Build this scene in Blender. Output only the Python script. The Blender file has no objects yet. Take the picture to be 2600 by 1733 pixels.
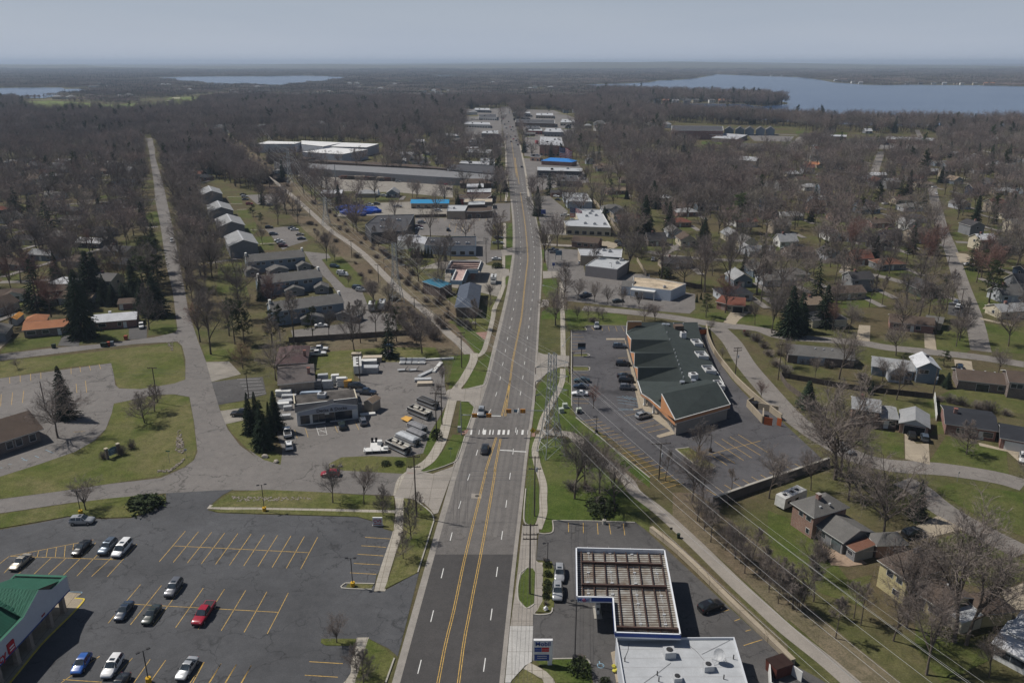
import bpy,bmesh,math,random
import numpy as np
from mathutils import Vector,Matrix
from mathutils.geometry import tessellate_polygon
R=math.radians
sc=bpy.context.scene
col=sc.collection
random.seed(7)
CAM_H,FPX,HORIZON=90.0,2022.0,158.0
PITCH=math.atan((866.5-HORIZON)/FPX)
cd=bpy.data.cameras.new('camera')
cam=bpy.data.objects.new('camera',cd)
col.objects.link(cam)
cam.location=(0,0,CAM_H)
cam.rotation_euler=(R(90)-PITCH,0,0)
cd.sensor_width=36
cd.lens=FPX/2600*36
cd.clip_start,cd.clip_end=1,90000
sc.camera=cam
SUN_ELEV,SUN_DIR=R(53),R(160)
w=bpy.data.worlds.new('World')
sc.world=w
w.use_nodes=True
nt=w.node_tree
bg=nt.nodes['Background']
sky=nt.nodes.new('ShaderNodeTexSky')
sky.sky_type='NISHITA'
sky.sun_disc=False
sky.sun_elevation=SUN_ELEV
sky.sun_rotation=math.pi/2-SUN_DIR
sky.air_density,sky.dust_density,sky.ozone_density,sky.altitude=1.0,1.0,3.0,0
bg.inputs[1].default_value=0.052
tc=nt.nodes.new('ShaderNodeTexCoord')
sp=nt.nodes.new('ShaderNodeSeparateXYZ')
nt.links.new(tc.outputs['Generated'],sp.inputs[0])
rp=nt.nodes.new('ShaderNodeValToRGB')
rp.color_ramp.elements[0].position,rp.color_ramp.elements[0].color=0.0,(.92,.92,.92,1)
rp.color_ramp.elements[1].position,rp.color_ramp.elements[1].color=.38,(.0,.0,.0,1)
e_=rp.color_ramp.elements.new(.12)
e_.color=(.55,.55,.55,1)
nt.links.new(sp.outputs[2],rp.inputs[0])
mx=nt.nodes.new('ShaderNodeMix')
mx.data_type='RGBA'
nt.links.new(rp.outputs[0],mx.inputs[0])
nt.links.new(sky.outputs[0],mx.inputs[6])
sn=nt.nodes.new('ShaderNodeTexNoise')
sn.inputs['Scale'].default_value=3.0
sn.inputs['Detail'].default_value=4
sm=nt.nodes.new('ShaderNodeMapping')
sm.inputs['Scale'].default_value=(1,1,9)
nt.links.new(tc.outputs['Generated'],sm.inputs[0])
nt.links.new(sm.outputs[0],sn.inputs['Vector'])
sr=nt.nodes.new('ShaderNodeValToRGB')
sr.color_ramp.elements[0].position,sr.color_ramp.elements[0].color=.35,(10.3,11.7,14.2,1)
sr.color_ramp.elements[1].position,sr.color_ramp.elements[1].color=.7,(11.0,12.3,14.6,1)
nt.links.new(sn.outputs[0],sr.inputs[0])
nt.links.new(sr.outputs[0],mx.inputs[7])
mx.inputs[7].default_value=(10.0,11.4,13.7,1)
nt.links.new(mx.outputs[2],bg.inputs[0])
sd=bpy.data.lights.new('sun','SUN')
sd.energy=5.0
sd.angle=R(0.5)
sd.color=(1.0,0.95,0.88)
sun=bpy.data.objects.new('sun',sd)
col.objects.link(sun)
tosun=Vector((math.cos(SUN_ELEV)*math.cos(SUN_DIR),math.cos(SUN_ELEV)*math.sin(SUN_DIR),math.sin(SUN_ELEV)))
sun.rotation_euler=tosun.to_track_quat('Z','Y').to_euler()
sc.view_settings.view_transform='Standard'
sc.view_settings.look='None'
sc.view_settings.exposure=-0.27
sc.view_settings.gamma=1
sc.cycles.use_denoising=True
sc.cycles.max_bounces=6
sc.cycles.diffuse_bounces=2
sc.cycles.glossy_bounces=2
sc.cycles.transmission_bounces=2
sc.cycles.volume_bounces=0
sc.cycles.transparent_max_bounces=4
TILE=dict(a=(0,1200,2.9415),b=(500,1200,2.9415),c=(1000,1200,2.9415),d=(1400,1250,3.2467),e=(1950,1200,2.9415),f=(0,800,2.9415),g=(500,800,2.9415),h=(1000,800,2.9415),i=(1450,780,2.9415),j=(1950,800,2.9415),k=(0,400,2.9415),l=(500,400,2.9415),m=(1000,400,2.9415),n=(1500,400,2.9415),o=(1950,400,2.9415),p=(0,120,3.62),q=(500,120,3.62),u=(0,1341,4.0),r=(1000,120,3.62),s=(1500,120,3.62),t=(1950,120,3.62))
def ray(tl,x,y):
 ox,oy,k=TILE[tl]
 u,v=(ox+x/k-1300)/FPX,(oy+y/k-866.5)/FPX
 c,s=math.cos(PITCH),math.sin(PITCH)
 return(u,c-v*s,-s-v*c)
def at(tl,x,y,z=0.0):
 d=ray(tl,x,y)
 k=(z-CAM_H)/d[2]
 return Vector((d[0]*k,d[1]*k,z))
def P(txt,z=0.0):
 """'h 430,1200 505,950 c 5,1500' -> ground points; 'w x,y' gives metres directly"""
 out,tl=[],None
 for tok in txt.split():
  if ',' not in tok:
   tl=tok
   continue
  x,y=tok.split(',')
  x,y=float(x),float(y)
  out.append(Vector((x,y,z))if tl=='w' else at(tl,x,y,z))
 return out
def height_of(tl,base,topy):
 b=at(tl,*base)
 ox,oy,k=TILE[tl]
 return CAM_H-b.y*math.tan(PITCH+math.atan((oy+topy/k-866.5)/FPX))
MATS={}
def _new(name):
 m=bpy.data.materials.new(name)
 m.use_nodes=True
 n=m.node_tree.nodes
 return m,n,m.node_tree.links,n['Principled BSDF']
def noise(n,l,pos,scale,detail=4,rough=.55,dist=0):
 t=n.new('ShaderNodeTexNoise')
 t.inputs['Scale'].default_value=scale
 t.inputs['Detail'].default_value=detail
 t.inputs['Roughness'].default_value=rough
 t.inputs['Distortion'].default_value=dist
 l.new(pos,t.inputs['Vector'])
 return t.outputs[0]
def ramp(n,l,fac,stops):
 r=n.new('ShaderNodeValToRGB')
 e=r.color_ramp.elements
 while len(e)<len(stops):
  e.new(.5)
 for q,(p,c)in zip(e,stops):
  q.position=p
  q.color=(*c,1)if len(c)==3 else c
 l.new(fac,r.inputs[0])
 return r.outputs[0]
def mix(n,l,fac,a,b,mode='MIX'):
 x=n.new('ShaderNodeMix')
 x.data_type='RGBA'
 x.blend_type=mode
 for sock,v in((x.inputs[0],fac),(x.inputs[6],a),(x.inputs[7],b)):
  if isinstance(v,(int,float)):
   sock.default_value=v
  elif isinstance(v,tuple):
   sock.default_value=(*v,1)
  else:
   l.new(v,sock)
 return x.outputs[2]
def mul(n,l,a,b,op='MULTIPLY'):
 x=n.new('ShaderNodeMath')
 x.operation=op
 for sock,v in((x.inputs[0],a),(x.inputs[1],b)):
  if isinstance(v,(int,float)):
   sock.default_value=v
  else:
   l.new(v,sock)
 return x.outputs[0]
def scl(c,k):
 return tuple(min(1,v*k)for v in c)
def mat(name,c,rough=.8,var=.18,scale=.6,metal=0,spec=.3,rnd=0.0,grain=0):
 """plain procedural material: colour broken up by world-space noise, optionally per-object tint"""
 key=(name,c,rough,var,scale,metal,rnd,grain)
 if key in MATS:
  return MATS[key]
 m,n,l,b=_new(name)
 pos=n.new('ShaderNodeNewGeometry').outputs['Position']
 f=noise(n,l,pos,scale,5,.65)
 cc=ramp(n,l,f,[(.3,scl(c,1-var)),(.7,scl(c,1+var))])
 if grain:
  f2=noise(n,l,pos,9,2,.5)
  cc=mix(n,l,1.0,cc,ramp(n,l,f2,[(.35,(1-grain,)*3),(.65,(1+grain*.6,)*3)]),'MULTIPLY')
 if rnd:
  oi=n.new('ShaderNodeObjectInfo').outputs['Random']
  cc=mix(n,l,1.0,cc,ramp(n,l,oi,[(0,(1-rnd,1-rnd,1-rnd)),(.5,(1,1-rnd*.25,1-rnd*.35)),(1,(1+rnd,1+rnd*.8,1+rnd*.6))]),'MULTIPLY')
 l.new(cc,b.inputs['Base Color'])
 b.inputs['Roughness'].default_value=rough
 b.inputs['Metallic'].default_value=metal
 b.inputs['Specular IOR Level'].default_value=spec
 MATS[key]=m
 return m
def asphalt(name,c,crack=.5,cell=.11,stain=.25,tracks=None):
 m,n,l,b=_new(name)
 pos=n.new('ShaderNodeNewGeometry').outputs['Position']
 big=noise(n,l,pos,.045,5,.6)
 med=noise(n,l,pos,.5,6,.7)
 fine=noise(n,l,pos,7,2,.6)
 cc=ramp(n,l,big,[(.3,scl(c,1-stain)),(.7,scl(c,1+stain))])
 cc=mix(n,l,1.0,cc,ramp(n,l,med,[(.3,(.86,)*3),(.7,(1.12,1.11,1.1))]),'MULTIPLY')
 cc=mix(n,l,1.0,cc,ramp(n,l,fine,[(.3,(.8,)*3),(.7,(1.18,)*3)]),'MULTIPLY')
 sp=n.new('ShaderNodeTexVoronoi')
 sp.inputs['Scale'].default_value=.3
 l.new(pos,sp.inputs['Vector'])
 spot=mix(n,l,1.0,cc,ramp(n,l,sp.outputs['Distance'],[(.0,(.66,)*3),(.22,(1,)*3)]),'MULTIPLY')
 cc=mix(n,l,ramp(n,l,noise(n,l,pos,.13,3),[(.45,(0,)*3),(.6,(1,)*3)]),cc,spot)
 if crack:
  wob=n.new('ShaderNodeTexNoise')
  wob.inputs['Scale'].default_value=.3
  wob.inputs['Detail'].default_value=4
  l.new(pos,wob.inputs['Vector'])
  v3=n.new('ShaderNodeVectorMath')
  v3.operation='MULTIPLY_ADD'
  l.new(wob.outputs[1],v3.inputs[0])
  v3.inputs[1].default_value=(9,9,0)
  l.new(pos,v3.inputs[2])
  flat=n.new('ShaderNodeVectorMath')
  flat.operation='MULTIPLY'
  l.new(v3.outputs[0],flat.inputs[0])
  flat.inputs[1].default_value=(1,1,0)
  vo=n.new('ShaderNodeTexVoronoi')
  vo.feature='DISTANCE_TO_EDGE'
  vo.inputs['Scale'].default_value=cell
  l.new(flat.outputs[0],vo.inputs['Vector'])
  f=ramp(n,l,vo.outputs['Distance'],[(0,(1-crack,)*3),(cell*.17,(1,)*3)])
  keep=ramp(n,l,noise(n,l,pos,.07,2),[(.34,(0.15,)*3),(.5,(1,)*3)])
  cc=mix(n,l,keep,cc,mix(n,l,1.0,cc,f,'MULTIPLY'))
 l.new(cc,b.inputs['Base Color'])
 b.inputs['Roughness'].default_value=.85
 b.inputs['Specular IOR Level'].default_value=.25
 return m
def concrete(name,c,joint=0,var=.14):
 m,n,l,b=_new(name)
 pos=n.new('ShaderNodeNewGeometry').outputs['Position']
 cc=ramp(n,l,noise(n,l,pos,.25,6,.7),[(.3,scl(c,1-var)),(.7,scl(c,1+var))])
 cc=mix(n,l,1.0,cc,ramp(n,l,noise(n,l,pos,5,3),[(.3,(.88,)*3),(.7,(1.1,)*3)]),'MULTIPLY')
 if joint:
  br=n.new('ShaderNodeTexBrick')
  br.offset=0
  br.inputs['Scale'].default_value=1
  br.inputs['Brick Width'].default_value=joint
  br.inputs['Row Height'].default_value=joint
  br.inputs['Mortar Size'].default_value=.05
  br.inputs['Color1'].default_value=(1,1,1,1)
  br.inputs['Color2'].default_value=(.93,.93,.93,1)
  br.inputs['Mortar'].default_value=(.55,.53,.5,1)
  l.new(pos,br.inputs['Vector'])
  cc=mix(n,l,1.0,cc,br.outputs[0],'MULTIPLY')
 l.new(cc,b.inputs['Base Color'])
 b.inputs['Roughness'].default_value=.9
 b.inputs['Specular IOR Level'].default_value=.2
 return m
def turf(name,g1,g2,tan,dry=.5,leaf=None,leafamt=.5):
 """grass with dry patches and optional leaf litter"""
 m,n,l,b=_new(name)
 pos=n.new('ShaderNodeNewGeometry').outputs['Position']
 cc=ramp(n,l,noise(n,l,pos,.12,6,.7,.6),[(.32,g1),(.68,g2)])
 d=ramp(n,l,noise(n,l,pos,.055,5,.65,1.0),[(dry-.12,(1,)*3),(dry+.12,(0,)*3)])
 d2=mul(n,l,d,noise(n,l,pos,.7,4,.7))
 cc=mix(n,l,d2,cc,tan)
 if leaf:
  a=ramp(n,l,noise(n,l,pos,.03,4,.6,.4),[(leafamt-.08,(1,)*3),(leafamt+.08,(0,)*3)])
  cc=mix(n,l,mul(n,l,a,ramp(n,l,noise(n,l,pos,.9,5,.75),[(.2,(.35,)*3),(.7,(1,)*3)])),cc,leaf)
 cc=mix(n,l,1.0,cc,ramp(n,l,noise(n,l,pos,3.0,5,.8),[(.28,(.5,)*3),(.72,(1.5,)*3)]),'MULTIPLY')
 cc=mix(n,l,1.0,cc,ramp(n,l,noise(n,l,pos,.5,5,.7,.8),[(.3,(.74,.76,.7)),(.7,(1.25,1.2,1.2))]),'MULTIPLY')
 l.new(cc,b.inputs['Base Color'])
 b.inputs['Roughness'].default_value=.95
 b.inputs['Specular IOR Level'].default_value=.1
 return m
def shingle(name,c,var=.16,rows=.0):
 key=('sh',name,c)
 if key in MATS:
  return MATS[key]
 m,n,l,b=_new(name)
 pos=n.new('ShaderNodeNewGeometry').outputs['Position']
 cc=ramp(n,l,noise(n,l,pos,.35,6,.7),[(.3,scl(c,1-var)),(.7,scl(c,1+var))])
 cc=mix(n,l,1.0,cc,ramp(n,l,noise(n,l,pos,6,3,.7),[(.3,(.78,)*3),(.7,(1.2,)*3)]),'MULTIPLY')
 l.new(cc,b.inputs['Base Color'])
 b.inputs['Roughness'].default_value=.92
 b.inputs['Specular IOR Level'].default_value=.15
 MATS[key]=m
 return m
def brick(name,c,c2=None,mortar=(.32,.3,.28)):
 key=('br',name,c)
 if key in MATS:
  return MATS[key]
 m,n,l,b=_new(name)
 g=n.new('ShaderNodeNewGeometry')
 pos=g.outputs['Position']
 sep=n.new('ShaderNodeSeparateXYZ')
 l.new(pos,sep.inputs[0])
 com=n.new('ShaderNodeCombineXYZ')
 l.new(mul(n,l,sep.outputs[0],sep.outputs[1],'ADD'),com.inputs[0])
 l.new(sep.outputs[2],com.inputs[1])
 br=n.new('ShaderNodeTexBrick')
 br.inputs['Scale'].default_value=1
 br.inputs['Brick Width'].default_value=.4
 br.inputs['Row Height'].default_value=.13
 br.inputs['Mortar Size'].default_value=.018
 br.inputs['Color1'].default_value=(*c,1)
 br.inputs['Color2'].default_value=(*(c2 or scl(c,.75)),1)
 br.inputs['Mortar'].default_value=(*mortar,1)
 l.new(com.outputs[0],br.inputs['Vector'])
 cc=mix(n,l,1.0,br.outputs[0],ramp(n,l,noise(n,l,pos,.6,5),[(.3,(.82,)*3),(.7,(1.15,)*3)]),'MULTIPLY')
 l.new(cc,b.inputs['Base Color'])
 b.inputs['Roughness'].default_value=.9
 MATS[key]=m
 return m
def glassy(name,c=(.03,.04,.05),rough=.08):
 key=('gl',name,c)
 if key in MATS:
  return MATS[key]
 m,n,l,b=_new(name)
 pos=n.new('ShaderNodeNewGeometry').outputs['Position']
 l.new(ramp(n,l,noise(n,l,pos,.8,2),[(.3,scl(c,.6)),(.7,scl(c,1.5))]),b.inputs['Base Color'])
 b.inputs['Roughness'].default_value=rough
 b.inputs['Specular IOR Level'].default_value=.6
 MATS[key]=m
 return m
def paint(name,c,rough=.25,metal=.0):
 key=('pt',name,c,metal)
 if key in MATS:
  return MATS[key]
 m,n,l,b=_new(name)
 pos=n.new('ShaderNodeNewGeometry').outputs['Position']
 l.new(ramp(n,l,noise(n,l,pos,1.2,4),[(.3,scl(c,.86)),(.7,scl(c,1.1))]),b.inputs['Base Color'])
 b.inputs['Roughness'].default_value=rough
 b.inputs['Metallic'].default_value=metal
 b.inputs['Coat Weight'].default_value=.5
 b.inputs['Coat Roughness'].default_value=.08
 MATS[key]=m
 return m
class MB:
 def __init__(s):
  s.v,s.f,s.m=[],[],[]
 def add(s,vs,fs,mi=0):
  o=len(s.v)
  s.v.extend([tuple(p)for p in vs])
  s.f.extend([tuple(i+o for i in f)for f in fs])
  s.m.extend([mi]*len(fs))
  return s
 def quad(s,a,b,c,d,mi=0):
  return s.add([a,b,c,d],[(0,1,2,3)],mi)
 def tri(s,a,b,c,mi=0):
  return s.add([a,b,c],[(0,1,2)],mi)
 def box(s,c,sz,rot=0.0,mi=0,taper=1.0):
  """c = centre of the base"""
  cs,sn=math.cos(rot),math.sin(rot)
  vs=[]
  for z,k in((0,1),(sz[2],taper)):
   for dx,dy in((-1,-1),(1,-1),(1,1),(-1,1)):
    x,y=dx*sz[0]/2*k,dy*sz[1]/2*k
    vs.append((c[0]+x*cs-y*sn,c[1]+x*sn+y*cs,c[2]+z))
  return s.add(vs,[(3,2,1,0),(4,5,6,7),(0,1,5,4),(1,2,6,5),(2,3,7,6),(3,0,4,7)],mi)
 def prism(s,poly,z0,z1,mi=0,top=None,bottom=True):
  n=len(poly)
  a=sum(poly[i][0]*poly[(i+1)%n][1]-poly[(i+1)%n][0]*poly[i][1]for i in range(n))
  if a<0:
   poly=poly[::-1]
  lo=[(p[0],p[1],z0)for p in poly]
  hi=[(p[0],p[1],z1)for p in poly]
  s.add(lo+hi,[(i,(i+1)%n,n+(i+1)%n,n+i)for i in range(n)],mi)
  tr=tessellate_polygon([[Vector(p)for p in hi]])
  s.add(hi,[_up(hi,t)for t in tr],mi if top is None else top)
  if bottom:
   s.add(lo,[_up(lo,t)[::-1]for t in tr],mi)
  return s
 def sheet(s,poly,z,mi=0):
  hi=[(p[0],p[1],z)for p in poly]
  return s.add(hi,[_up(hi,t)for t in tessellate_polygon([[Vector(p)for p in hi]])],mi)
 def tube(s,pts,r,n=6,mi=0,r1=None,cap=True):
  pts=[Vector(p)for p in pts]
  rings=[]
  k=len(pts)
  for i,p in enumerate(pts):
   d=(pts[min(i+1,k-1)]-pts[max(i-1,0)]).normalized()
   u=d.cross(Vector((0,0,1))if abs(d.z)<.95 else Vector((1,0,0))).normalized()
   v=d.cross(u)
   rr=r if r1 is None else r+(r1-r)*i/(k-1)
   rings.append([p+(u*math.cos(a)+v*math.sin(a))*rr for a in[2*math.pi*j/n for j in range(n)]])
  vs=[q for ring in rings for q in ring]
  fs=[]
  for i in range(k-1):
   for j in range(n):
    a,b=i*n+j,i*n+(j+1)%n
    fs.append((a,a+n,b+n,b))
  if cap and n>2:
   fs.append(tuple(range(n)))
   fs.append(tuple(range((k-1)*n,k*n))[::-1])
  return s.add(vs,fs,mi)
 def cyl(s,c,r,h,n=10,mi=0,r1=None):
  return s.tube([c,(c[0],c[1],c[2]+h)],r,n,mi,r1)
 def blob(s,c,rad,mi=0,seed=0,n=7,m=5,jag=.25):
  rg=random.Random(seed)
  vs=[(c[0],c[1],c[2]-rad[2])]
  for i in range(1,m):
   t=math.pi*i/m-math.pi/2
   for j in range(n):
    a=2*math.pi*(j+.5*(i%2))/n
    k=1+rg.uniform(-jag,jag)
    vs.append((c[0]+rad[0]*math.cos(t)*math.cos(a)*k,c[1]+rad[1]*math.cos(t)*math.sin(a)*k,c[2]+rad[2]*math.sin(t)*k))
  vs.append((c[0],c[1],c[2]+rad[2]))
  fs=[(0,1+(j+1)%n,1+j)for j in range(n)]
  for i in range(m-2):
   for j in range(n):
    a,b=1+i*n+j,1+i*n+(j+1)%n
    fs.append((a,b,b+n,a+n))
  o=1+(m-2)*n
  fs+=[(o+j,o+(j+1)%n,len(vs)-1)for j in range(n)]
  return s.add(vs,fs,mi)
 def build(s,name,mats,parent=None,smooth=None):
  if not isinstance(mats,(list,tuple)):
   mats=[mats]
  o0=Vector((0,0,0))
  q=parent
  while q is not None:
   o0+=q.location
   q=q.parent
  me=bpy.data.meshes.new(name)
  me.from_pydata([(v[0]-o0.x,v[1]-o0.y,v[2]-o0.z)for v in s.v],[],s.f)
  for x in mats:
   me.materials.append(x)
  if len(mats)>1:
   me.polygons.foreach_set('material_index',s.m)
  if smooth:
   me.polygons.foreach_set('use_smooth',[True]*len(s.f))
   if smooth is not True:
    me.set_sharp_from_angle(angle=R(smooth))
  me.update()
  o=bpy.data.objects.new(name,me)
  col.objects.link(o)
  if parent:
   o.parent=parent
  return o
def _up(v,t):
 a,b,c=(v[i]for i in t)
 return tuple(t)if(b[0]-a[0])*(c[1]-a[1])-(b[1]-a[1])*(c[0]-a[0])>0 else tuple(t)[::-1]
THINGS=[]
def tag(o,label=None,cat=None,group=None,kind=None):
 if label:
  o['label']=label
 if cat:
  o['category']=cat
 if group:
  o['group']=group
 if kind:
  o['kind']=kind
 return o
def thing(name,label,cat,loc=(0,0,0),rz=0.0,group=None):
 o=bpy.data.objects.new(name,None)
 o.empty_display_size=.3
 col.objects.link(o)
 o.location=Vector(loc)
 o.rotation_euler.z=rz
 return tag(o,label,cat,group)
def dup(src,loc,rz=0.0,label=None,group=None,scale=None,recolour=None):
 """copy of a thing with copies of its parts and sub-parts (meshes shared)"""
 r=src.copy()
 col.objects.link(r)
 r.location=Vector(loc)
 r.rotation_euler.z=rz
 if scale is not None:
  r.scale=scale if isinstance(scale,(tuple,list))else(scale,)*3
 if label:
  r['label']=label
 if group:
  r['group']=group
 def kids(a,b):
  for ch in KIDS.setdefault(a.name,list(a.children)):
   c=ch.copy()
   col.objects.link(c)
   c.parent=b
   kids(ch,c)
 kids(src,r)
 return r
KIDS={}
def setting(name,mb,m,z=None):
 return tag(mb.build(name,m),kind='structure')
def offset_line(pts,d):
 """polyline shifted sideways by d metres (left positive)"""
 out=[]
 for i,p in enumerate(pts):
  a,b=pts[max(i-1,0)],pts[min(i+1,len(pts)-1)]
  t=Vector((b[0]-a[0],b[1]-a[1],0)).normalized()
  out.append(Vector((p[0]-t.y*d,p[1]+t.x*d,0)))
 return out
def smooth_line(pts,k=4):
 """Catmull-Rom through ground points"""
 out=[]
 n=len(pts)
 for i in range(n-1):
  p0,p1,p2,p3=pts[max(i-1,0)],pts[i],pts[i+1],pts[min(i+2,n-1)]
  for j in range(k):
   t=j/k
   out.append(.5*((2*p1)+(p2-p0)*t+(2*p0-5*p1+4*p2-p3)*t*t+(3*p1-p0-3*p2+p3)*t**3))
 out.append(pts[-1].copy())
 return out
def ribbon(mb,pts,w,z,mi=0,w1=None,k=4):
 c=smooth_line(pts,k)if k>1 else pts
 a,b=offset_line(c,w/2),offset_line(c,-w/2)
 for i in range(len(c)-1):
  mb.quad((*a[i][:2],z),(*b[i][:2],z),(*b[i+1][:2],z),(*a[i+1][:2],z),mi)
 return mb
def kerb_line(mb,pts,h=.14,w=.2,z=0.0,k=4):
 c=smooth_line(pts,k)if k>1 else pts
 a,b=offset_line(c,w/2),offset_line(c,-w/2)
 for i in range(len(c)-1):
  for(p,q,z0,z1)in((a,a,z,z+h),(b,b,z+h,z),(a,b,z+h,z+h)):
   mb.quad((*p[i][:2],z0),(*q[i][:2],z1),(*q[i+1][:2],z1),(*p[i+1][:2],z0))
 return mb
# ============================= GROUND, LAKES, ROADS
G_LAND=turf('ground_cover',(.056,.066,.022),(.088,.092,.036),(.13,.115,.062),.5,(.095,.074,.048),.5)
G_YARD=turf('yard_grass',(.048,.074,.016),(.082,.098,.028),(.125,.11,.055),.5,(.10,.08,.05),.36)
G_LAWN=turf('lawn_grass',(.050,.080,.016),(.085,.108,.030),(.14,.125,.062),.42)
G_DRY=turf('dry_lawn',(.062,.086,.020),(.105,.112,.036),(.17,.145,.08),.5)
G_LEAF=turf('leaf_litter',(.098,.09,.05),(.15,.128,.088),(.19,.16,.115),.5,(.118,.09,.064),.52)
A_LOT=asphalt('lot_asphalt',(.076,.078,.083),.46,.12,.3)
A_LOT2=asphalt('patched_asphalt',(.090,.087,.086),.45,.1,.24)
A_OLD=asphalt('old_asphalt',(.165,.154,.145),.5,.085,.12)
A_PALE=asphalt('pale_asphalt',(.2,.184,.168),.35,.07,.14)
A_ROAD=asphalt('road_asphalt',(.130,.122,.116),.3,.06,.08)
A_NEW=asphalt('new_asphalt',(.066,.063,.062),.12,.05,.1)
C_WALK=concrete('walk_concrete',(.36,.33,.28),1.6)
C_APRON=concrete('apron_concrete',(.29,.265,.235),4.5)
C_NEW=concrete('new_concrete',(.42,.41,.39),5)
C_GUT=concrete('gutter_concrete',(.27,.25,.225),0,.2)
C_KERB=concrete('kerb_concrete',(.36,.34,.3))
C_TAN=concrete('tan_concrete',(.34,.29,.22),6)
GRAVEL=concrete('gravel',(.25,.23,.2),0,.22)
TRAIL=concrete('crushed_stone',(.27,.245,.215),0,.12)
Y_LINE=mat('yellow_paint',(.46,.30,.085),.8,.42,2.2)
W_LINE=mat('white_paint',(.62,.62,.60),.8,.15,1.5)
B_LINE=mat('blue_paint',(.22,.36,.46),.8,.2,1.5)
def terrain_z(x,y):
 r=math.hypot(x,y)
 if r<7000:
  return 0.0
 k=min(1,(r-7000)/9000)
 a=math.atan2(x,y)
 h=46+16*math.sin(a*7+1.2)+10*math.sin(a*19+r/2600)+8*math.sin(a*43+r/1400)
 h+=40*math.exp(-((a-.21)/.13)**2)*min(1,max(0,(r-9000)/5000))
 h+=56*math.exp(-((a+.478)/.012)**2)*max(0,1-abs(r-17000)/2500)
 return h*k*k*(3-2*k)
mb=MB()
rings=[0,60,200,600,1500,3000,5000,6500,7000]+[7000+600*i for i in range(1,22)]+[22000,26000,32000,40000]
NA=180
angs=[R(-100)+R(200)*i/NA for i in range(NA+1)]
for r in rings:
 for a in angs:
  x,y=r*math.sin(a),r*math.cos(a)-150
  mb.v.append((x,y,terrain_z(x,y)if r else 0))
for i in range(len(rings)-1):
 for j in range(NA):
  q=i*(NA+1)+j
  mb.f.append((q,q+1,q+NA+2,q+NA+1))
mb.m=[0]*len(mb.f)
setting('ground',mb,G_LAND)
NOTREE=[]
def keepout(poly,grow=0):
 xs,ys=[p[0]for p in poly],[p[1]for p in poly]
 NOTREE.append((min(xs)-grow,max(xs)+grow,min(ys)-grow,max(ys)+grow,[(p[0],p[1])for p in poly]))
def inside(x,y,poly):
 c=False
 j=len(poly)-1
 for i in range(len(poly)):
  xi,yi=poly[i]
  xj,yj=poly[j]
  if(yi>y)!=(yj>y)and x<(xj-xi)*(y-yi)/(yj-yi)+xi:
   c=not c
  j=i
 return c
def blocked(x,y):
 for(a,b,c,d,poly)in NOTREE:
  if a<=x<=b and c<=y<=d and inside(x,y,poly):
   return True
 return False
def keep_line(pts,w):
 c=smooth_line(pts,2)
 a,b=offset_line(c,w/2),offset_line(c,-w/2)
 for i in range(len(c)-1):
  keepout([a[i],b[i],b[i+1],a[i+1]])
def area(name,m,z,*polys,keep=True):
 mb=MB()
 for k,q in enumerate(polys):
  pts=P(q)if isinstance(q,str)else q
  mb.sheet(pts,z+.0009*k)
  if keep:
   keepout(pts)
 return setting(name,mb,m)
WATER,n_,l_,b_=_new('lake_water')
pos_=n_.new('ShaderNodeNewGeometry').outputs['Position']
st_=n_.new('ShaderNodeVectorMath')
st_.operation='MULTIPLY'
l_.new(pos_,st_.inputs[0])
st_.inputs[1].default_value=(.25,1,1)
l_.new(ramp(n_,l_,noise(n_,l_,st_.outputs[0],.008,5,.6,.5),[(.38,(.02,.055,.135)),(.62,(.055,.10,.18))]),b_.inputs['Base Color'])
b_.inputs['Roughness'].default_value=.22
bp_=n_.new('ShaderNodeBump')
bp_.inputs['Strength'].default_value=.25
bp_.inputs['Distance'].default_value=.6
l_.new(noise(n_,l_,pos_,.35,4,.6),bp_.inputs['Height'])
l_.new(bp_.outputs[0],b_.inputs['Normal'])
area('lake',WATER,.5,'r 1750,346 1900,340 2100,336 2353,325 s 620,308 830,300 980,285 1110,262 1150,250 1290,256 1600,268 1850,275 1960,281 2100,301 2230,325 t 724,333 870,346 1080,350 1300,346 1600,350 1950,352 2353,362 w 3300,3000 3300,1250 t 2353,735 1200,722 s 2353,712 1700,680 1200,645 800,622 500,600 300,572 480,538 550,522 1000,520 1400,525 1550,549 1800,526 1815,515 1760,502 1600,480 1300,462 800,446 300,420 r 2000,385 1850,375')
area('far_lake',WATER,.5,'p 1370,286 1700,272 2353,268 q 600,270 950,262 1200,268 1364,276 1345,306 700,366 550,352 100,346 p 1900,338 1700,320 1480,306','p -300,380 200,374 560,372 600,386 870,380 720,424 400,470 -300,460','q 2110,260 2353,262 r 700,268 720,281 300,293 q 2200,282','r -60,312 200,322 280,332 0,336')
area('golf_course',turf('fairway',(.10,.14,.035),(.15,.18,.055),(.18,.17,.09),.4),.3,'p 170,505 450,492 700,505 1000,530 1500,505 1560,462 1940,452 1900,505 1690,562 1500,575 1100,615 700,600 430,632 260,575')
area('bunker',mat('sand',(.5,.45,.36)),.6,'p 1590,560 1690,565 1680,573 1600,570','p 1530,490 1575,488 1570,496 1535,497','p 1250,524 1310,524 1300,532 1255,531','p 1580,466 1660,467 1655,473 1585,473','p 575,562 610,564 605,571 578,570',keep=False)
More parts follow.
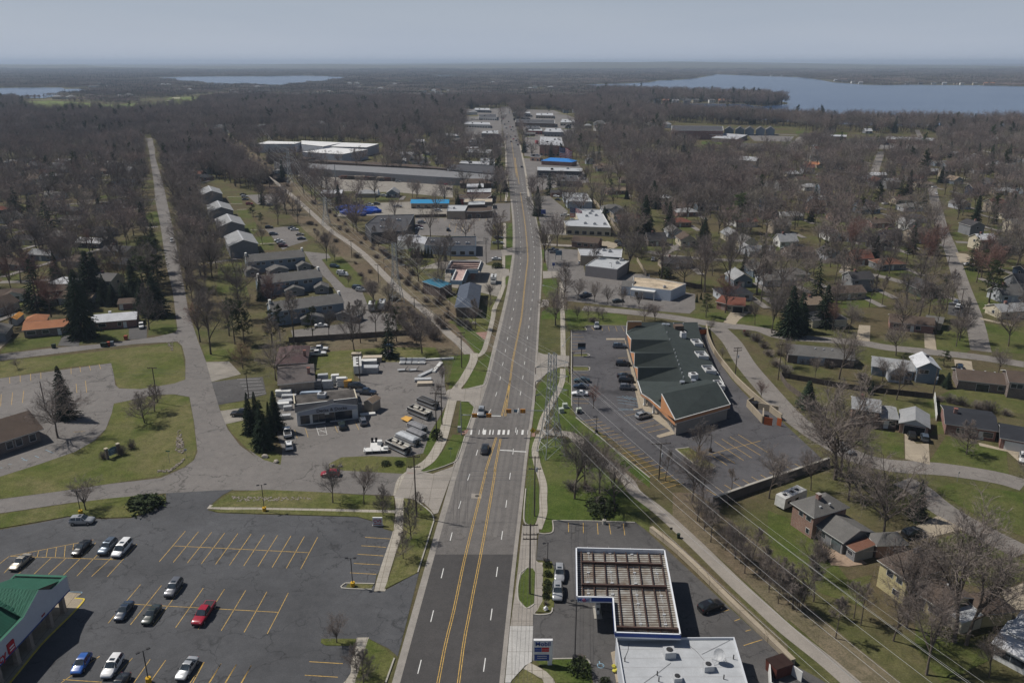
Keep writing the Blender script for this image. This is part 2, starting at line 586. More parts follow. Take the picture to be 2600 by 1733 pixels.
area('lawn',G_LAWN,.02,'h 1105,30 1240,30 m 1240,1177 1240,1125 1150,1118 1105,1150 h 1090,200 1085,265 1120,292 1245,300 1240,30','m 1115,910 1220,900 1225,950 1200,1055 1140,1045 1112,1000','m 1105,690 1140,685 1145,755 1110,758','m 1115,790 1190,788 1190,830 1150,845 1120,840','m 828,730 885,727 885,800 870,832 830,830','m 835,892 865,885 850,940 828,962','m 840,492 885,490 888,670 838,670','m 1270,1128 1500,1145 1740,1180 1740,1252 1437,1252 1437,1290 1310,1290 1290,1200','h 370,250 530,220 560,300 555,400 500,470 450,540 410,550 440,350','h 560,0 740,0 690,230 650,300 600,270 480,100 440,50','h 735,285 720,350 690,490 660,520 515,553 580,430 640,340 700,300','h 1240,390 1245,500 1180,640 1100,740 1080,850 1035,860 1050,600 1090,510 1150,430','h 1290,385 1320,470 1325,680 1310,740 1370,760 1912,1210 1912,1290 1500,960 1400,900 1280,870 1170,830 1220,640','h 1100,920 1340,920 1460,1050 1912,1450 c 1912,440 1800,370 1185,355 1180,440 1090,445 1130,330 1140,150 1080,0 h 1060,1090','h 1015,910 1065,905 1040,1010 1050,1120 c 1085,130 1085,310 1045,395 1000,385 970,340 985,120 h 1010,1030','h 500,645 560,650 600,690 580,760 545,850 470,880 490,700','h 440,890 520,895 530,910 470,1070 420,1110 280,1160 180,1180 300,1090 380,1000','g 1890,640 1912,640 1880,800 1800,980 1760,1060 1690,1030 1740,880 1860,700',keep=False)
area('dry_grass',G_DRY,.024,'f 0,345 700,275 1310,200 1350,230 1385,400 1380,480 1260,530 1000,552 880,540 850,450 830,355 400,400 0,470','f 850,660 1000,625 1280,592 1410,612 1445,800 1470,1000 1440,1085 1370,1135 1190,1200 830,1255 400,1320 0,1370 0,1205 280,1110 560,1010 740,920 810,820','g 220,810 355,790 420,890 440,960 600,1030 640,1050 625,1115 500,1080 380,1000 260,880','g 170,690 210,660 380,640 350,690 200,715','g 985,1110 1080,1060 1300,1050 1565,1060 1560,1185 1100,1160','g 820,330 960,300 1000,270 1400,240 1780,240 1830,320 1500,350 1350,350 1170,420 1170,490 890,510 850,380','g 40,220 230,200 330,240 300,340 70,350','m 690,795 810,800 800,830 690,820','l 1540,790 1750,740 1790,790 1640,830','m 400,1230 700,1050 780,1040 700,1320 560,1280',keep=False)
area('leaf_litter',G_LEAF,.028,'g 690,190 1600,150 1850,130 1912,210 1780,240 1400,240 1000,270 820,240','d 1000,0 1200,0 1560,300 1948,600 1948,1060 1500,640 1150,330 1000,190','d 840,290 930,330 1100,470 1948,1250 1948,1330 1200,640 860,330','e 0,830 0,960 700,1568 1000,1568 600,1250 250,950','l 620,200 900,330 1280,680 1500,880 1640,1010 1912,1230 1912,1300 1500,980 1200,690 800,370 600,200',keep=False)
area('yard',G_YARD,.032,'k 0,1460 90,1350 460,1330 440,1400','k 590,1390 640,1290 960,1280 970,1360','k 1105,1330 1130,1190 1290,1160 1325,1290 1250,1320','l 160,800 330,780 400,1080 180,1060 150,1000','l 430,590 560,590 580,690 480,690','l 230,290 330,290 340,340 260,345','l 300,390 380,390 470,540 400,590 340,500','l 930,750 1080,740 1240,900 1250,950 1110,970','l 1255,1090 1380,1060 1420,1140 1290,1160','j 770,850 1010,880 1020,1070 860,1040 640,960','j 1200,900 1330,880 1330,620 1290,660 1270,800','j 1330,900 1560,960 1780,1020 1800,1200 1250,1130 1205,1090','j 1360,560 1480,540 1912,600 1912,740 1640,700 1270,610','j 1090,670 1230,640 1250,760 1210,770','j 1250,70 1490,80 1520,250 1480,285 1330,270 1260,260','j 1600,60 1912,90 1912,290 1660,270','e 1490,425 1912,660 1912,800 1740,880 1420,820 1250,500','e 1250,110 1400,75 1640,110 1912,150 1912,480 1600,340 1330,180','e 0,280 250,380 420,560 600,800 780,760 700,1000 400,900 0,620','e 1100,1020 1700,1100 1650,1400 1300,1568 1100,1300','o 1520,1010 1620,1010 1760,1130 1640,1140 1590,1160','o 1450,830 1560,820 1600,930 1500,930','o 1375,560 1440,555 1460,610 1400,615','o 1390,660 1480,660 1500,700 1400,700','o 1420,770 1530,765 1540,785 1430,790','o 720,545 830,545 840,570 720,565','o 840,560 1050,575 1050,590 850,575','o 540,705 590,710 580,780 550,770','o 910,680 1010,680 1010,705 915,705','k 20,865 150,860 150,920 20,925','k 1060,420 1170,400 1195,500 1150,510','k 1040,1150 1200,1130 1230,1180','k 0,1080 210,1060 150,1130 60,1120','n 1085,1200 1190,1170 1420,1190 1410,1285 1080,1240','n 730,1170 1050,1145 1000,1225 800,1205',keep=False)
area('parking_lot',A_LOT,.05,'a -60,435 280,375 510,330 760,345 980,338 1120,290 1240,200 1240,150 1740,125 b 185,170 85,255 85,280 160,300 440,310 1200,330 1320,365 1400,420 1470,440 1440,560 1390,680 1340,770 1330,830 1320,890 1400,880 1600,770 1660,742 1500,1370 1430,1310 1290,1240 1260,1225 1200,1500 1180,1568 w -31,60 -110,60')
area('parking_lot',A_LOT2,.05,'c 1185,355 1800,370 d 690,240 800,330 1948,1390 w 85,60 5,60 c 1490,1568 1470,1430 1440,1390 1350,1385 1035,1400 1042,1060 1180,1040 1190,990 1200,800 1180,660 1065,650 1080,460 1190,440')
area('parking_lot',asphalt('mall_asphalt',(.085,.083,.088),.5,.1,.24),.05,'i 0,180 115,175 115,138 950,130 1010,170 1020,230 1100,400 1200,540 1330,680 1450,760 1560,840 1830,1090 1912,1170 1060,1470 40,820 5,740')
area('boatyard_lot',A_OLD,.046,'g 625,1118 640,1000 600,900 590,600 870,530 900,510 1160,500 1220,490 1180,420 1360,350 1500,350 1820,320 1850,400 1850,520 1880,640 1740,880 1690,1030 1565,1060 1300,1050 1080,1060 985,1110 985,1150 830,1130')
area('church_parking',A_OLD,.048,'f -60,480 830,358 850,440 860,520 890,547 1050,552 1300,510 1400,475 1415,610 1300,590 1150,595 950,640 850,660 835,730 790,850 700,940 560,1020 300,1110 0,1205 -60,1220')
area('office_lot',A_LOT2,.044,'g 105,500 350,470 490,460 520,590 330,640 160,670')
area('gravel_lot',GRAVEL,.04,'g 60,350 240,345 330,440 110,497','g 175,715 350,690 360,780 210,815','m 380,830 180,830 330,780 420,770 670,760 690,800 860,835 840,890 800,960 780,1040 620,1000 380,960','l 1120,360 1330,340 1600,330 1912,370 1912,430 1400,430 1040,440','l 700,110 1000,110 1912,200 1912,300 1500,260 1000,250')
area('commercial_lot',A_OLD,.042,'m 1120,690 1250,680 1390,690 1430,870 1912,870 1912,960 n 780,1020 780,1130 740,1165 540,1150 m 1290,1070 1240,900 1150,850','m 1040,290 1160,285 1300,400 1270,470 1300,580 1110,570 1075,420','m 160,450 740,450 870,440 870,470 740,500 720,690 880,690 810,740 690,790 610,740 610,590 160,580','m 740,345 870,340 870,440 740,440','m 1080,130 1200,140 1230,215 1090,215','r 900,830 990,820 1010,920 920,930','r 1190,860 1330,860 1330,980 1200,970')
area('commercial_lot',A_OLD,.0405,'r 1180,570 1470,580 1690,660 1700,720 1580,900 1340,1010 1200,1000','r 640,570 985,560 990,700 1000,830 900,900 660,850','r 1190,1020 1680,1040 1800,1240 1260,1330','s 1440,805 1870,820 1830,870 1500,860','t 560,880 850,850 1560,890 1540,930 700,940')
area('playfield',G_LAWN,.045,'s 1020,862 1330,868 1335,900 1020,893','s 1790,880 1880,850 1890,890 1800,920','s 690,1010 860,1000 830,1030 700,1045','t 160,880 250,860 230,905 160,915','t 250,770 380,770 380,795 260,795','t 600,785 730,785 730,800 600,800')
area('flats_parking',A_OLD,.043,'l 370,280 600,270 640,330 450,350','l 505,530 720,510 830,620 700,660 640,690 560,590','l 800,700 980,720 1000,750 930,760 1010,870 1110,970 1230,990 1300,1160 1480,1160 1500,1300 720,1350 700,1290 1100,1240 1080,1060 1000,940 860,800')
STREETS=MB()
NST=[0]
def street(txt,w0,z=.06,k=4):
 pts=P(txt)
 NST[0]+=1
 z+=.0011*NST[0]
 ribbon(STREETS,pts,w0,z,k=k)
 keep_line(pts,w0+1.5)
area('side_street',A_OLD,.06,'f -60,1382 480,1310 830,1258 1200,1215 1380,1135 1450,1080 1475,1020 1450,800 1415,610 1385,480 1385,330 1360,230 1325,197 1000,217 400,290 -60,348 -60,298 400,245 760,215 1150,165 1310,130 1325,100 k 1290,1000 1240,800 1200,520 1160,320 1150,200 1120,0 p 1365,930 1345,850 1330,835 1400,835 1420,920 k 1160,0 1220,200 1270,430 1310,620 1345,800 1400,1100 1440,1250 1480,1370 f 1540,350 1580,500 1640,700 1700,850 1790,970 1912,1060 g 380,1000 500,1080 625,1117 830,1130 985,1150 1100,1160 1560,1185 1480,1345 b 1470,170 1200,160 850,140 270,130 a 1740,125 1240,152 f 1080,1345 530,1400 -60,1488')
street('n -60,1125 300,1155 600,1192 830,1230 1000,1255 1250,1278 o 100,1335 420,1360 700,1385 900,1420 1250,1455 1600,1495 1912,1545',6.2)
street('i 1090,150 1200,260 1300,420 1450,600 1620,790 1800,930 j 440,940 640,1050 900,1120 1300,1150 1700,1210 1912,1270',6.5)
street('e 1000,60 1130,130 1260,240 1480,380 1912,600',6.2)
street('o 1590,1445 1535,1190 1445,940 1365,690 1305,540 1270,410 1240,300 1225,210',6.2)
street('o 1400,630 1700,650 1912,680',5)
street('o 0,500 120,520 n 1400,510 1300,490',4.5)
street('o 700,565 1000,605 1300,650',5)
street('o 530,850 800,880 1020,935',5)
street('n 420,700 600,735 1000,765 1230,770',5)
street('n 560,720 650,660 690,600',3)
street('k 0,930 200,925 500,905 820,890',4.5)
street('k 1175,515 1100,525',5)
street('l 80,790 340,750',3.2)
street('k 0,610 160,590 560,560',4.5)
street('k 1165,312 1050,318 800,330 500,350',4.5)
street('k 1125,160 800,165 400,180',4.5)
street('t 1040,960 1000,1080 965,1190',7)
street('t 170,960 330,830 420,800',14)
street('t 430,830 900,855 1540,860 1900,940 2353,1010',7)
street('t 1400,830 1370,760',6)
street('t 2110,780 2200,860 2353,930',7)
street('s 720,1080 850,1030 980,970',7)
street('s 1480,795 1700,800 1900,810',9)
street('r 1760,1000 1900,960 2000,975',6)
street('r 1290,860 1190,850',6)
street('d 690,0 880,145 1080,325 1250,485 1500,725 1750,950 1948,1135 w 66,60',3.2,.075)if 0 else None
setting('residential_street',STREETS,A_PALE)
area('driveway',C_TAN,.064,'n 1050,1145 1190,1150 1110,1210 1080,1248 990,1232','o 680,1250 765,1255 760,1372 655,1365','o 1165,1300 1240,1300 1260,1440 1170,1420','o 590,770 625,770 600,970 535,965','o 565,770 600,860 530,860','j 1020,880 1110,960 1200,960 1210,1115 1025,1075','j 1570,950 1730,990 1912,1010 1912,1130 1790,1020 1580,975','e 1100,400 1270,320 1460,420 1180,490 940,440','e 1730,885 1912,820 1912,1020 1810,1030','j 1390,330 1520,345 1530,410 1400,410','o 1580,1195 1830,1250 1830,1262 1590,1210','o 1400,710 1480,720 1560,760 1440,800','m 1510,650 1560,625 1700,650 1640,680','n 20,655 120,625 190,640 200,660','k -10,1440 90,1345 60,1310 -10,1330','o 1650,1085 1680,1140 1600,1130',keep=True)
area('asphalt_driveway',A_LOT2,.064,'k 470,1330 600,1330 590,1410 430,1405','k 965,1265 1100,1255 1095,1350 960,1360','o 1350,1080 1470,1080 1480,1200 1340,1170')
mb=MB()
bank=MB()
tr_l=P('q 240,838 400,965 560,1110 700,1250 l 500,125 640,225 840,400 1000,545 1150,645 1290,765 1480,960 1640,1095 1780,1212 h 400,130 500,215 565,290')
tr_r=P('h 1090,868 1200,880 1330,895 1420,975 1560,1080 1740,1230 d 690,0 880,145 1080,325 1250,485 1500,730 1750,960 1948,1140 e 420,1395 620,1568 1000,1900')
ribbon(bank,tr_l,27,.0275)
setting('trail_bank',bank,G_LEAF)
ribbon(mb,tr_l,3.4,.07)
ribbon(mb,tr_r,3.0,.0705)
keep_line(tr_l,17)
keep_line(P('p 1370,840 k 1150,0 1180,200 1230,500 1280,700 1340,1000 1400,1300'),15)
keep_line(P('o 1590,1445 1535,1190 1445,940 1365,690 1305,540 1270,410 1240,300 1225,210'),11)
for txt in('l 0,180 200,180 830,560 1100,760 1500,1200 1560,1380 700,1380 330,780 80,760','q 530,880 1700,890 1720,1100 600,1060','s 660,690 1900,740 1950,970 1000,970 660,840','t 0,790 1560,800 1560,885 0,870','l 150,780 330,760 420,1080 160,1080'):
 keepout(P(txt))
keep_line(tr_r,4)
setting('trail',mb,TRAIL)
mb=MB()
for txt,wd in(('h 600,285 590,350 520,480 460,560 435,640 395,800 350,950 270,1080 170,1150 c 70,50 40,170',2.6),('h 620,310 670,270 705,160 740,20 m 750,1130 790,1040 820,960',1.7),('b 1510,175 1520,260 1505,420 1440,620 1390,780 1365,885',2.0),('b 1240,1230 1200,1400 1150,1568 w -32,86',2.0),('b 85,255 440,268 900,275 1300,288 1480,295',1.6),('m 1250,930 1255,1120 h 1260,0 1265,305',1.7),('h 1262,400 1255,500 1200,620 1125,750 1090,860',1.7),('h 1090,890 1055,1000 1070,1110 1115,1260 c 1115,200 1115,300 1075,420',1.7),('c 990,1440 1100,1500 1160,1568 w 6,88',1.7),('c 1080,670 1085,800 1090,900 1080,960 1050,1030',1.6),('m 828,490 828,680',1.6),('m 820,735 820,960',1.5),('m 1155,580 1165,640',1.5),('m 850,215 835,330',1.5),('r 1160,900 1185,1020 1210,1150 1240,1376',1.6),('r 1020,860 1030,1000 1040,1376',1.6),('l 250,345 340,345',1.2),('l 225,295 330,292',1.2),('l 470,645 590,640',1.2),('l 400,540 520,540',1.2),('l 300,390 370,387',1.2)):
 NST[0]+=1
 ribbon(mb,P(txt),wd,.09+.0003*NST[0])
 keep_line(P(txt),wd+1)
setting('sidewalk',mb,C_WALK)
EL=P('w -22.6,30 -20.9,60 c 5,1500 240,675 h 430,1200 505,960 560,830 600,700 675,510 735,260 m 800,1177 838,1020 862,880 888,700 888,500 872,330 860,200 846,0 r 1047,1175 1025,1000 1010,850 992,700 985,545')
ER=P('w -5.4,30 -3.5,60 c 830,1500 910,690 h 965,1400 1000,1030 1022,880 1046,740 1060,560 1075,300 m 1090,1177 1106,900 1110,750 1097,600 1064,450 1034,300 1010,200 985,100 955,0 r 1162,900 1140,800 1115,690 1072,545')
def lerp_edges(f,n=60):
 """point a fraction f across the road, by distance down it"""
 out=[]
 for E0 in(EL,ER):
  ys=[p.y for p in E0]
  xs=[p.x for p in E0]
  out.append((ys,xs))
 yy=[30+6*i for i in range(60)]+[390+15*i for i in range(200)]
 top=min(EL[-1].y,ER[-1].y)
 pts=[]
 for y in yy:
  if y>top:
   break
  x0=float(np.interp(y,*out[0]))
  x1=float(np.interp(y,*out[1]))
  pts.append(Vector((x0+(x1-x0)*f,y,0)))
 for _ in range(4):
  pts=[pts[0]]+[(pts[i-1]+2*pts[i]+pts[i+1])/4 for i in range(1,len(pts)-1)]+[pts[-1]]
 return pts
RL,RR=lerp_edges(0),lerp_edges(1)
YCUT=129.0
mb,mb2=MB(),MB()
for i in range(len(RL)-1):
 q=mb2 if RL[i+1].y<=YCUT+3 else mb
 q.quad((*RL[i][:2],.08),(*RR[i][:2],.08),(*RR[i+1][:2],.08),(*RL[i+1][:2],.08))
keepout([*RL,*RR[::-1]])
road=setting('road',mb,A_ROAD)
setting('new_road',mb2,A_NEW)
mbt=MB()
for f in(.09,.17,.27,.35,.64,.72,.83,.91):
 c=[p for p in lerp_edges(f)if 132<p.y<700]
 ribbon(mbt,c,.8,.0835,k=1)
o=mbt.build('tyre_wear',asphalt('worn_asphalt',(.148,.139,.131),.2,.06,.1),road)
mbt=MB()
mbt.sheet(P('c 580,155 657,160 655,195 578,192'),.09)
mbt.build('patch',C_APRON,road)
mbt=MB()
mbt.prism([Vector((q.x+.5*math.cos(a),q.y+.5*math.sin(a),0))for q in P('c 622,174')for a in[i*.5236 for i in range(12)]],.092,.1)
mbt.build('manhole_cover',mat('iron',(.06,.055,.05)),road)
mb=MB()
for(side,wd)in((0,1.25),(1,.75)):
 e=[p for p in lerp_edges(side)if p.y<560]
 c=offset_line(e,-wd/2 if side==0 else wd/2)
 ribbon(mb,c,wd,.094,k=1)
setting('gutter',mb,C_GUT)
area('apron',C_APRON,.1,'g 1560,1180 1570,1140 1680,1165 1760,1185 1912,1130 h 500,960 430,1200 c 330,300 300,310 270,270 225,228 130,195 75,190 0,182 g 1480,1345','h 400,560 470,540 520,555 660,520 690,515 640,690 600,690 555,645 495,640 430,640 375,610','h 1080,280 1120,292 1310,305 1310,385 1240,388 1150,425 1060,520 1065,420','m 1095,1120 1110,1060 1160,1062 1155,1108','m 1112,850 1230,850 1230,895 1115,905','m 860,835 690,820 800,850 790,900 835,885 865,883','m 800,690 885,672 885,728 810,735','c 960,390 1000,388 1045,400 1080,380 1085,450 1070,455 1062,655 1120,700 1115,940 1060,1040 1040,1062 1038,1142 870,1145 905,890 930,690','m 1100,640 1500,665 1700,690 1700,700 1400,672 1105,655')
area('new_apron',C_NEW,.106,'c 868,1145 1042,1145 1032,1410 980,1440 880,1550 870,1568 830,1568')
area('brick_paving',brick('paver',(.30,.17,.13)),.11,'h 610,130 700,125 680,190','h 505,870 560,852 545,885 510,892','h 1030,880 1055,880 1052,910 1030,908','g 1570,1175 1620,1178 1615,1186 1570,1184','c 5,182 75,184 70,192 8,190',keep=False)
isl=['c 1000,712 1038,716 1056,745 1048,975 990,1010 935,950 928,850 952,765','c 985,1470 900,1568 w -1.5,88 4,88 c 1120,1568','b 1130,828 1320,835 1300,868 1110,858','b 930,1240 1190,1240 1180,1292 960,1290 925,1270','i 780,1060 880,1048 950,1090 1080,1190 1040,1215 980,1210 880,1140','h 1340,295 1440,292 1450,308 1340,308','h 1335,388 1450,390 1455,412 1340,415','b 100,258 250,150 500,128 850,142 1200,165 1470,180 1478,280 900,268 440,260','b 90,278 440,275 900,285 1475,302 1470,435 1400,415 1320,362 1200,328 440,305 160,296','b 1545,190 1640,210 1750,300 1770,360 1650,745 1420,860 1400,870 1500,620 1540,420','b 1280,1240 1400,1310 1475,1380 1400,1568 w -27,90 -31,90 b 1180,1568 1230,1400','a -60,320 530,230 800,195 1100,165 1210,170 1245,200 1120,285 980,332 760,338 510,325 280,368 -60,425','c 1115,670 1180,668 1195,720 1195,1000 1160,1045 1065,1040 1110,960']
area('grass_island',G_DRY,.118,*isl,keep=False)
area('verge',G_LAWN,.121,'c 1055,1400 1340,1390 1440,1395 1465,1430 1480,1568 1220,1568',isl[0],keep=False)
mb=MB()
for txt in('c 1185,358 1500,362 1800,372','c 1185,358 1188,440 1130,458 1085,452','h 530,905 478,1068 420,1112 280,1160 175,1183','h 735,285 715,370 690,500 640,540 515,553','h 500,645 575,650 600,690 545,855','c 985,120 970,340 1000,390 1045,397','h 1360,765 1912,1215','h 1325,115 1328,680','h 1320,115 1440,113 1440,80 1730,82','c 1040,1055 1090,1062 1170,1050 1185,1010','c 1060,1395 1350,1388 1440,1393 1468,1432','b 1770,360 1650,745','b 1640,210 1750,300 1770,360','i 780,1060 880,1048','i 780,1060 880,1140 980,1210 1040,1215 1080,1190','h 1340,290 1440,288 1455,308 1340,312','h 1335,385 1450,386 1462,405 1445,418 1340,418','b 1110,825 1325,830','b 1110,825 1085,862 1310,872','b 1475,1385 1410,1568','c 945,750 925,850 930,950 990,1014 1050,980','c 945,750 1000,706'):
 kerb_line(mb,P(txt),.14,.25,.05,k=3)
setting('kerb',mb,C_KERB)
mb=MB()
def dashes(pts,z,w=.16,on=3.05,off=9.15,y0=0):
 c=smooth_line(pts,3)
 d,seg=0.0,on+off
 cum=[0]
 for i in range(1,len(c)):
  cum.append(cum[-1]+(c[i]-c[i-1]).length)
 def pt(s):
  i=max(1,min(len(c)-1,int(np.searchsorted(cum,s))))
  t=(s-cum[i-1])/max(1e-6,cum[i]-cum[i-1])
  return c[i-1].lerp(c[i],t),(c[i]-c[i-1]).normalized()
 s=y0
 while s+on<cum[-1]:
  (p,t),(q,_)=pt(s),pt(s+on)
  n=Vector((-t.y,t.x,0))*w/2
  mb.quad((*(p-n)[:2],z),(*(p+n)[:2],z),(*(q+n)[:2],z),(*(q-n)[:2],z))
  s+=seg
dl=P('c 170,1535 285,1075 375,700 455,370 530,120 h 617,1040 690,780 735,680 785,520 810,385 835,260 853,160 875,55 m 877,1230 893,1140 908,1060 922,985 933,915 942,850 948,740 947,640 940,560 930,470 915,330 905,220 890,100 880,0')
dr=P('c 665,1520 728,1060 778,680 822,365 858,95 h 888,1045 912,850 935,655 958,510 975,375 988,258 1001,147 1013,50 m 1013,1228 1023,1135 1034,1055 1042,978 1049,880 1051,790 1047,680 1041,635 1028,545 1010,435 985,310 960,200 945,100 930,0')
dashes(dl,.1,y0=1)
dashes(dr,.1,y0=1)
def line(a,b,w=.14,z=.1):
 t=(b-a).normalized()
 n=Vector((-t.y,t.x,0))*w/2
 mb.quad((*(a-n)[:2],z),(*(b-n)[:2],z),(*(b+n)[:2],z),(*(a+n)[:2],z))
def lines(txt,w=.14,z=.1):
 q=P(txt)
 for i in range(0,len(q)-1,2):
  line(q[i],q[i+1],w,z)
for x0,x1 in((570,582),(632,637),(664,686),(710,720),(735,742),(773,792),(809,827),(846,861),(915,921),(951,967),(995,998)):
 a,b,c,d=P(f'h {x0},893 {x1},893 {x1 + 5},858 {x0 + 5},858')
 mb.quad((*a[:2],.1),(*b[:2],.1),(*c[:2],.1),(*d[:2],.1))
lines('h 792,1008 888,1013 h 892,1016 988,1021 h 515,745 802,754 m 865,217 936,217 m 945,264 1012,264',.4)
mb.build('lane_marking',W_LINE,road)
mb=MB()
for txt in('w -13.5,40 c 330,1568 450,1020 525,660 605,330 685,0 h 690,1150 765,912','w -9.3,40 c 483,1568 570,1020 640,660 700,330 755,0 h 755,1150 797,925','h 805,755 840,620 868,490','h 832,755 850,620 868,490 890,330 925,160 955,0 m 973,1000 990,850 1000,750 990,600 975,460 945,262','m 936,200 920,100 905,0 r 1130,1200 1100,1000 1080,850'):
 c=smooth_line(P(txt),4)
 for d in(-.17,.17):
  ribbon(mb,offset_line(c,d),.13,.1,k=1)
mb.build('centre_line',Y_LINE,road)
mb=MB()
def stalls(p0,p1,n,q0,q1,z=.066,w=.12):
 """n+1 stall lines stepping from line p0-q0 to line p1-q1"""
 for i in range(n+1):
  line(p0.lerp(p1,i/n),q0.lerp(q1,i/n),w,z)
def st(txt,n,w=.12,z=.066):
 a,b,c,d=P(txt)
 stalls(a,b,n,c,d,z,w)
st('a 1385,435 b 902,480 a 1190,663 b 775,718',10)
lines('a 1295,545 b 838,596',.12,.066)
st('a 1050,833 b 683,896 a 930,975 b 610,1040',7)
st('a 930,975 b 610,1040 a 808,1122 b 525,1202',7)
lines('a 990,980 b 610,1041',.12,.066)
st('a 730,1375 b 440,1430 a 440,1568 b 80,1590',7)if 0 else None
lines('a 745,1368 455,1568 a 990,1382 880,1500 a 1122,1392 1000,1568 a 1238,1398 1130,1550 a 1523,1413 1420,1568 a 1652,1424 1560,1568 a 1765,1430 1680,1568 a 1877,1438 1800,1568 b 55,1413 -30,1568 b 180,1425 95,1568 b 295,1430 215,1568 b 405,1438 335,1568 a 470,1543 760,1562',.12,.066)
lines('a 70,622 -30,700 a 75,622 870,648 a 75,622 700,500 a 160,610 30,748 a 270,632 140,752 a 380,637 255,755 a 490,640 362,757 a 600,640 475,762 a 715,522 600,640 a 730,610 575,770 a 850,620 685,773 a 1022,533 802,775',.12,.066)
lines('a 290,580 278,628 a 355,568 345,628 a 422,555 413,628 a 488,545 480,632 a 552,530 540,600 a 215,595 205,625',.1,.066)
lines('b 1257,481 1443,493 b 1228,544 1413,556 b 1200,607 1394,620 b 1172,676 1367,687 b 1143,746 1340,757 b 840,1409 1090,1424 b 805,1510 1053,1525',.13,.066)
st('i 85,850 700,1350 i 205,833 840,1312',19)
lines('i 1125,983 1350,1125 i 1185,966 1415,1105 i 1247,950 1470,1085 i 1070,1000 1290,1145 i 1030,1090 1165,1180 i 1010,1105 1415,997 i 1100,1088 1225,1165',.12,.066)
lines('i 1735,1148 1830,1198 i 1670,1168 1760,1218 i 1607,1188 1695,1240 i 1545,1210 1630,1258 i 1480,1232 1562,1278 i 1415,1250 1495,1298 i 1348,1266 1430,1312 i 1280,1286 1362,1336 i 1210,1306 1300,1358 i 1145,1325 1230,1378 i 1080,1340 1170,1405 i 1010,1360 1120,1425',.12,.066)
lines('i 400,812 490,792 i 485,875 620,843 i 530,905 665,873 i 575,935 710,903 i 335,260 425,258 i 340,310 430,305 i 350,380 440,375 i 365,482 455,480 i 375,505 460,500',.1,.066)
lines('h 1320,140 1400,140 h 1320,165 1420,165 h 1320,192 1425,192 h 1320,215 1430,215 h 1320,240 1380,240 h 1320,268 1430,268 h 1340,440 1450,445 h 1335,470 1460,470 h 1335,520 1460,522 h 1335,570 1460,575 h 1335,625 1460,630 h 1335,655 1460,660',.1,.066)
lines('h 1475,85 1495,115 h 1600,83 1610,118 h 1652,83 1668,120 h 1700,83 1722,122 h 1550,85 1560,116',.1,.066)
lines('d 140,247 142,325 d 262,250 264,335 d 378,252 385,345 d 475,255 490,345 d 592,255 605,352',.12,.066)
lines('d 1395,985 1465,965 d 1508,1058 1556,1040 d 1600,1142 1645,1130 d 1585,1260 1737,1212',.12,.066)
lines('f 530,395 532,440 f 597,385 602,425 f 665,375 678,412 f 740,365 752,402 f 305,428 306,475 f 228,438 230,490 f 150,448 152,500 f 72,465 74,510 f 638,490 648,578 f 568,510 575,580 f 10,590 5,680 f 95,575 85,670 f 178,565 168,655 f 590,810 675,800 f 550,872 638,867',.11,.066)
lines('g 730,855 750,920 g 810,845 830,912 g 1027,815 1050,875 g 1178,790 1210,855',.1,.066)
lines('m 690,455 690,470 m 640,455 640,470 m 590,455 590,470 m 540,455 540,470 m 490,455 488,470 m 440,455 436,470 m 385,457 380,472 m 335,457 328,472 m 285,457 278,472 m 235,457 228,472 m 180,457 172,472',.12,.058)
lines('m 420,495 400,560 m 470,495 455,562 m 520,497 505,562 m 570,497 560,560 m 395,520 560,525',.12,.058)
m_=mb.build('parking_line',Y_LINE)
tag(m_,kind='structure')
mb=MB()
lines('g 890,830 912,898 g 955,822 972,893 g 890,830 955,822 g 912,898 972,893 g 900,850 960,840 g 905,870 967,862 g 897,845 970,880',.1,.068)
lines('g 320,505 480,495 g 335,530 490,520 g 350,555 500,545 g 370,582 510,570 g 300,480 470,475 g 380,607 515,583',.1,.068)
m_=mb.build('white_parking_line',W_LINE)
tag(m_,kind='structure')
mb=MB()
lines('i 340,668 495,690 i 345,690 498,715 i 352,712 500,735 i 350,755 505,770 i 380,660 440,690 i 410,662 470,692 i 440,664 495,690 i 352,770 480,760',.1,.068)
lines('a 520,888 615,890 a 540,905 600,905 a 525,935 570,930 a 520,888 550,930 a 615,890 580,930',.1,.068)
lines('f 160,1065 200,1088 f 165,1085 210,1080 f 260,1050 290,1062 f 340,1005 400,1030 f 60,1115 90,1110 f 0,1140 20,1138',.12,.068)
q=P('d 405,1425')[0]
for i in range(9):
 a,b=2.2+i*.55,2.2+(i+1)*.55
 line(q+Vector((.5*math.cos(a),.55*math.sin(a),0)),q+Vector((.5*math.cos(b),.55*math.sin(b),0)),.12,.068)
line(q+Vector((-.1,.3,0)),q+Vector((-.1,1.0,0)),.14,.068)
line(q+Vector((-.1,.45,0)),q+Vector((.35,.4,0)),.12,.068)
line(q+Vector((.3,.1,0)),q+Vector((.6,-.1,0)),.12,.068)
m_=mb.build('blue_parking_line',B_LINE)
tag(m_,kind='structure')
# ============================= PLANTS (meshes; planted further down)
BARK=mat('bark',(.105,.09,.076),.95,.3,2.0,rnd=.25)
BARK2=mat('pale_bark',(.19,.17,.15),.95,.3,2.0,rnd=.2)
TWIG=mat('twigs',(.185,.166,.152),.95,.25,.5,rnd=.30)
TWIG_RED=mat('budding_twigs',(.20,.118,.10),.95,.25,.5,rnd=.2)
TWIG_TAN=mat('tan_twigs',(.23,.175,.11),.95,.25,.5,rnd=.2)
NEEDLE=mat('needles',(.032,.054,.03),.9,.35,.8,rnd=.25)
NEEDLE2=mat('pine_needles',(.045,.065,.022),.9,.35,.8,rnd=.25)
BUSH=mat('bush_leaves',(.028,.042,.014),.9,.4,1.2,rnd=.2)
def mesh_of(mb,name,m):
 me=bpy.data.meshes.new(name)
 me.from_pydata([tuple(v)for v in mb.v],[],mb.f)
 me.materials.append(m)
 me.update()
 return me
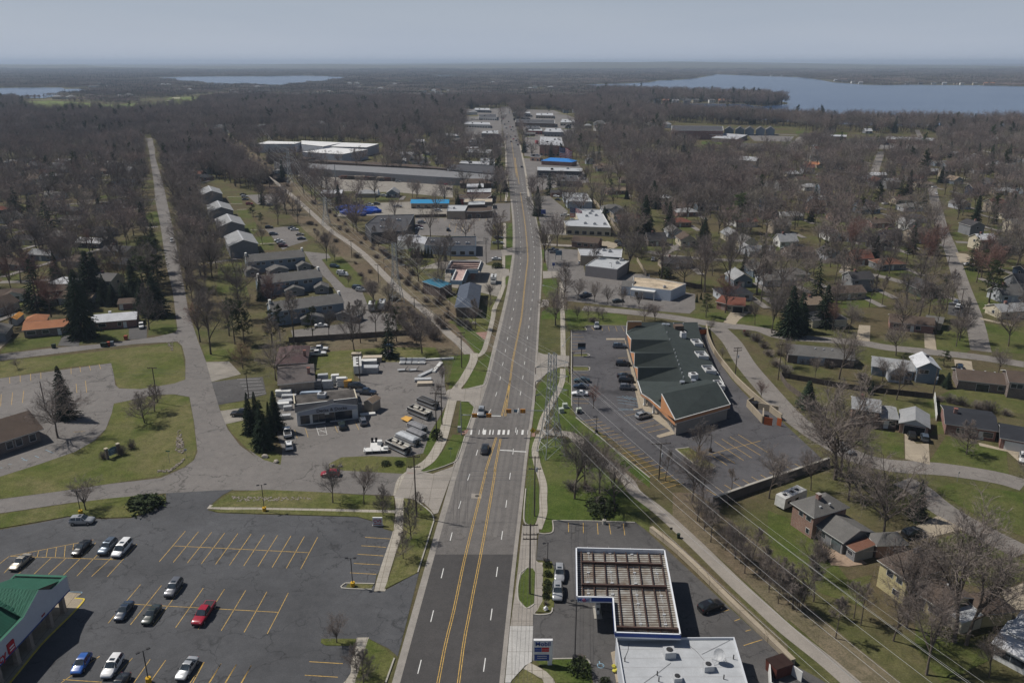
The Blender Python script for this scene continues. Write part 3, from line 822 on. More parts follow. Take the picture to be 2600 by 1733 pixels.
def rot_about(d,ang,roll,rg=None):
 u=d.cross(Vector((0,0,1))if abs(d.z)<.98 else Vector((1,0,0))).normalized()
 v=d.cross(u)
 return(d*math.cos(ang)+(u*math.cos(roll)+v*math.sin(roll))*math.sin(ang)).normalized()
def bare_tree(seed,form,fine=1.0,lod=0):
 """leafless tree 1 unit = 1 m, about 14 m tall; returns trunk and twig builders"""
 rg=random.Random(seed)
 tr,cr=MB(),MB()
 H=14.0
 def limb(p,d,L,r,up,n,wig):
  pts=[p.copy()]
  for i in range(n):
   d=(d+Vector((rg.uniform(-wig,wig),rg.uniform(-wig,wig),rg.uniform(-wig,wig)*.6+up))).normalized()
   p=p+d*(L/n)
   pts.append(p.copy())
  return pts,d
 def along(pts,t):
  k=t*(len(pts)-1)
  i=min(int(k),len(pts)-2)
  return pts[i].lerp(pts[i+1],k-i),(pts[i+1]-pts[i]).normalized()
 def twigs(pts,L,n,w):
  for q in range(n):
   t=rg.uniform(.15,1)
   p,d=along(pts,t)
   dd=rot_about(d,rg.uniform(.35,1.0),rg.uniform(0,6.28))
   dd=(dd+Vector((0,0,rg.uniform(-.05,.35)))).normalized()
   l=L*rg.uniform(.55,1.2)
   e=p+dd*l
   s=dd.cross(Vector((rg.uniform(-1,1),rg.uniform(-1,1),rg.uniform(-1,1)))).normalized()*w
   cr.tri(p-s,p+s,e)
   if lod==0:
    for k in range(2):
     p2=p.lerp(e,rg.uniform(.3,.8))
     d2=rot_about(dd,rg.uniform(.4,.9),rg.uniform(0,6.28))
     s2=s*.75
     cr.tri(p2-s2,p2+s2,p2+d2*l*rg.uniform(.4,.7))
 P_=dict(vase=(.2,6,.45,.62,.07,.85),oval=(.12,18,.7,.46,.12,.5),oak=(.22,8,.85,.62,.03,1.0),tall=(.42,9,.45,.34,.1,.6),small=(.12,7,.7,.62,.05,.9))[form]
 clear,nl,ang,reach,up,spread=P_
 if form in('oval','tall'):
  tp,_=limb(Vector((0,0,-.2)),Vector((0,0,1)),H*.93,.2,.06,9,.07)
  tr.tube(tp,.21,6,0,.03)
 else:
  tp,_=limb(Vector((0,0,-.2)),Vector((0,0,1)),H*(clear+.22),.2,.05,5,.07)
  tr.tube(tp,.27,7,0,.12)
 for i in range(nl):
  f=(i+.5)/nl
  if form in('oval','tall'):
   t=clear+(1-clear)*.93*f
   L=H*reach*(1-.72*f)*rg.uniform(.8,1.15)
   a=ang+.35*(1-f)
  else:
   t=.62+.38*f
   L=H*reach*rg.uniform(.8,1.12)
   a=ang*rg.uniform(.45,1.25)*(1.25-.6*f)
  p,d=along(tp,min(.99,t))
  d2=rot_about(d,a,i*2.4+rg.uniform(-.4,.4))
  lp,_=limb(p,d2,L,.1,up,6,.2)
  r0=.1*(L/(H*.5))+.03
  tr.tube(lp,r0,5,0,.025,cap=False)
  nb=int((5+6*L/(H*.5))*fine)
  for b in range(nb):
   t=.18+.82*(b+rg.random())/nb
   p2,d3=along(lp,min(t,.995))
   bl=L*.42*(1.15-.6*t)*rg.uniform(.7,1.3)
   bp,_=limb(p2,rot_about(d3,rg.uniform(.45,1.05),rg.uniform(0,6.28)),bl,.05,up*.8,4,.25)
   cr.tube(bp,.045*(1.2-t*.5),3,0,.014,cap=False)
   ns=int(5*fine)
   for s in range(ns):
    t2=.2+.8*(s+rg.random())/ns
    p3,d4=along(bp,min(t2,.99))
    sl=bl*.5*rg.uniform(.6,1.2)
    sp,_=limb(p3,rot_about(d4,rg.uniform(.4,1.0),rg.uniform(0,6.28)),sl,.02,.05,2,.2)
    cr.tube(sp,.024,3,0,.01,cap=False)
    twigs(sp,max(.5,sl*.75),5 if lod==0 else 4,.02 if lod==0 else .045)
   twigs(bp,bl*.5,3,.02)
 return tr,cr
def spruce(seed,H=14.0,R0=.24,dense=1.0,gap=.0):
 rg=random.Random(seed)
 tr,cr=MB(),MB()
 tr.tube([(0,0,-.2),(0,0,H*.97)],.22,6,0,.02)
 z=H*.04
 while z<H*.985:
  f=1-z/H
  rad=H*R0*(f**.82)*rg.uniform(.82,1.12)+.12
  nb=max(5,int(15*dense*(f**.6)))
  for b in range(nb):
   if rg.random()<gap:
    continue
   a=rg.uniform(0,6.283)
   L=rad*rg.uniform(.7,1.12)
   dx,dy=math.cos(a),math.sin(a)
   tip=Vector((dx*L,dy*L,z-L*rg.uniform(.12,.38)))
   root=Vector((0,0,z+.08*L))
   side=Vector((-dy,dx,0))
   m=max(3,int(L*2.6))
   for k in range(m):
    t=.25+.75*(k+rg.random())/m
    c=root.lerp(tip,t)
    wd=L*.17*(1.25-t)+.1
    for s in(-1,1):
     e=c+side*s*wd*rg.uniform(.7,1.5)+Vector((dx,dy,0))*wd*.8+Vector((0,0,-wd*rg.uniform(.1,.7)))
     q=Vector((rg.uniform(-.1,.1),rg.uniform(-.1,.1),.12+wd*.25))
     cr.tri(c-Vector((dx,dy,0))*wd*.3,c+q,e)
    cr.tri(c+side*.12,c-side*.12,c+(tip-root).normalized()*wd*1.3+Vector((0,0,-.1*wd)))
  z+=H*.026/dense*(.6+f)
 return tr,cr
def pine(seed,H=16.0):
 rg=random.Random(seed)
 tr,cr=MB(),MB()
 tp=[Vector((rg.uniform(-.15,.15)*i,rg.uniform(-.15,.15)*i,H*i/6-.2))for i in range(7)]
 tr.tube(tp,.25,6,0,.04)
 for i in range(34):
  t=.25+.75*(i+rg.random())/34
  k=t*6
  j=min(5,int(k))
  p=tp[j].lerp(tp[j+1],k-j)
  a=rg.uniform(0,6.28)
  L=H*.26*(1.12-t)**.6*rg.uniform(.6,1.2)
  e=p+Vector((math.cos(a)*L,math.sin(a)*L,L*rg.uniform(.0,.4)))
  tr.tube([p,e],.06,3,0,.02,cap=False)
  for b in range(15):
   c=p.lerp(e,rg.uniform(.3,1.05))+Vector((rg.gauss(0,.35),rg.gauss(0,.35),rg.gauss(.15,.25)))
   for q in range(14):
    d=Vector((rg.gauss(0,1),rg.gauss(0,1),rg.gauss(.25,.8))).normalized()
    s=d.cross(Vector((rg.random(),rg.random(),rg.random()))).normalized()*.06
    cr.tri(c-s,c+s,c+d*rg.uniform(.3,.6))
 return tr,cr
def bush(seed,leafy=True,n=420):
 """unit shrub, radius 1, height 1.3"""
 rg=random.Random(seed)
 st,cr=MB(),MB()
 for i in range(9):
  a=i*.7
  st.tube([(0,0,-.05),(math.cos(a)*.3,math.sin(a)*.3,.5),(math.cos(a)*.6,math.sin(a)*.6,.9)],.025,3,0,.01,cap=False)
 for i in range(n):
  a,u=rg.uniform(0,6.28),rg.random()
  r=.95*(u**.4)*(1+.18*math.sin(3*a+seed))
  z=rg.random()**.8
  k=math.sqrt(max(0,1-(z-.35)**2*1.9))
  c=Vector((math.cos(a)*r*k,math.sin(a)*r*k,z*1.2))
  if leafy:
   d=Vector((rg.gauss(0,1),rg.gauss(0,1),rg.gauss(.2,1))).normalized()
   s=d.cross(Vector((rg.random(),rg.random(),rg.random()))).normalized()*.09
   cr.tri(c-s,c+s,c+d*.24)
  else:
   d=(Vector((c.x,c.y,.8))+Vector((rg.gauss(0,.4),rg.gauss(0,.4),rg.gauss(.3,.3)))).normalized()
   s=d.cross(Vector((rg.random(),rg.random(),rg.random()))).normalized()*.02
   b=Vector((c.x*.3,c.y*.3,c.z*.4))
   cr.tri(b-s,b+s,c)
   cr.tri(c-s,c+s,c+d*.35)
 return st,cr
KINDS_={}
def variants(kind,builders,bark,leaf):
 KINDS_[kind]=[(mesh_of(t,'trunk',bark),mesh_of(c,'crown',leaf))for t,c in builders]
variants('vase',[bare_tree(i,'vase',1.2)for i in(1,2,3)],BARK,TWIG)
variants('oval',[bare_tree(i,'oval',1.1)for i in(4,5,6)],BARK,TWIG)
variants('oak',[bare_tree(i,'oak',1.15)for i in(7,8)],BARK,TWIG)
variants('tall',[bare_tree(i,'tall',1.2)for i in(9,10,11)],BARK,TWIG)
variants('small',[bare_tree(i,'small')for i in(12,13)],BARK,TWIG)
variants('red',[bare_tree(i,'vase')for i in(14,)],BARK,TWIG_RED)
variants('tan',[bare_tree(i,'small',1.2)for i in(15,)],BARK,TWIG_TAN)
variants('birch',[bare_tree(i,'tall',.8)for i in(16,)],BARK2,TWIG)
variants('spruce',[spruce(1,R0=.27,dense=1.45),spruce(2,R0=.23,dense=1.4),spruce(3,R0=.31,dense=1.35)],BARK,NEEDLE)
variants('cedar',[spruce(5,R0=.16,dense=1.5)],BARK,NEEDLE)
variants('ragged',[spruce(4,R0=.26,dense=.95,gap=.3)],BARK,NEEDLE)
variants('pine',[pine(1),pine(2)],BARK,NEEDLE2)
variants('bush',[bush(1),bush(2)],BARK,BUSH)
variants('twiggy',[bush(3,False,420),bush(4,False,420)],BARK,TWIG)
BASE_H=dict(pine=16.0,bush=1.3,twiggy=1.6)
PLANTED=[]
NAME_OF=dict(spruce='spruce_tree',cedar='cedar_tree',ragged='spruce_tree',pine='pine_tree',bush='shrub',twiggy='bare_shrub',birch='birch_tree')
CAT_OF=dict(bush='shrub',twiggy='shrub')
def plant(kind,loc,h,wide=1.0,label=None,group=None,rz=None,var=None):
 v=KINDS_[kind]
 rg=random.Random(int(loc[0]*13+loc[1]*7))
 tm,cm=v[rg.randrange(len(v))if var is None else var%len(v)]
 o=thing(NAME_OF.get(kind,'bare_tree'),label,CAT_OF.get(kind,'tree'),loc,rg.uniform(0,6.28)if rz is None else rz,group)
 k=h/BASE_H.get(kind,14.0)
 o.scale=(k*wide,k*wide,k)
 for nm,me in(('stem' if kind in CAT_OF else 'trunk',tm),('foliage' if kind in CAT_OF else 'crown',cm)):
  c=bpy.data.objects.new(nm,me)
  col.objects.link(c)
  c.parent=o
 PLANTED.append((o,kind,h*(.3 if kind not in CAT_OF else .8)*wide))
 return o
# ============================= VEHICLES (front towards +X, origin on the ground)
GLASS=glassy('car_glass')
RUBBER=mat('tyre_rubber',(.02,.02,.02),.9,.2,3)
RIM=paint('wheel_rim',(.35,.35,.36),.3,.6)
HEADL=paint('headlight_lens',(.55,.57,.6),.1)
TAILL=paint('tail_light_lens',(.35,.02,.02),.2)
TRIM=mat('dark_trim',(.03,.03,.032),.6,.2,2)
CARC=dict(white=(.72,.72,.72),silver=(.42,.43,.44),grey=(.16,.165,.18),black=(.014,.014,.016),blue=(.025,.10,.36),navy=(.018,.032,.06),red=(.32,.012,.028),teal=(.03,.06,.075),tan=(.40,.36,.29),green=(.02,.03,.026),slate=(.11,.14,.18),maroon=(.12,.015,.02),orange=(.45,.12,.03))
def carpaint(c):
 return paint('car_paint_'+c,CARC[c],.28,.35 if c in('silver','grey','slate','tan')else 0)
FORMS=dict(sedan=[(-2.38,.42,.78,.80,.74,.66),(-2.25,.25,.92,.96,.86,.74),(-1.55,.2,.96,1.02,.91,.76),(-.75,.2,.95,1.42,.91,.58),(.1,.2,.93,1.46,.91,.6),(.95,.2,.92,.98,.91,.74),(1.7,.22,.84,.88,.9,.72),(2.25,.3,.7,.74,.82,.64),(2.4,.42,.6,.62,.7,.6)],hatch=[(-2.1,.42,.86,.88,.74,.62),(-2.0,.25,1.0,1.06,.86,.62),(-1.45,.2,1.0,1.44,.9,.57),(-.6,.2,.97,1.52,.9,.6),(.15,.2,.95,1.5,.9,.6),(.98,.2,.94,1.0,.9,.74),(1.65,.22,.86,.9,.88,.72),(2.1,.3,.72,.76,.8,.64),(2.22,.42,.62,.64,.7,.6)],suv=[(-2.36,.48,1.0,1.02,.82,.68),(-2.27,.3,1.1,1.16,.91,.68),(-1.95,.26,1.1,1.64,.94,.64),(-.8,.26,1.08,1.72,.94,.66),(.25,.26,1.06,1.7,.94,.66),(1.02,.26,1.05,1.12,.94,.78),(1.75,.28,.99,1.04,.93,.76),(2.28,.36,.84,.88,.86,.7),(2.4,.5,.7,.72,.76,.66)],van=[(-2.55,.48,1.05,1.07,.86,.72),(-2.48,.3,1.1,1.2,.95,.74),(-2.3,.26,1.1,1.74,.97,.7),(-.8,.26,1.06,1.8,.97,.72),(.7,.26,1.03,1.76,.97,.7),(1.6,.26,1.0,1.06,.96,.8),(2.1,.28,.92,.96,.93,.76),(2.5,.36,.78,.82,.86,.7),(2.6,.5,.66,.68,.76,.66)],pickup=[(-2.95,.6,1.08,1.1,.93,.9),(-2.9,.5,1.08,1.12,.97,.92),(-1.0,.42,1.1,1.14,.98,.92),(-.85,.4,1.1,1.82,.98,.68),(.55,.4,1.1,1.84,.98,.7),(1.3,.4,1.1,1.16,.98,.84),(2.3,.42,1.05,1.1,.97,.82),(2.75,.46,.98,1.0,.93,.78),(2.9,.6,.8,.82,.86,.74)],jeep=[(-1.95,.6,1.05,1.08,.78,.72),(-1.9,.5,1.08,1.75,.8,.7),(-.6,.48,1.08,1.82,.8,.72),(.3,.48,1.08,1.8,.8,.7),(.62,.48,1.08,1.14,.8,.74),(1.6,.5,1.04,1.08,.78,.66),(1.9,.55,.98,1.0,.7,.6)])
def car_meshes(form):
 S=FORMS[form]
 body=MB()
 n=len(S)
 rows=[]
 for(x,zb,zs,zt,w,wt)in S:
  half=[(w*.9,zb),(w,zb+(zs-zb)*.3),(w,zb+(zs-zb)*.75),(w*.97,zs),(wt,zt)]
  half2=[(wt*.5,zt+.025)]
  ring=[(x,-y,z)for y,z in half+half2]+[(x,y,z)for y,z in(half+half2)[::-1]]
  rows.append(ring)
 k=12
 vs=[p for r in rows for p in r]
 fs=[]
 for i in range(n-1):
  for j in range(k):
   a,b=i*k+j,i*k+(j+1)%k
   fs.append((a,b,b+k,a+k))
 fs+=[tuple(range(k))[::-1],tuple(range((n-1)*k,n*k))]
 body.add(vs,[f[::-1]for f in fs])
 cab=[i for i in range(n)if S[i][3]-S[i][2]>.3]
 i0,i1=cab[0],cab[-1]
 def pane(a,b,c,d,m=.08,off=.012):
  q=[Vector(v)for v in(a,b,c,d)]
  ctr=sum(q,Vector())/4
  nn=(q[1]-q[0]).cross(q[3]-q[0]).normalized()
  if nn.dot(ctr-Vector((ctr.x*.6,0,.8)))<0:
   nn=-nn
  return[v+(ctr-v).normalized()*m+nn*off for v in q]
 G=dict(windshield=MB(),rear_window=MB(),side_window=MB(),side_window_2=MB())
 def r(i,j):
  return rows[i][j]
 for key,lo_,hi_ in(('windshield',i1+1,i1),('rear_window',i0-1,i0)):
  G[key].quad(*pane(r(lo_,4),r(lo_,5),r(hi_,5),r(hi_,4),.03,.02))
  G[key].quad(*pane(r(lo_,5),r(lo_,6),r(hi_,6),r(hi_,5),.0,.02))
  G[key].quad(*pane(r(lo_,6),r(lo_,7),r(hi_,7),r(hi_,6),.03,.02))
 for key,a,b in(('side_window',3,4),('side_window_2',8,7)):
  for i in range(i0,i1):
   G[key].quad(*pane(r(i,a),r(i+1,a),r(i+1,b),r(i,b),.07))
  q=pane(r(i1,a),r(i1+1,a),r(i1,b),r(i1,b),.07)
  G[key].tri(q[0],q[1],q[2])
  if form!='pickup':
   q=pane(r(i0-1,a),r(i0,a),r(i0,b),r(i0,b),.07)
   G[key].tri(q[0],q[1],q[2])
 if form=='suv' or form=='van':
  sr=MB()
  zz=S[i0+1][3]+.03
  sr.quad((-.55,-.4,zz),(.0,-.4,zz),(.0,.4,zz),(-.55,.4,zz))
  G['sunroof']=sr
 if form=='pickup':
  bd=MB()
  bd.quad((-2.82,-.8,1.15),(-1.05,-.8,1.17),(-1.05,.8,1.17),(-2.82,.8,1.15))
  G['bed']=bd
 x0,x1,w=S[0][0],S[-1][0],S[3][4]
 wl=[(x0+.85,1),(x0+.85,-1),(x1-.88,1),(x1-.88,-1)]
 rad=.35 if form not in('pickup','jeep')else .4
 wheel,rim=MB(),MB()
 wheel.tube([(0,-.12,0),(0,.12,0)],rad,14)
 rim.tube([(0,-.125,0),(0,.125,0)],rad*.62,10)
 hl,tl=MB(),MB()
 zf,zr=S[-2][2]-.06,S[1][2]-.16
 hl.box((x1-.13,0,zf-.1),(.12,.3,.14))
 tl.box((x0+.07,0,zr-.12),(.1,.22,.26))
 mir=MB()
 for s in(-1,1):
  mir.box((S[i1+1][0]-.25,s*(w+.1),S[i1][2]+.02),(.14,.2,.15))
 bump=MB()
 bump.box((x1-.08,0,.3),(.2,S[-1][4]*1.9,.2))
 bump.box((x0+.06,0,.32),(.2,S[0][4]*1.9,.2))
 def me(mb,nm,m,sm=None):
  d=mesh_of(mb,nm,m)
  if sm:
   d.polygons.foreach_set('use_smooth',[True]*len(d.polygons))
   d.set_sharp_from_angle(angle=R(sm))
  return d
 out=dict(body=me(body,'body',carpaint('white'),38),wheel=me(wheel,'wheel',RUBBER),rim=me(rim,'rim',RIM),headlight=me(hl,'headlight',HEADL),tail_light=me(tl,'tail_light',TAILL),mirror=me(mir,'wing_mirrors',TRIM),bumper=me(bump,'bumpers',TRIM),glass={g:me(m,g,GLASS if g!='bed' else TRIM)for g,m in G.items()},wl=wl,rad=rad,hx=(x1,x0),hy=(S[-2][5]*.78,S[1][4]*.8))
 far=MB()
 far.add(body.v,body.f,0)
 for g in G.values():
  far.add(g.v,g.f,1)
 for(x,s)in wl:
  far.tube([(x,s*w-.1,rad),(x,s*w+.03,rad)],rad,8,2)
 fm=bpy.data.meshes.new('car')
 fm.from_pydata(far.v,[],far.f)
 for x in(carpaint('white'),GLASS,RUBBER):
  fm.materials.append(x)
 fm.polygons.foreach_set('material_index',far.m)
 out['far']=fm
 out['w']=w
 return out
CARS={f:car_meshes(f)for f in FORMS}
FARPAINT={}
def _add(nm,me,parent,loc=(0,0,0),m=None):
 o=bpy.data.objects.new(nm,me)
 col.objects.link(o)
 o.parent=parent
 o.location=loc
 if m:
  o.material_slots[0].link='OBJECT'
  o.material_slots[0].material=m
 return o
VEH=[]
KINDNAME=dict(sedan=('sedan','car'),hatch=('hatchback','car'),suv=('suv','car'),van=('minivan','van'),pickup=('pickup_truck','truck'),jeep=('off_road_car','car'))
def car(form,colour,loc,rz,label=None,group=None,far=False,k=1.0):
 C=CARS[form]
 nm,cat=KINDNAME[form]
 if far:
  o=bpy.data.objects.new(nm,C['far'])
  col.objects.link(o)
  o.material_slots[0].link='OBJECT'
  o.material_slots[0].material=carpaint(colour)
  o.location,o.rotation_euler.z=loc,rz
  tag(o,label,cat,group)
 else:
  o=thing(nm,label,cat,loc,rz,group)
  b=_add('body',C['body'],o,m=carpaint(colour))
  _add('wing_mirrors',C['mirror'],b)
  _add('bumpers',C['bumper'],b)
  for g,me in C['glass'].items():
   _add(g.replace('_2',''),me,o)
  for(x,s)in C['wl']:
   wv=_add('wheel',C['wheel'],o,(x,s*(C['w']-.06),C['rad']))
   _add('rim',C['rim'],wv)
  for s in(-1,1):
   _add('headlight',C['headlight'],o,(0,s*C['hy'][0],0))
   _add('tail_light',C['tail_light'],o,(0,s*C['hy'][1],0))
 if k!=1:
  o.scale=(k,k,k)
 VEH.append((o,form,colour))
 return o
def heading(a,b):
 """direction from ground point a to b"""
 return math.atan2(b.y-a.y,b.x-a.x)
# ============================= BUILDINGS
W_TRIM=mat('white_trim',(.62,.62,.60),.7,.08,1)
D_GLASS=glassy('window_glass',(.025,.032,.042))
WHITE_ROOF=mat('white_membrane',(.40,.415,.43),.7,.10,.5,grain=.06)
PALE_ROOF=mat('grey_membrane',(.40,.41,.43),.8,.13,.4,grain=.08)
DARK_ROOF=mat('dark_membrane',(.062,.062,.068),.9,.2,.4,grain=.12)
TAN_ROOF=mat('gravel_roof',(.42,.36,.28),.9,.3,.25,grain=.1)
UNIT=mat('hvac_metal',(.42,.43,.44),.55,.12,1.5)
WC=dict(white=(.62,.62,.60),cream=(.52,.47,.36),yellow=(.46,.40,.22),grey=(.20,.205,.215),blue=(.17,.215,.26),dark=(.055,.055,.06),tan=(.33,.28,.22),navy=(.02,.035,.06),green=(.06,.085,.07),pale=(.40,.42,.45),red=(.24,.05,.04),brown=(.12,.085,.065))
RC=dict(grey=(.128,.124,.118),dark=(.055,.053,.055),brown=(.095,.072,.058),tan=(.20,.155,.115),white=(.50,.51,.53),pale=(.27,.275,.28),red=(.15,.062,.045),rust=(.15,.075,.052),green=(.044,.054,.052),black=(.032,.034,.04),blue=(.08,.095,.125),cream=(.42,.38,.3),terracotta=(.33,.15,.08))
def wallm(c):
 return brick('brick_'+c,{'brick':(.26,.115,.068),'redbrick':(.24,.075,.05),'darkbrick':(.105,.06,.045),'tanbrick':(.30,.23,.17)}[c])if 'brick' in c else mat('siding_'+c,WC[c],.8,.1,.8)
def roofm(c):
 return shingle('roof_'+c,RC[c])
class Frame:
 """local frame of a wing: u along the near wall A->B, v away from the viewer, z up"""
 def __init__(s,A,B,depth=None,C=None,out=None):
  s.A=Vector((A[0],A[1],0))
  d=Vector((B[0]-A[0],B[1]-A[1],0))
  s.L=d.length
  s.u=d.normalized()
  n=Vector((-s.u.y,s.u.x,0))
  if C is not None:
   k=(Vector((C[0],C[1],0))-Vector((B[0],B[1],0))).dot(n)
   if k<0:
    n,k=-n,-k
   depth=k if depth is None else depth
  elif n.dot(s.A+d*.5)<0:
   n=-n
  s.v,s.D=n,depth
 def __call__(s,u,v,z):
  p=s.A+s.u*u+s.v*v
  return(p.x,p.y,z)
 def quad(s,mb,pts,mi=0):
  mb.add([s(*p)for p in pts],[tuple(range(len(pts)))],mi)
 def slab(s,mb,pts,th=.16,mi=0,edge=1):
  """roof plane with thickness; its rim is fascia"""
  n=len(pts)
  hi=[s(*p)for p in pts]
  lo=[s(p[0],p[1],p[2]-th)for p in pts]
  mb.add(hi,[tuple(range(n))],mi)
  mb.add(lo,[tuple(range(n))[::-1]],edge)
  mb.add(hi+lo,[(i,(i+1)%n,n+(i+1)%n,n+i)for i in range(n)],edge)
 def box(s,mb,u,v,z,du,dv,dz,mi=0):
  """box by its near-left-bottom corner"""
  c=[s(u+a*du,v+b*dv,z+k*dz)for k in(0,1)for a,b in((0,0),(1,0),(1,1),(0,1))]
  mb.add(c,[(3,2,1,0),(4,5,6,7),(0,1,5,4),(1,2,6,5),(2,3,7,6),(3,0,4,7)],mi)
def frame_at(f,side):
 """(origin, along, outward, length) of a wall"""
 if side=='f':
  return f.A,f.u,-f.v,f.L
 if side=='b':
  return f.A+f.v*f.D,f.u,f.v,f.L
 if side=='l':
  return f.A,f.v,-f.u,f.D
 return f.A+f.u*f.L,f.v,f.u,f.D
def opening(t,f,side,s,z,w_,h_,name='window',frame=None,glass=None):
 """window or door: frame that stands proud of the wall, pane (or leaf) as its child"""
 o,a,n,L=frame_at(f,side)
 def pt(x,d,zz):
  p=o+a*(s+x)+n*d
  return(p.x,p.y,zz)
 def slabbox(x0,x1,z0,z1,d):
  mb=MB()
  c=[pt(x,dd,zz)for zz in(z0,z1)for x,dd in((x0,-.02),(x1,-.02),(x1,d),(x0,d))]
  mb.add(c,[(3,2,1,0),(4,5,6,7),(0,1,5,4),(1,2,6,5),(2,3,7,6),(3,0,4,7)])
  return mb
 fr=slabbox(-w_/2-.09,w_/2+.09,z-.09,z+h_+.09,.05).build(name,frame or W_TRIM,t)
 slabbox(-w_/2,w_/2,z,z+h_,.075).build('pane' if name=='window' else 'leaf',glass or D_GLASS,fr)
 return fr
def wing(t,f,h,roof='g',rh=1.6,wallmat=None,roofmat=None,over=.45,z0=0.0,trim=None,eave=True,wallname='wall',soffit=0.0):
 """walls + roof of one block of a building under thing t"""
 if eave==True and roof!='f':
  o=over
  f.A=f.A+f.v*o+f.u*o
  f.L-=2*o
  f.D-=2*o
 L,D=f.L,f.D
 w_=MB()
 for a,b in(((0,0),(L,0)),((L,0),(L,D)),((L,D),(0,D)),((0,D),(0,0))):
  f.quad(w_,[(*a,z0-.1),(*b,z0-.1),(*b,h),(*a,h)])
 r_=MB()
 e=over
 if roof=='g':
  for u in(0,L):
   f.quad(w_,[(u,0,h),(u,D,h),(u,D/2,h+rh*(D/2)/(D/2+e)-.02)])
  k=rh*1.0
  f.slab(r_,[(-e,-e,h),(L+e,-e,h),(L+e,D/2,h+k),(-e,D/2,h+k)])
  f.slab(r_,[(L+e,D+e,h),(-e,D+e,h),(-e,D/2,h+k),(L+e,D/2,h+k)])
 elif roof=='x':
  for v in(0,D):
   f.quad(w_,[(0,v,h),(L,v,h),(L/2,v,h+rh*(L/2)/(L/2+e)-.02)])
  f.slab(r_,[(-e,D+e,h),(-e,-e,h),(L/2,-e,h+rh),(L/2,D+e,h+rh)])
  f.slab(r_,[(L+e,-e,h),(L+e,D+e,h),(L/2,D+e,h+rh),(L/2,-e,h+rh)])
 elif roof=='h':
  m=min(L,D)/2
  if L>=D:
   a,b=(m,D/2,h+rh),(L-m,D/2,h+rh)
   f.slab(r_,[(-e,-e,h),(L+e,-e,h),b,a])
   f.slab(r_,[(L+e,D+e,h),(-e,D+e,h),a,b])
   f.slab(r_,[(-e,D+e,h),(-e,-e,h),a])
   f.slab(r_,[(L+e,-e,h),(L+e,D+e,h),b])
  else:
   a,b=(L/2,m,h+rh),(L/2,D-m,h+rh)
   f.slab(r_,[(-e,D+e,h),(-e,-e,h),a,b])
   f.slab(r_,[(L+e,-e,h),(L+e,D+e,h),b,a])
   f.slab(r_,[(-e,-e,h),(L+e,-e,h),a])
   f.slab(r_,[(L+e,D+e,h),(-e,D+e,h),b])
 elif roof=='s':
  for u in(0,L):
   f.quad(w_,[(u,0,h),(u,D,h),(u,D,h+rh-.02)])
  f.quad(w_,[(0,D,h),(L,D,h),(L,D,h+rh-.05),(0,D,h+rh-.05)])
  f.slab(r_,[(-e,-e,h),(L+e,-e,h),(L+e,D+e,h+rh),(-e,D+e,h+rh)])
 elif roof=='f':
  p=rh
  f.quad(r_,[(0.3,0.3,h),(L-.3,.3,h),(L-.3,D-.3,h),(.3,D-.3,h)])
  for(u,v,du,dv)in((0,0,L,.3),(0,D-.3,L,.3),(0,.3,.3,D-.6),(L-.3,.3,.3,D-.6)):
   f.box(r_,u,v,h-.25,du,dv,p+.25,1)
 w=w_.build(wallname,wallmat,t)
 r=r_.build('roof',[roofmat,trim or W_TRIM],t)
 keepout([f(-1,-1,0),f(L+1,-1,0),f(L+1,D+1,0),f(-1,D+1,0)])
 return w,r
def chimney(roof,f,u,v,z,h=1.6,m=None,w_=.8):
 mb=MB()
 f.box(mb,u-w_/2,v-w_/2,z,w_,w_,h)
 f.box(mb,u-w_/2-.08,v-w_/2-.08,z+h,w_+.16,w_+.16,.12)
 return mb.build('chimney',m or wallm('redbrick'),roof)
def vents(roof,f,pts):
 for(u,v,z)in pts:
  mb=MB()
  f.box(mb,u-.2,v-.2,z,.4,.4,.35)
  mb.build('roof_vent',UNIT,roof)
def hvac(t,x,y,z,sx=2.0,sy=1.5,sz=1.1,rot=0.0,m=None):
 mb=MB()
 mb.box((x,y,z),(sx*.96,sy*.96,.12),rot)
 mb.box((x,y,z+.12),(sx,sy,sz),rot)
 o=mb.build('rooftop_unit',m or UNIT,t)
 fan=MB()
 fan.cyl((x,y,z+sz+.12),min(sx,sy)*.34,.1,10)
 fan.build('fan',TRIM,o)
 return o
def building(name,label,cat,at0,group=None):
 return thing(name,label,cat,(at0[0],at0[1],0),0,group)
def lettering(t,txt,o,along,out,size,m,z,name='lettering',align='LEFT',up=Vector((0,0,1))):
 cu=bpy.data.curves.new(name,'FONT')
 cu.body=txt
 cu.size=size
 cu.extrude=.03
 cu.offset=size*.012
 cu.align_x=align
 cu.materials.append(m)
 tmp=bpy.data.objects.new('tmp',cu)
 me=bpy.data.meshes.new_from_object(tmp)
 bpy.data.objects.remove(tmp)
 ob=bpy.data.objects.new(name,me)
 col.objects.link(ob)
 M=Matrix((along,up,along.cross(up))).transposed().to_4x4()
 p=Vector((o[0],o[1],z))+out*.06
 base=Vector((0,0,0))
 q=t
 while q is not None:
  base+=q.location
  q=q.parent
 ob.parent=t
 ob.matrix_local=Matrix.Translation(p-base)@M
 return ob
RED_SIGN=mat('red_sign',(.45,.02,.03),.4,.1,2)
BLACK_SIGN=mat('black_lettering',(.02,.02,.02),.6,.1,2)
BLUE_SIGN=mat('blue_sign',(.018,.055,.25),.4,.12,1.5)
WHITE_SIGN=mat('white_sign',(.68,.68,.68),.45,.06,1.5)
def eaves(t,h,a,b,c,**k):
 """frame from three eave corners seen in the photograph at height h: near-left, near-right, far-right"""
 return Frame(at(t,*a,h),at(t,*b,h),C=at(t,*c,h),**k)
A0,B0=at('u',240,1352),at('u',697,838)
dirn=(B0-A0).normalized()
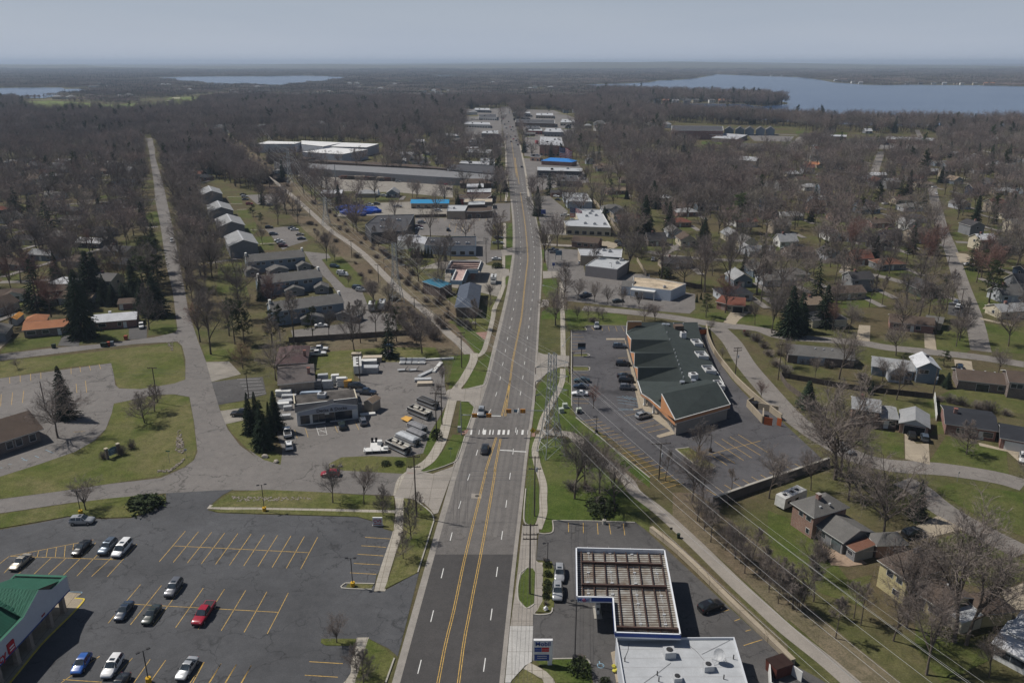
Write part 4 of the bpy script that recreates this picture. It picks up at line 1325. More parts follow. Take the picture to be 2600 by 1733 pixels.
def on_plane(tl,x,y,p0,d):
 """(distance along d from p0, height) where the sight line meets the vertical plane p0,d"""
 r=Vector(ray(tl,x,y))
 n=Vector((-d.y,d.x,0))
 k=p0.dot(n)/r.dot(n)
 q=r*k
 return(Vector((q.x,q.y,0))-p0).dot(d),CAM_H+q.z
PH=[on_plane('u',*q,A0,dirn)for q in((678,480),(572,583),(390,622),(235,905),(695,640))]
U_END,Z_END=PH[0]
U_PK,Z_PK=PH[2]
U_VL,Z_VL=PH[3]
Z_B=PH[4][1]
f=Frame(A0-dirn*40,A0+dirn*U_END,depth=11)
if f.v.x>0:
 f.v=-f.v
L=f.L
pk,vl=40+U_PK,40+U_VL
ph=building('pharmacy_building','pharmacy with green metal roofs, white gabled fascia and an arcade on brick piers','pharmacy',A0)
mb=MB()
gable2=pk+(pk-vl)*.62
pts=[(0,Z_B),(L,Z_B),(L,Z_END),(gable2,Z_END+.5),(pk,Z_PK),(vl,Z_VL),(0,Z_VL)]
fr,bk=[f(u,0,z)for u,z in pts],[f(u,.35,z)for u,z in pts]
n=len(pts)
mb.add(fr+bk,[tuple(range(n)),tuple(range(n,2*n))[::-1]]+[(i,(i+1)%n,n+(i+1)%n,n+i)for i in range(n)])
mb.build('fascia',mat('fascia_stucco',(.50,.52,.56),.85,.06,.4,grain=.05),ph)
mb=MB()
f.box(mb,0,-.06,Z_B-.02,L,.07,.18)
mb.build('stripe',BLUE_SIGN,ph)
mb=MB()
f.quad(mb,[(L,0,Z_B),(L,9,Z_B),(L,9,Z_END),(L,0,Z_END)])
f.quad(mb,[(L-.35,0,Z_B),(L-.35,9,Z_B),(L-.35,9,Z_END),(L-.35,0,Z_END)])
f.quad(mb,[(L,0,Z_END),(L,9,Z_END),(L-.35,9,Z_END),(L-.35,0,Z_END)])
f.quad(mb,[(0,4.2,0),(L-7,4.2,0),(L-7,4.2,Z_B+.2),(0,4.2,Z_B+.2)])
f.quad(mb,[(L-7,4.2,0),(L-7,30,0),(L-7,30,Z_B+.2),(L-7,4.2,Z_B+.2)])
mb.build('wall',wallm('tanbrick'),ph)
mb=MB()
f.quad(mb,[(0,0.36,Z_B+.03),(L-.36,0.36,Z_B+.03),(L-.36,9,Z_B+.03),(0,9,Z_B+.03)])
mb.build('soffit',mat('soffit_panel',(.35,.34,.32),.9),ph)
GREEN=mat('green_metal',(.018,.095,.06),.8,.14,.5)
GREEN2=mat('green_rib',(.03,.13,.085),.75,.1,.5)
mb=MB()
zr=Z_PK+.05
f.quad(mb,[(vl,.2,Z_VL),(vl,3.2,Z_VL+2.0),(pk,9,zr),(pk,.2,zr)])
f.quad(mb,[(vl,3.2,Z_VL+2.0),(vl,9,Z_VL+2.2),(pk,9,zr)])
f.quad(mb,[(pk,.2,zr),(pk,9,zr),(L-.3,9,Z_END-.4),(L-.3,.2,Z_END-.4)])
f.quad(mb,[(-8,.9,Z_VL-.3),(vl+1.6,.9,Z_VL-.3),(vl+1.2,5.4,Z_VL+2.7),(-8,5.4,Z_VL+2.7)])
f.quad(mb,[(-8,5.4,Z_VL+2.7),(vl-.2,5.4,Z_VL+2.7),(vl-.2,9,Z_VL+.4),(-8,9,Z_VL+.4)])
for k in range(int((vl+6)/.55)):
 u=-6+k*.55
 mb.add([f(u,.9,Z_VL-.24),f(u+.06,.9,Z_VL-.24),f(u+.06,5.4,Z_VL+2.76),f(u,5.4,Z_VL+2.76)],[(0,1,2,3)],1)
for k in range(15):
 v=.3+k*.58
 for(ua,za,ub,zb_)in((pk,zr,L-.3,Z_END-.4),(vl,Z_VL+min(2.0,max(0,v-.2)*.66),pk,zr)):
  mb.add([f(ua,v,za+.06),f(ub,v,zb_+.06),f(ub,v+.07,zb_+.06),f(ua,v+.07,za+.06)],[(0,1,2,3)],1)
mb.build('roof',[GREEN,GREEN2],ph)
mb=MB()
for(u0,z0_,u1,z1)in((vl,Z_VL,pk,Z_PK),(pk,Z_PK,gable2,Z_END+.5),(gable2,Z_END+.5,L,Z_END),(0,Z_VL,vl,Z_VL)):
 mb.add([f(u0,-.08,z0_+.03),f(u1,-.08,z1+.03),f(u1,.42,z1+.03),f(u0,.42,z0_+.03)],[(0,1,2,3)])
for(v0,v1)in((0,9),):
 mb.add([f(L+.06,v0,Z_END+.03),f(L+.06,v1,Z_END+.03),f(L-.45,v1,Z_END+.03),f(L-.45,v0,Z_END+.03)],[(0,1,2,3)])
f.box(mb,pk,8.9,Z_END-.1,L-pk,.3,.15)
mb.build('coping',GREEN2,ph)
for q in((697,838),(565,972),(370,1195),(235,1355),(60,1560)):
 u,z=on_plane('u',*q,A0,dirn)
 for v in(.15,):
  mb=MB()
  f.box(mb,40+u-.85,v,0,.75,.75,Z_B)
  f.box(mb,40+u-.9,v-.06,0,.85,.87,.5)
  mb.build('pier',wallm('tanbrick'),ph)
mb=MB()
wk=P('u 690,650 830,665 760,715 835,720 845,745 700,900 420,1180 100,1568 -600,2300 -1000,1900 -300,1100 350,800')
mb.prism(wk,0,.14)
mb.build('walkway',C_TAN,ph)
mb=MB()
kerb_line(mb,P('u 760,712 830,717 848,740 700,902 420,1180 100,1570 -300,2000'),.15,.3,.0,k=3)
mb.build('kerb_edge',mat('yellow_kerb',(.55,.42,.06),.8,.2,2),ph)
_o=f.A
def on_fascia(u):
 p=f.A+f.u*u
 return Vector((p.x,p.y,0))
u1,z1=on_plane('u',105,1195,A0,dirn)
lettering(ph,'pharmacy',on_fascia(40+u1-1.2),f.u,-f.v,2.0,RED_SIGN,z1-.95,'sign_lettering','RIGHT')
mb=MB()
f.box(mb,40+u1-.75,-.22,z1-.9,1.5,.22,1.75)
hb=mb.build('sign_emblem',RED_SIGN,ph)
mb=MB()
for k in(.35,.85):
 f.box(mb,40+u1-.5,-.26,z1-.9+k,1.0,.05,.22)
mb.build('emblem_bar',WHITE_SIGN,hb)
u2,z2=on_plane('u',437,872,A0,dirn)
lettering(ph,'EXIT',on_fascia(40+u2),f.u,-f.v,.45,RED_SIGN,z2-.2,'exit_lettering','CENTER')
keepout(P('a -200,700 600,760 620,1000 100,1568 -300,1700'))
ml=building('strip_mall','long strip mall with dark green shingle roof and a row of orange gable ends','strip mall',at('i',800,500))
HE,HR=3.7,6.6
OCHRE=mat('orange_stucco',(.46,.22,.105),.85,.07,.5)
GSH=roofm('green')
lft=[at('i',*q,HE)for q in((414,195),(442,330),(470,440),(497,548),(527,642))]
rdg=[at('i',*q,HR)for q in((700,165),(735,245),(770,340),(806,448),(838,556))]
rgt=[at('i',*q,HE)for q in((948,140),(985,270),(1030,365),(1090,480),(1140,570))]
apx=[at('i',*q,7.1)for q in((448,239),(474,341),(498,450))]
mb=MB()
def pl(*q):
 mb.add([tuple(p)for p in q],[tuple(range(len(q)))])
topL,topR,topM=at('i',420,110,HE),at('i',945,110,HE),at('i',560,108,HR)
pl(lft[0],rdg[0],at('i',690,112,HR),at('i',525,110,HR))
pl(lft[0],at('i',525,110,HR),topL)
for i in range(3):
 pl(lft[i],apx[i],rdg[i+1],rdg[i])
 pl(lft[i+1],rdg[i+1],apx[i])
 pl(lft[i+1],rdg[i+2],rdg[i+1])
pl(lft[3],rdg[4],rdg[3])
pl(lft[3],lft[4],rdg[4])
for i in range(4):
 pl(rdg[i],rdg[i+1],rgt[i+1],rgt[i])
pl(at('i',690,112,HR),rdg[0],rgt[0],topR)
sA,sB=at('i',676,645,8.2),at('i',1092,557,8.2)
eA,eB=at('i',777,838,4.6),at('i',1190,722,4.6)
back=(sA-eA)*.7
nA,nB=sA+Vector((back.x,back.y,-1.6)),sB+Vector((back.x,back.y,-1.6))
pl(eA,eB,sB,sA)
pl(sA,sB,nB,nA)
cA,cB,cC=at('i',523,640,HE),at('i',585,680,HE),at('i',672,752,HE)
pl(cA,cB,cC,Vector((sA.x,sA.y,5.2)),rdg[4])
ro=mb.build('roof',[GSH],ml)
mb=MB()
for i in range(3):
 MB().add([tuple(q)for q in(lft[i]+Vector((.02,0,0)),lft[i+1]+Vector((.02,0,0)),apx[i])],[(0,1,2)]).build('gable_end',OCHRE,ml)
mb.add([tuple(q)for q in(sA-Vector((0,0,.05)),eA-Vector((0,0,.05)),Vector((sA.x,sA.y,3.4)))],[(0,1,2)])
mb.add([tuple(eA),tuple(eB),(eB.x,eB.y,3.5),(eA.x,eA.y,3.5)],[(0,1,2,3)])
mb.add([(cB.x,cB.y,3.75),(eA.x,eA.y,3.75),(eA.x,eA.y,3.0),(cB.x,cB.y,3.0)],[(0,1,2,3)])
mb.add([(cA.x,cA.y,3.75),(cB.x,cB.y,3.75),(cB.x,cB.y,3.0),(cA.x,cA.y,3.0)],[(0,1,2,3)])
q=[at('i',420,105,7.2),at('i',527,105,7.2)]
MB().add([tuple(q[0]),tuple(q[1]),(q[1].x,q[1].y,3.2),(q[0].x,q[0].y,3.2)],[(0,1,2,3)]).build('gable_end',OCHRE,ml)
mb.build('gable_end',OCHRE,ml)
mb=MB()
def strip(a,b,w_=.28):
 mb.add([tuple(a),tuple(b),(b.x,b.y,b.z-w_),(a.x,a.y,a.z-w_)],[(0,1,2,3)])
 t=(b-a).normalized()
 n=Vector((-t.y,t.x,0))*.14
 mb.add([tuple(a-n+Vector((0,0,.03))),tuple(b-n+Vector((0,0,.03))),tuple(b+n+Vector((0,0,.03))),tuple(a+n+Vector((0,0,.03)))],[(0,1,2,3)])
for a,b in[(lft[i],apx[i])for i in range(3)]+[(apx[i],lft[i+1])for i in range(3)]+[(lft[3],lft[4]),(sA,eA),(eA,eB),(eB,sB),(cA,cB),(cB,cC),(cC,sA),(rgt[3],rgt[4]),(q[0],q[1]),(topL,lft[0])]:
 strip(a,b)
mb.add([tuple(eA-Vector((0,0,1.1))),tuple(eB-Vector((0,0,1.1))),(eB.x,eB.y,3.35),(eA.x,eA.y,3.35)],[(0,1,2,3)])
mb.build('trim',W_TRIM,ml)
mb=MB()
base=[lft[0]+Vector((1.6,0,0)),lft[4]+Vector((1.8,-.5,0)),cC+Vector((1.2,1,0)),eA+Vector((.5,.4,0)),eB+Vector((-.5,.5,0)),rgt[4]+Vector((-.6,0,0)),rgt[0]+Vector((-.6,0,0))]
n=len(base)
for i in range(n):
 a,b=base[i],base[(i+1)%n]
 mb.add([(a.x,a.y,-.1),(b.x,b.y,-.1),(b.x,b.y,3.6),(a.x,a.y,3.6)],[(0,1,2,3)])
mb.build('wall',mat('block_wall',(.30,.27,.235),.85,.08,.6),ml)
for i in range(4):
 a,b=lft[i]+Vector((1.55,0,0)),lft[i+1]+Vector((1.55,0,0))
 fr_=Frame(a.lerp(b,.1),a.lerp(b,.9),depth=.1)
 fr_.v=Vector((1,.2,0)).normalized()
 opening(ml,fr_,'f',fr_.L/2,.4,fr_.L-.4,2.2,'shop_front')
a,b=eA+Vector((.4,.35,0)),cC+Vector((1.15,1,0))
fr_=Frame(b.lerp(a,.2),b.lerp(a,.95),depth=.1)
fr_.v=Vector((1,.4,0)).normalized()
for k in(.2,.4,.6,.8):
 opening(ml,fr_,'f',fr_.L*k,.7,fr_.L*.16,1.7)
for q in((540,735),(607,795),(440,290),(468,400),(497,505)):
 p=at('i',*q)
 mb=MB()
 mb.box((p.x+.3,p.y,0),(.5,.5,3.5))
 mb.box((p.x+.3,p.y,0),(.7,.7,.6))
 mb.build('porch_post',W_TRIM,ml)
mb=MB()
mb.prism(P('i 262,233 400,232 420,300 470,470 520,660 600,745 640,795 818,936 662,976 638,966 640,958 745,925 600,820 530,755 470,770 462,758 505,755 440,440 400,246 262,245'),0,.13)
mb.build('walkway',C_TAN,ml)
for(x0,y0,x1,y1)in((922,300,985,235),(950,395,1028,325),(1005,505,1086,437),(1098,620,1150,562)):
 z=3.9
 a,b=at('i',x0,y0,z),at('i',x1,y0-2,z)
 fr_=Frame(a,b,depth=4.6)
 mb=MB()
 L_=fr_.L
 for(u,v,du,dv)in((0,0,L_,.12),(0,4.5,L_,.12),(0,.12,.12,4.38),(L_-.12,.12,.12,4.38)):
  fr_.box(mb,u,v,z,du,dv,1.3)
 o=mb.build('equipment_screen',mat('white_screen',(.60,.60,.60),.6,.06,1),ml)
 c=fr_(L_/2,2.3,z)
 hvac(o,c[0],c[1],z,2.2,2.2,.9)
for q in((692,148),(720,150),(828,582),(912,572)):
 p=at('i',*q,5.6)
 mb=MB()
 mb.cyl((p.x,p.y,5.0),.5,1.4,10)
 mb.cyl((p.x,p.y,6.4),.75,.45,10)
 mb.build('exhaust_stack',paint('aluminium',(.6,.61,.62),.35,.7),ml)
for(q,s)in(((910,540),2.2),((835,225),1.7)):
 p=at('i',*q,5.2)
 hvac(ml,p.x,p.y,5.0,s,s*.9,2.0,.2,mat('white_screen',(.60,.60,.60),.6,.06,1))
p=at('i',800,170,5)
mb=MB()
mb.box((p.x,p.y,4.6),(3.0,2.4,2.2),.1)
mb.build('rooftop_housing',wallm('brown'),ml)
for q in((765,118),(838,118),(716,183),(737,236),(768,312),(778,338),(786,366),(796,394),(806,424),(817,458),(829,486),(840,518),(750,632),(825,620),(900,602),(972,588)):
 p=at('i',*q,6.9)
 mb=MB()
 mb.cyl((p.x,p.y,6.3),.16,.75,7)
 mb.build('roof_vent',UNIT,ml)
keepout(P('i 414,100 950,100 1200,700 810,900 520,660'))
FZ=6.2
can=building('fuel_canopy','large filling station canopy with open roof of rusted beams and a blue and white fascia','canopy',at('d',560,800))
cp=[at('d',*q,FZ)for q in((200,448),(936,466),(1070,1168),(524,1150),(503,862),(206,857))]
n=len(cp)
fw,fb,fi=MB(),MB(),MB()
for i in range(n):
 a,b=cp[i],cp[(i+1)%n]
 t=(b-a).normalized()
 out=Vector((t.y,-t.x,0))
 if out.dot((a+b)/2-sum(cp,Vector())/n)<0:
  out=-out
 if i==4:
  out=Vector((0,-1,0))
 if i==3:
  out=Vector((-1,0,0))
 def band(mb,z0,z1,d):
  p=[a+out*d,b+out*d]
  mb.add([(p[0].x,p[0].y,z0),(p[1].x,p[1].y,z0),(p[1].x,p[1].y,z1),(p[0].x,p[0].y,z1)],[(0,1,2,3)])
 band(fw,FZ-1.05,FZ,0)
 band(fw,FZ-1.05,FZ,-.12)
 fw.add([(a.x,a.y,FZ),(b.x,b.y,FZ),(b.x-out.x*.22,b.y-out.y*.22,FZ),(a.x-out.x*.22,a.y-out.y*.22,FZ)],[(0,1,2,3)])
 if i==4:
  a2=b.lerp(a,.42)
  a_,b_=a,b
  a,b=a_,a2
  band(fb,FZ-.85,FZ-.12,.05)
  a,b=a_,b_
 elif i!=2:
  band(fb,FZ-.8,FZ-.2,.05)
 else:
  band(fb,FZ-.75,FZ-.1,.05)
fw.build('fascia',mat('canopy_white',(.72,.74,.77),.5,.08,1),can)
fb.build('fascia_band',BLUE_SIGN,can)
mb=MB()
dk=[p.lerp(Vector((sum(q.x for q in cp)/n,sum(q.y for q in cp)/n,FZ)),.012)for p in cp]
mb.prism(dk,FZ-1.15,FZ-.95)
DECK,n_,l_,b_=_new('corrugated_deck')
pos_=n_.new('ShaderNodeNewGeometry').outputs['Position']
wv=n_.new('ShaderNodeTexWave')
wv.bands_direction='Y'
wv.inputs['Scale'].default_value=.52
wv.inputs['Distortion'].default_value=.25
l_.new(pos_,wv.inputs['Vector'])
c1=ramp(n_,l_,wv.outputs[0],[(.25,(.075,.06,.05)),(.5,(.33,.335,.32))])
c1=mix(n_,l_,1.0,c1,ramp(n_,l_,noise(n_,l_,pos_,.5,5,.7),[(.35,(.55,.42,.32)),(.62,(1.1,1.1,1.08))]),'MULTIPLY')
l_.new(c1,b_.inputs['Base Color'])
b_.inputs['Roughness'].default_value=.7
mb.build('deck',DECK,can)
RUST=mat('rusted_steel',(.062,.036,.029),.85,.3,1.2)
def beam(a,b,w_,z0,z1,mb):
 t=(b-a).normalized()
 nn=Vector((-t.y,t.x,0))*w_/2
 mb.prism([a-nn,b-nn,b+nn,a+nn],z0,z1)
 k=nn*1.35
 mb.prism([a-k,b-k,b+k,a+k],z1,z1+.05)
for(x0,y0,x1,y1)in((248,570,915,592),(248,755,952,775),(530,1105,1050,1125)):
 mb=MB()
 beam(at('d',x0,y0,FZ-.3),at('d',x1,y1,FZ-.3),.26,FZ-.75,FZ-.2,mb)
 mb.build('main_beam',RUST,can)
for(x0,y0,x1,y1)in((245,480,258,850),(337,482,357,850),(433,484,458,855),(520,486,583,1110),(613,488,690,1130),(708,490,797,1145),(800,492,902,1150),(895,494,1005,1152)):
 mb=MB()
 beam(at('d',x0,y0,FZ-.5),at('d',x1,y1,FZ-.5),.14,FZ-.92,FZ-.62,mb)
 mb.build('cross_beam',RUST,can)
mb=MB()
for q in((305,500),(483,500),(663,510),(305,660),(490,655),(685,662),(870,668),(300,740),(500,745),(695,750),(305,833),(505,838),(705,845),(905,850),(715,918),(725,1000),(930,1005),(735,1083),(940,1088)):
 p=at('d',*q,FZ-.9)
 mb=MB()
 mb.box((p.x,p.y,FZ-.94),(.5,.3,.16))
 mb.tube([(p.x,p.y-2.2,FZ-.9),(p.x,p.y+2.2,FZ-.9)],.03,4)
 mb.build('conduit',UNIT,can)
mb=MB()
for q in((380,900),(375,560),(800,900),(760,580)):
 p=at('d',*q,FZ)
 if q==(380,900):
  p=at('d',372,965)
 mb.box((p.x,p.y,0),(.45,.45,FZ-1.1))
mb.build('column',W_TRIM,can)
a,b=cp[5],cp[4]
lettering(can,'Mobil',a+(b-a)*.04+Vector((0,-.1,0)),(b-a).normalized(),Vector((0,-1,0)),.86,BLUE_SIGN,FZ-.8,'brand_lettering')
mb=MB()
c=a+(b-a)*.04
c.z=0
ux=(b-a).normalized()
o_=c+ux*1.05+Vector((0,-.2,FZ-.57))
ring=[o_+ux*.2*math.cos(t)+Vector((0,0,.23*math.sin(t)))for t in[i*.3927 for i in range(17)]]
mb.tube(ring,.06,5)
mb.build('letter_ring',RED_SIGN,can)
keepout(P('d 200,448 936,466 1200,1168 524,1250 200,900'))
p=at('d',380,990)
t=thing('fuel_pump','slim white fuel pump under the near edge of the rusted canopy','fuel pump',(p.x,p.y,0))
mb=MB()
mb.box((p.x,p.y,0),(1.4,3.4,.16))
mb.build('island',C_KERB,t)
mb=MB()
mb.box((p.x,p.y,.16),(.6,1.1,1.5))
mb.box((p.x,p.y,1.66),(.7,1.2,.5))
mb.build('cabinet',W_TRIM,t)
mb=MB()
mb.box((p.x,p.y-.57,1.0),(.4,.06,.5))
mb.build('screen',D_GLASS,t)
st_=building('station_shop','flat white roofed station shop with rooftop units behind the fuel canopy','shop',at('d',1050,1400))
sp=[at('d',*q,4.4)for q in((532,1196),(1508,1190),(1700,1850),(640,1850))]
mb=MB()
mb.prism(sp,-.1,4.0)
mb.build('wall',wallm('pale'),st_)
mb=MB()
inn=[p.lerp(sum(sp,Vector())/4,.02)for p in sp]
mb.sheet(inn,4.05)
for i in range(4):
 a,b=sp[i],sp[(i+1)%4]
 a2,b2=inn[i],inn[(i+1)%4]
 mb.prism([a,b,b2,a2],3.98,4.45,1)
seam=MB()
rf=mb.build('roof',[WHITE_ROOF,mat('parapet_metal',(.55,.57,.60),.5,.06,1)],st_)
for k in range(1,8):
 a,b=inn[0].lerp(inn[3],k/8),inn[1].lerp(inn[2],k/8)
 n_q=Vector((0,.04,0))
 seam.add([(*(a-n_q)[:2],4.062),(*(b-n_q)[:2],4.062),(*(b+n_q)[:2],4.062),(*(a+n_q)[:2],4.062)],[(0,1,2,3)])
seam.build('membrane_seam',mat('seam',(.34,.34,.35),.8),rf)
for(q,sx,sy,sz)in(((970,1345),1.7,1.5,1.1),((1290,1455),1.5,1.3,.9),((1035,1545),1.2,1.2,.7)):
 p=at('d',*q,4.05)
 hvac(st_,p.x,p.y,4.05,sx,sy,sz,.1)
p=at('d',1385,1395,4.05)
mb=MB()
mb.cyl((p.x,p.y,4.05),.06,1.2,6)
for dx in(-1,1):
 for dy in(-1,1):
  mb.tube([(p.x+dx*1.1,p.y+dy*.7,4.1),(p.x,p.y,5.0)],.04,4)
 mb.tube([(p.x+dx*1.1,p.y-.8,4.12),(p.x+dx*1.1,p.y+.8,4.12)],.05,4)
c0=Vector((p.x,p.y,5.4))
ax=Vector((-.6,-.55,.58)).normalized()
uu=ax.cross(Vector((0,0,1))).normalized()
vv=ax.cross(uu)
vs=[c0]
for rr,dd in((.35,.04),(.65,.14),(.95,.3)):
 vs+=[c0+(uu*math.cos(k*.5236)+vv*math.sin(k*.5236))*rr+ax*dd for k in range(12)]
fs=[(0,1+k,1+(k+1)%12)for k in range(12)]+[(1+r*12+k,13+r*12+k,13+r*12+(k+1)%12,1+r*12+(k+1)%12)for r in range(2)for k in range(12)]
mb.add(vs,fs)
mb.tube([c0+ax*.3+vv*.9,c0+ax*1.0,c0+ax*.3-vv*.9],.025,4)
mb.build('satellite_dish',UNIT,st_)
mb=MB()
for(x0,y0,x1,y1)in((985,1400,760,1568),(1115,1240,1260,1380),(640,1240,600,1370),(1470,1215,1240,1330)):
 a,b=at('d',x0,y0,4.1),at('d',x1,y1,4.1)
 mb.tube([a,a.lerp(b,.5)+Vector((.2,.1,0)),b],.025,4)
for q in((872,1505),(605,1390),(1420,1535),(1500,1370),(885,1555)):
 p=at('d',*q,4.05)
 mb.cyl((p.x,p.y,4.05),.09,.8,6)
mb.build('roof_cable',TRIM,st_)
mb=MB()
a,b,c,d=P('d 490,1320 535,1300 545,1420 570,1568')
mb.prism(P('d 490,1320 530,1305 560,1568 535,1568'),0,.15)
mb.build('walkway',C_TAN,st_)
keepout(P('d 520,1180 1520,1180 1750,1850 500,1850'))
p=at('d',528,1468)
t=thing('bagged_goods','yellow heap of bagged goods stacked on the walk beside the station shop','goods',(p.x,p.y,.15))
mb=MB()
for k in range(5):
 mb.blob((p.x+(k%2)*.4-.2,p.y+(k//2)*.4-.4,.4+.2*(k%3)),(.35,.3,.25),0,k)
mb.build('bag',mat('yellow_bag',(.5,.45,.06),.6,.2,2),t)
# ============================= NAMED HOUSES AND SHOPS
def windows(t,f,side,specs,h=1.2,z=1.0,**k):
 for(frac,w_)in specs:
  L=frame_at(f,side)[3]
  opening(t,f,side,L*frac,z,w_,h,**k)
def door(t,f,side,frac,w_=1.0,h=2.1,m=None,name='door'):
 return opening(t,f,side,frame_at(f,side)[3]*frac,.05,w_,h,name,glass=m or W_TRIM)
t=building('split_level_house','brick split-level house with grey hipped roof, rust roofed annex and a patio behind','house',at('e',400,380))
f=eaves('e',5.4,(165,212),(345,330),(635,262))
w_,r_=wing(t,f,5.2,'h',1.7,wallm('brick'),roofm('grey'))
chimney(r_,f,f.L*.5,f.D*.42,5.9,1.9)
vents(r_,f,[(f.L*.8,f.D*.3,5.9),(f.L*.85,f.D*.55,6.2)])
windows(t,f,'f',[(.42,1.0),(.78,1.2)],.9,3.6)
windows(t,f,'f',[(.8,.8)],1.0,.8)
f=eaves('e',3.1,(335,372),(565,520),(770,418))
wing(t,f,2.95,'g',1.7,wallm('grey'),roofm('grey'))
windows(t,f,'f',[(.22,2.2)],1.1,1.1)
opening(t,f,'f',f.L*.78,.1,2.4,2.2,'door',glass=glassy('door_glass',(.08,.10,.11)))
f=eaves('e',2.7,(578,528),(655,584),(808,540))
wing(t,f,2.5,'s',.5,wallm('grey'),roofm('rust'),.25)
windows(t,f,'f',[(.45,1.2)],.8,1.1)
f=eaves('e',3.1,(725,442),(812,540),(1000,468))
wing(t,f,2.95,'h',1.3,wallm('brick'),roofm('grey'))
mb=MB()
mb.sheet(P('e 440,560 560,600 700,650 740,680 600,700 470,690 380,520'),.1)
mb.build('patio',mat('patio_paving',(.30,.22,.16),.9,.2,1.5),t)
t=building('yellow_house','pale yellow house with brown hipped roofs and a white patio roof among bare trees','house',at('e',1200,900))
f=eaves('e',5.6,(815,640),(1045,800),(1340,702))
w_,r_=wing(t,f,5.4,'h',1.8,wallm('yellow'),roofm('brown'))
chimney(r_,f,f.L*.35,f.D*.7,6.2,1.2,wallm('dark'))
windows(t,f,'f',[(.4,1.3),(.75,1.2)],1.1,3.6)
windows(t,f,'f',[(.7,1.3)],1.0,.9)
f=eaves('e',3.1,(1050,850),(1320,1032),(1560,925))
w_,r_=wing(t,f,2.95,'g',1.7,wallm('yellow'),roofm('brown'))
vents(r_,f,[(f.L*.5,f.D*.62,4.2),(f.L*.8,f.D*.6,4.2)])
opening(t,f,'f',f.L*.2,.1,3.0,2.3,'door',glass=D_GLASS)
windows(t,f,'f',[(.7,1.6)])
f=eaves('e',3.1,(1440,900),(1612,1056),(1820,985))
wing(t,f,2.95,'h',1.6,wallm('yellow'),roofm('brown'))
f=eaves('e',2.7,(1340,1028),(1452,1112),(1605,1052))
wing(t,f,2.5,'s',.2,wallm('cream'),WHITE_ROOF,.2)
t=building('white_roofed_house','white house with shining white metal roof in the near corner','house',at('e',1850,1400))
f=Frame(at('e',1668,1262,3.0),at('e',2080,1480,3.0),depth=10)
wing(t,f,2.9,'g',1.9,wallm('white'),roofm('white'))
windows(t,f,'f',[(.14,1.6),(.26,1.2),(.5,2.0)])
f=Frame(at('e',1782,1170,4.6),at('e',2120,1340,4.6),depth=9)
wing(t,f,4.4,'g',1.9,wallm('white'),roofm('white'))
t=building('carport_house','grey roofed split-level house with an open gabled carport and two dark cars in its drive','house',at('j',900,800))
f=eaves('j',5.2,(620,690),(848,722),(852,640))
f.D=9
w_,r_=wing(t,f,5.0,'g',1.5,wallm('brick'),roofm('pale'))
chimney(r_,f,f.L*.33,f.D*.5,6.0,1.5)
windows(t,f,'f',[(.28,1.5),(.7,1.6)],1.1,3.4)
windows(t,f,'f',[(.28,1.6),(.68,1.8)],1.1,.8)
f=Frame(at('j',845,768,3.0),at('j',985,778,3.0),depth=9)
w_,r_=wing(t,f,2.9,'g',1.6,wallm('darkbrick'),roofm('pale'))
vents(r_,f,[(f.L*.4,f.D*.3,3.6)])
door(t,f,'f',.3)
windows(t,f,'f',[(.7,1.5)])
f=eaves('j',3.0,(976,800),(1216,840),(1210,765))
f.D=9.5
w_,r_=wing(t,f,2.8,'x',1.7,wallm('brick'),roofm('pale'))
opening(t,f,'f',f.L*.52,.02,f.L*.74,2.4,'carport_shade_panel',glass=mat('deep_shade',(.02,.02,.02),.9))  # solid dark panel fills the open bay, inner shade put into its colour
mb=MB()
f.quad(mb,[(.2,-.08,2.75),(f.L-.2,-.08,2.75),(f.L/2,-.08,4.25)])
mb.build('gable_siding',wallm('pale'),t)
t=building('ranch_house','long brick ranch house with shallow black roof and white garage door by a green lawn','house',at('j',1580,880))
f=Frame(at('j',1322,803,3.3),at('j',1728,862,3.3),depth=13)
w_,r_=wing(t,f,3.1,'g',1.3,wallm('redbrick'),roofm('black'))
chimney(r_,f,f.L*.2,f.D*.42,4.0,1.4)
windows(t,f,'f',[(.3,1.6),(.55,1.6),(.85,2.2)],1.3,.9)
door(t,f,'f',.72,1.1)
f=Frame(at('j',1730,908,3.2),at('j',2060,968,3.2),depth=10)
wing(t,f,3.0,'g',1.1,wallm('redbrick'),roofm('black'))
door(t,f,'f',.42,5.0,2.2,WHITE_SIGN,'garage_door')
t=building('ranch_house','dark brick ranch house with brown roof and a taller wing at the picture edge','house',at('j',1650,520))
f=Frame(at('j',1415,478,3.1),at('j',1802,520,3.1),depth=10)
w_,r_=wing(t,f,2.9,'g',1.8,wallm('darkbrick'),roofm('brown'))
opening(t,f,'f',f.L*.52,.1,3.2,2.1,'door',glass=D_GLASS)
windows(t,f,'f',[(.9,1.6)])
vents(r_,f,[(f.L*k,f.D*.52,4.4)for k in(.1,.35,.6,.8)])
f=Frame(at('j',1798,492,5.2),at('j',2060,520,5.2),depth=10)
wing(t,f,5.0,'g',1.8,wallm('darkbrick'),roofm('brown'))
windows(t,f,'f',[(.15,1.4),(.35,1.4)],1.2,3.2)
t=building('grey_house','grey sided house with pale metal roofs and a cluttered back yard','house',at('j',1000,450))
f=Frame(at('j',770,374,3.2),at('j',1105,418,3.2),depth=9.5)
wing(t,f,3.0,'g',1.7,wallm('blue'),roofm('pale'))
windows(t,f,'f',[(.9,1.4)])
f=eaves('j',5.0,(1112,388),(1300,402),(1300,345))
f.D=10
w_,r_=wing(t,f,4.8,'x',2.0,wallm('blue'),roofm('white'))
chimney(r_,f,f.L*.6,f.D*.6,5.6,1.3,wallm('dark'))
windows(t,f,'f',[(.2,1.2),(.42,1.2)],1.2,3.0)
f=Frame(at('j',902,432,3.0),at('j',1042,442,3.0),depth=5)
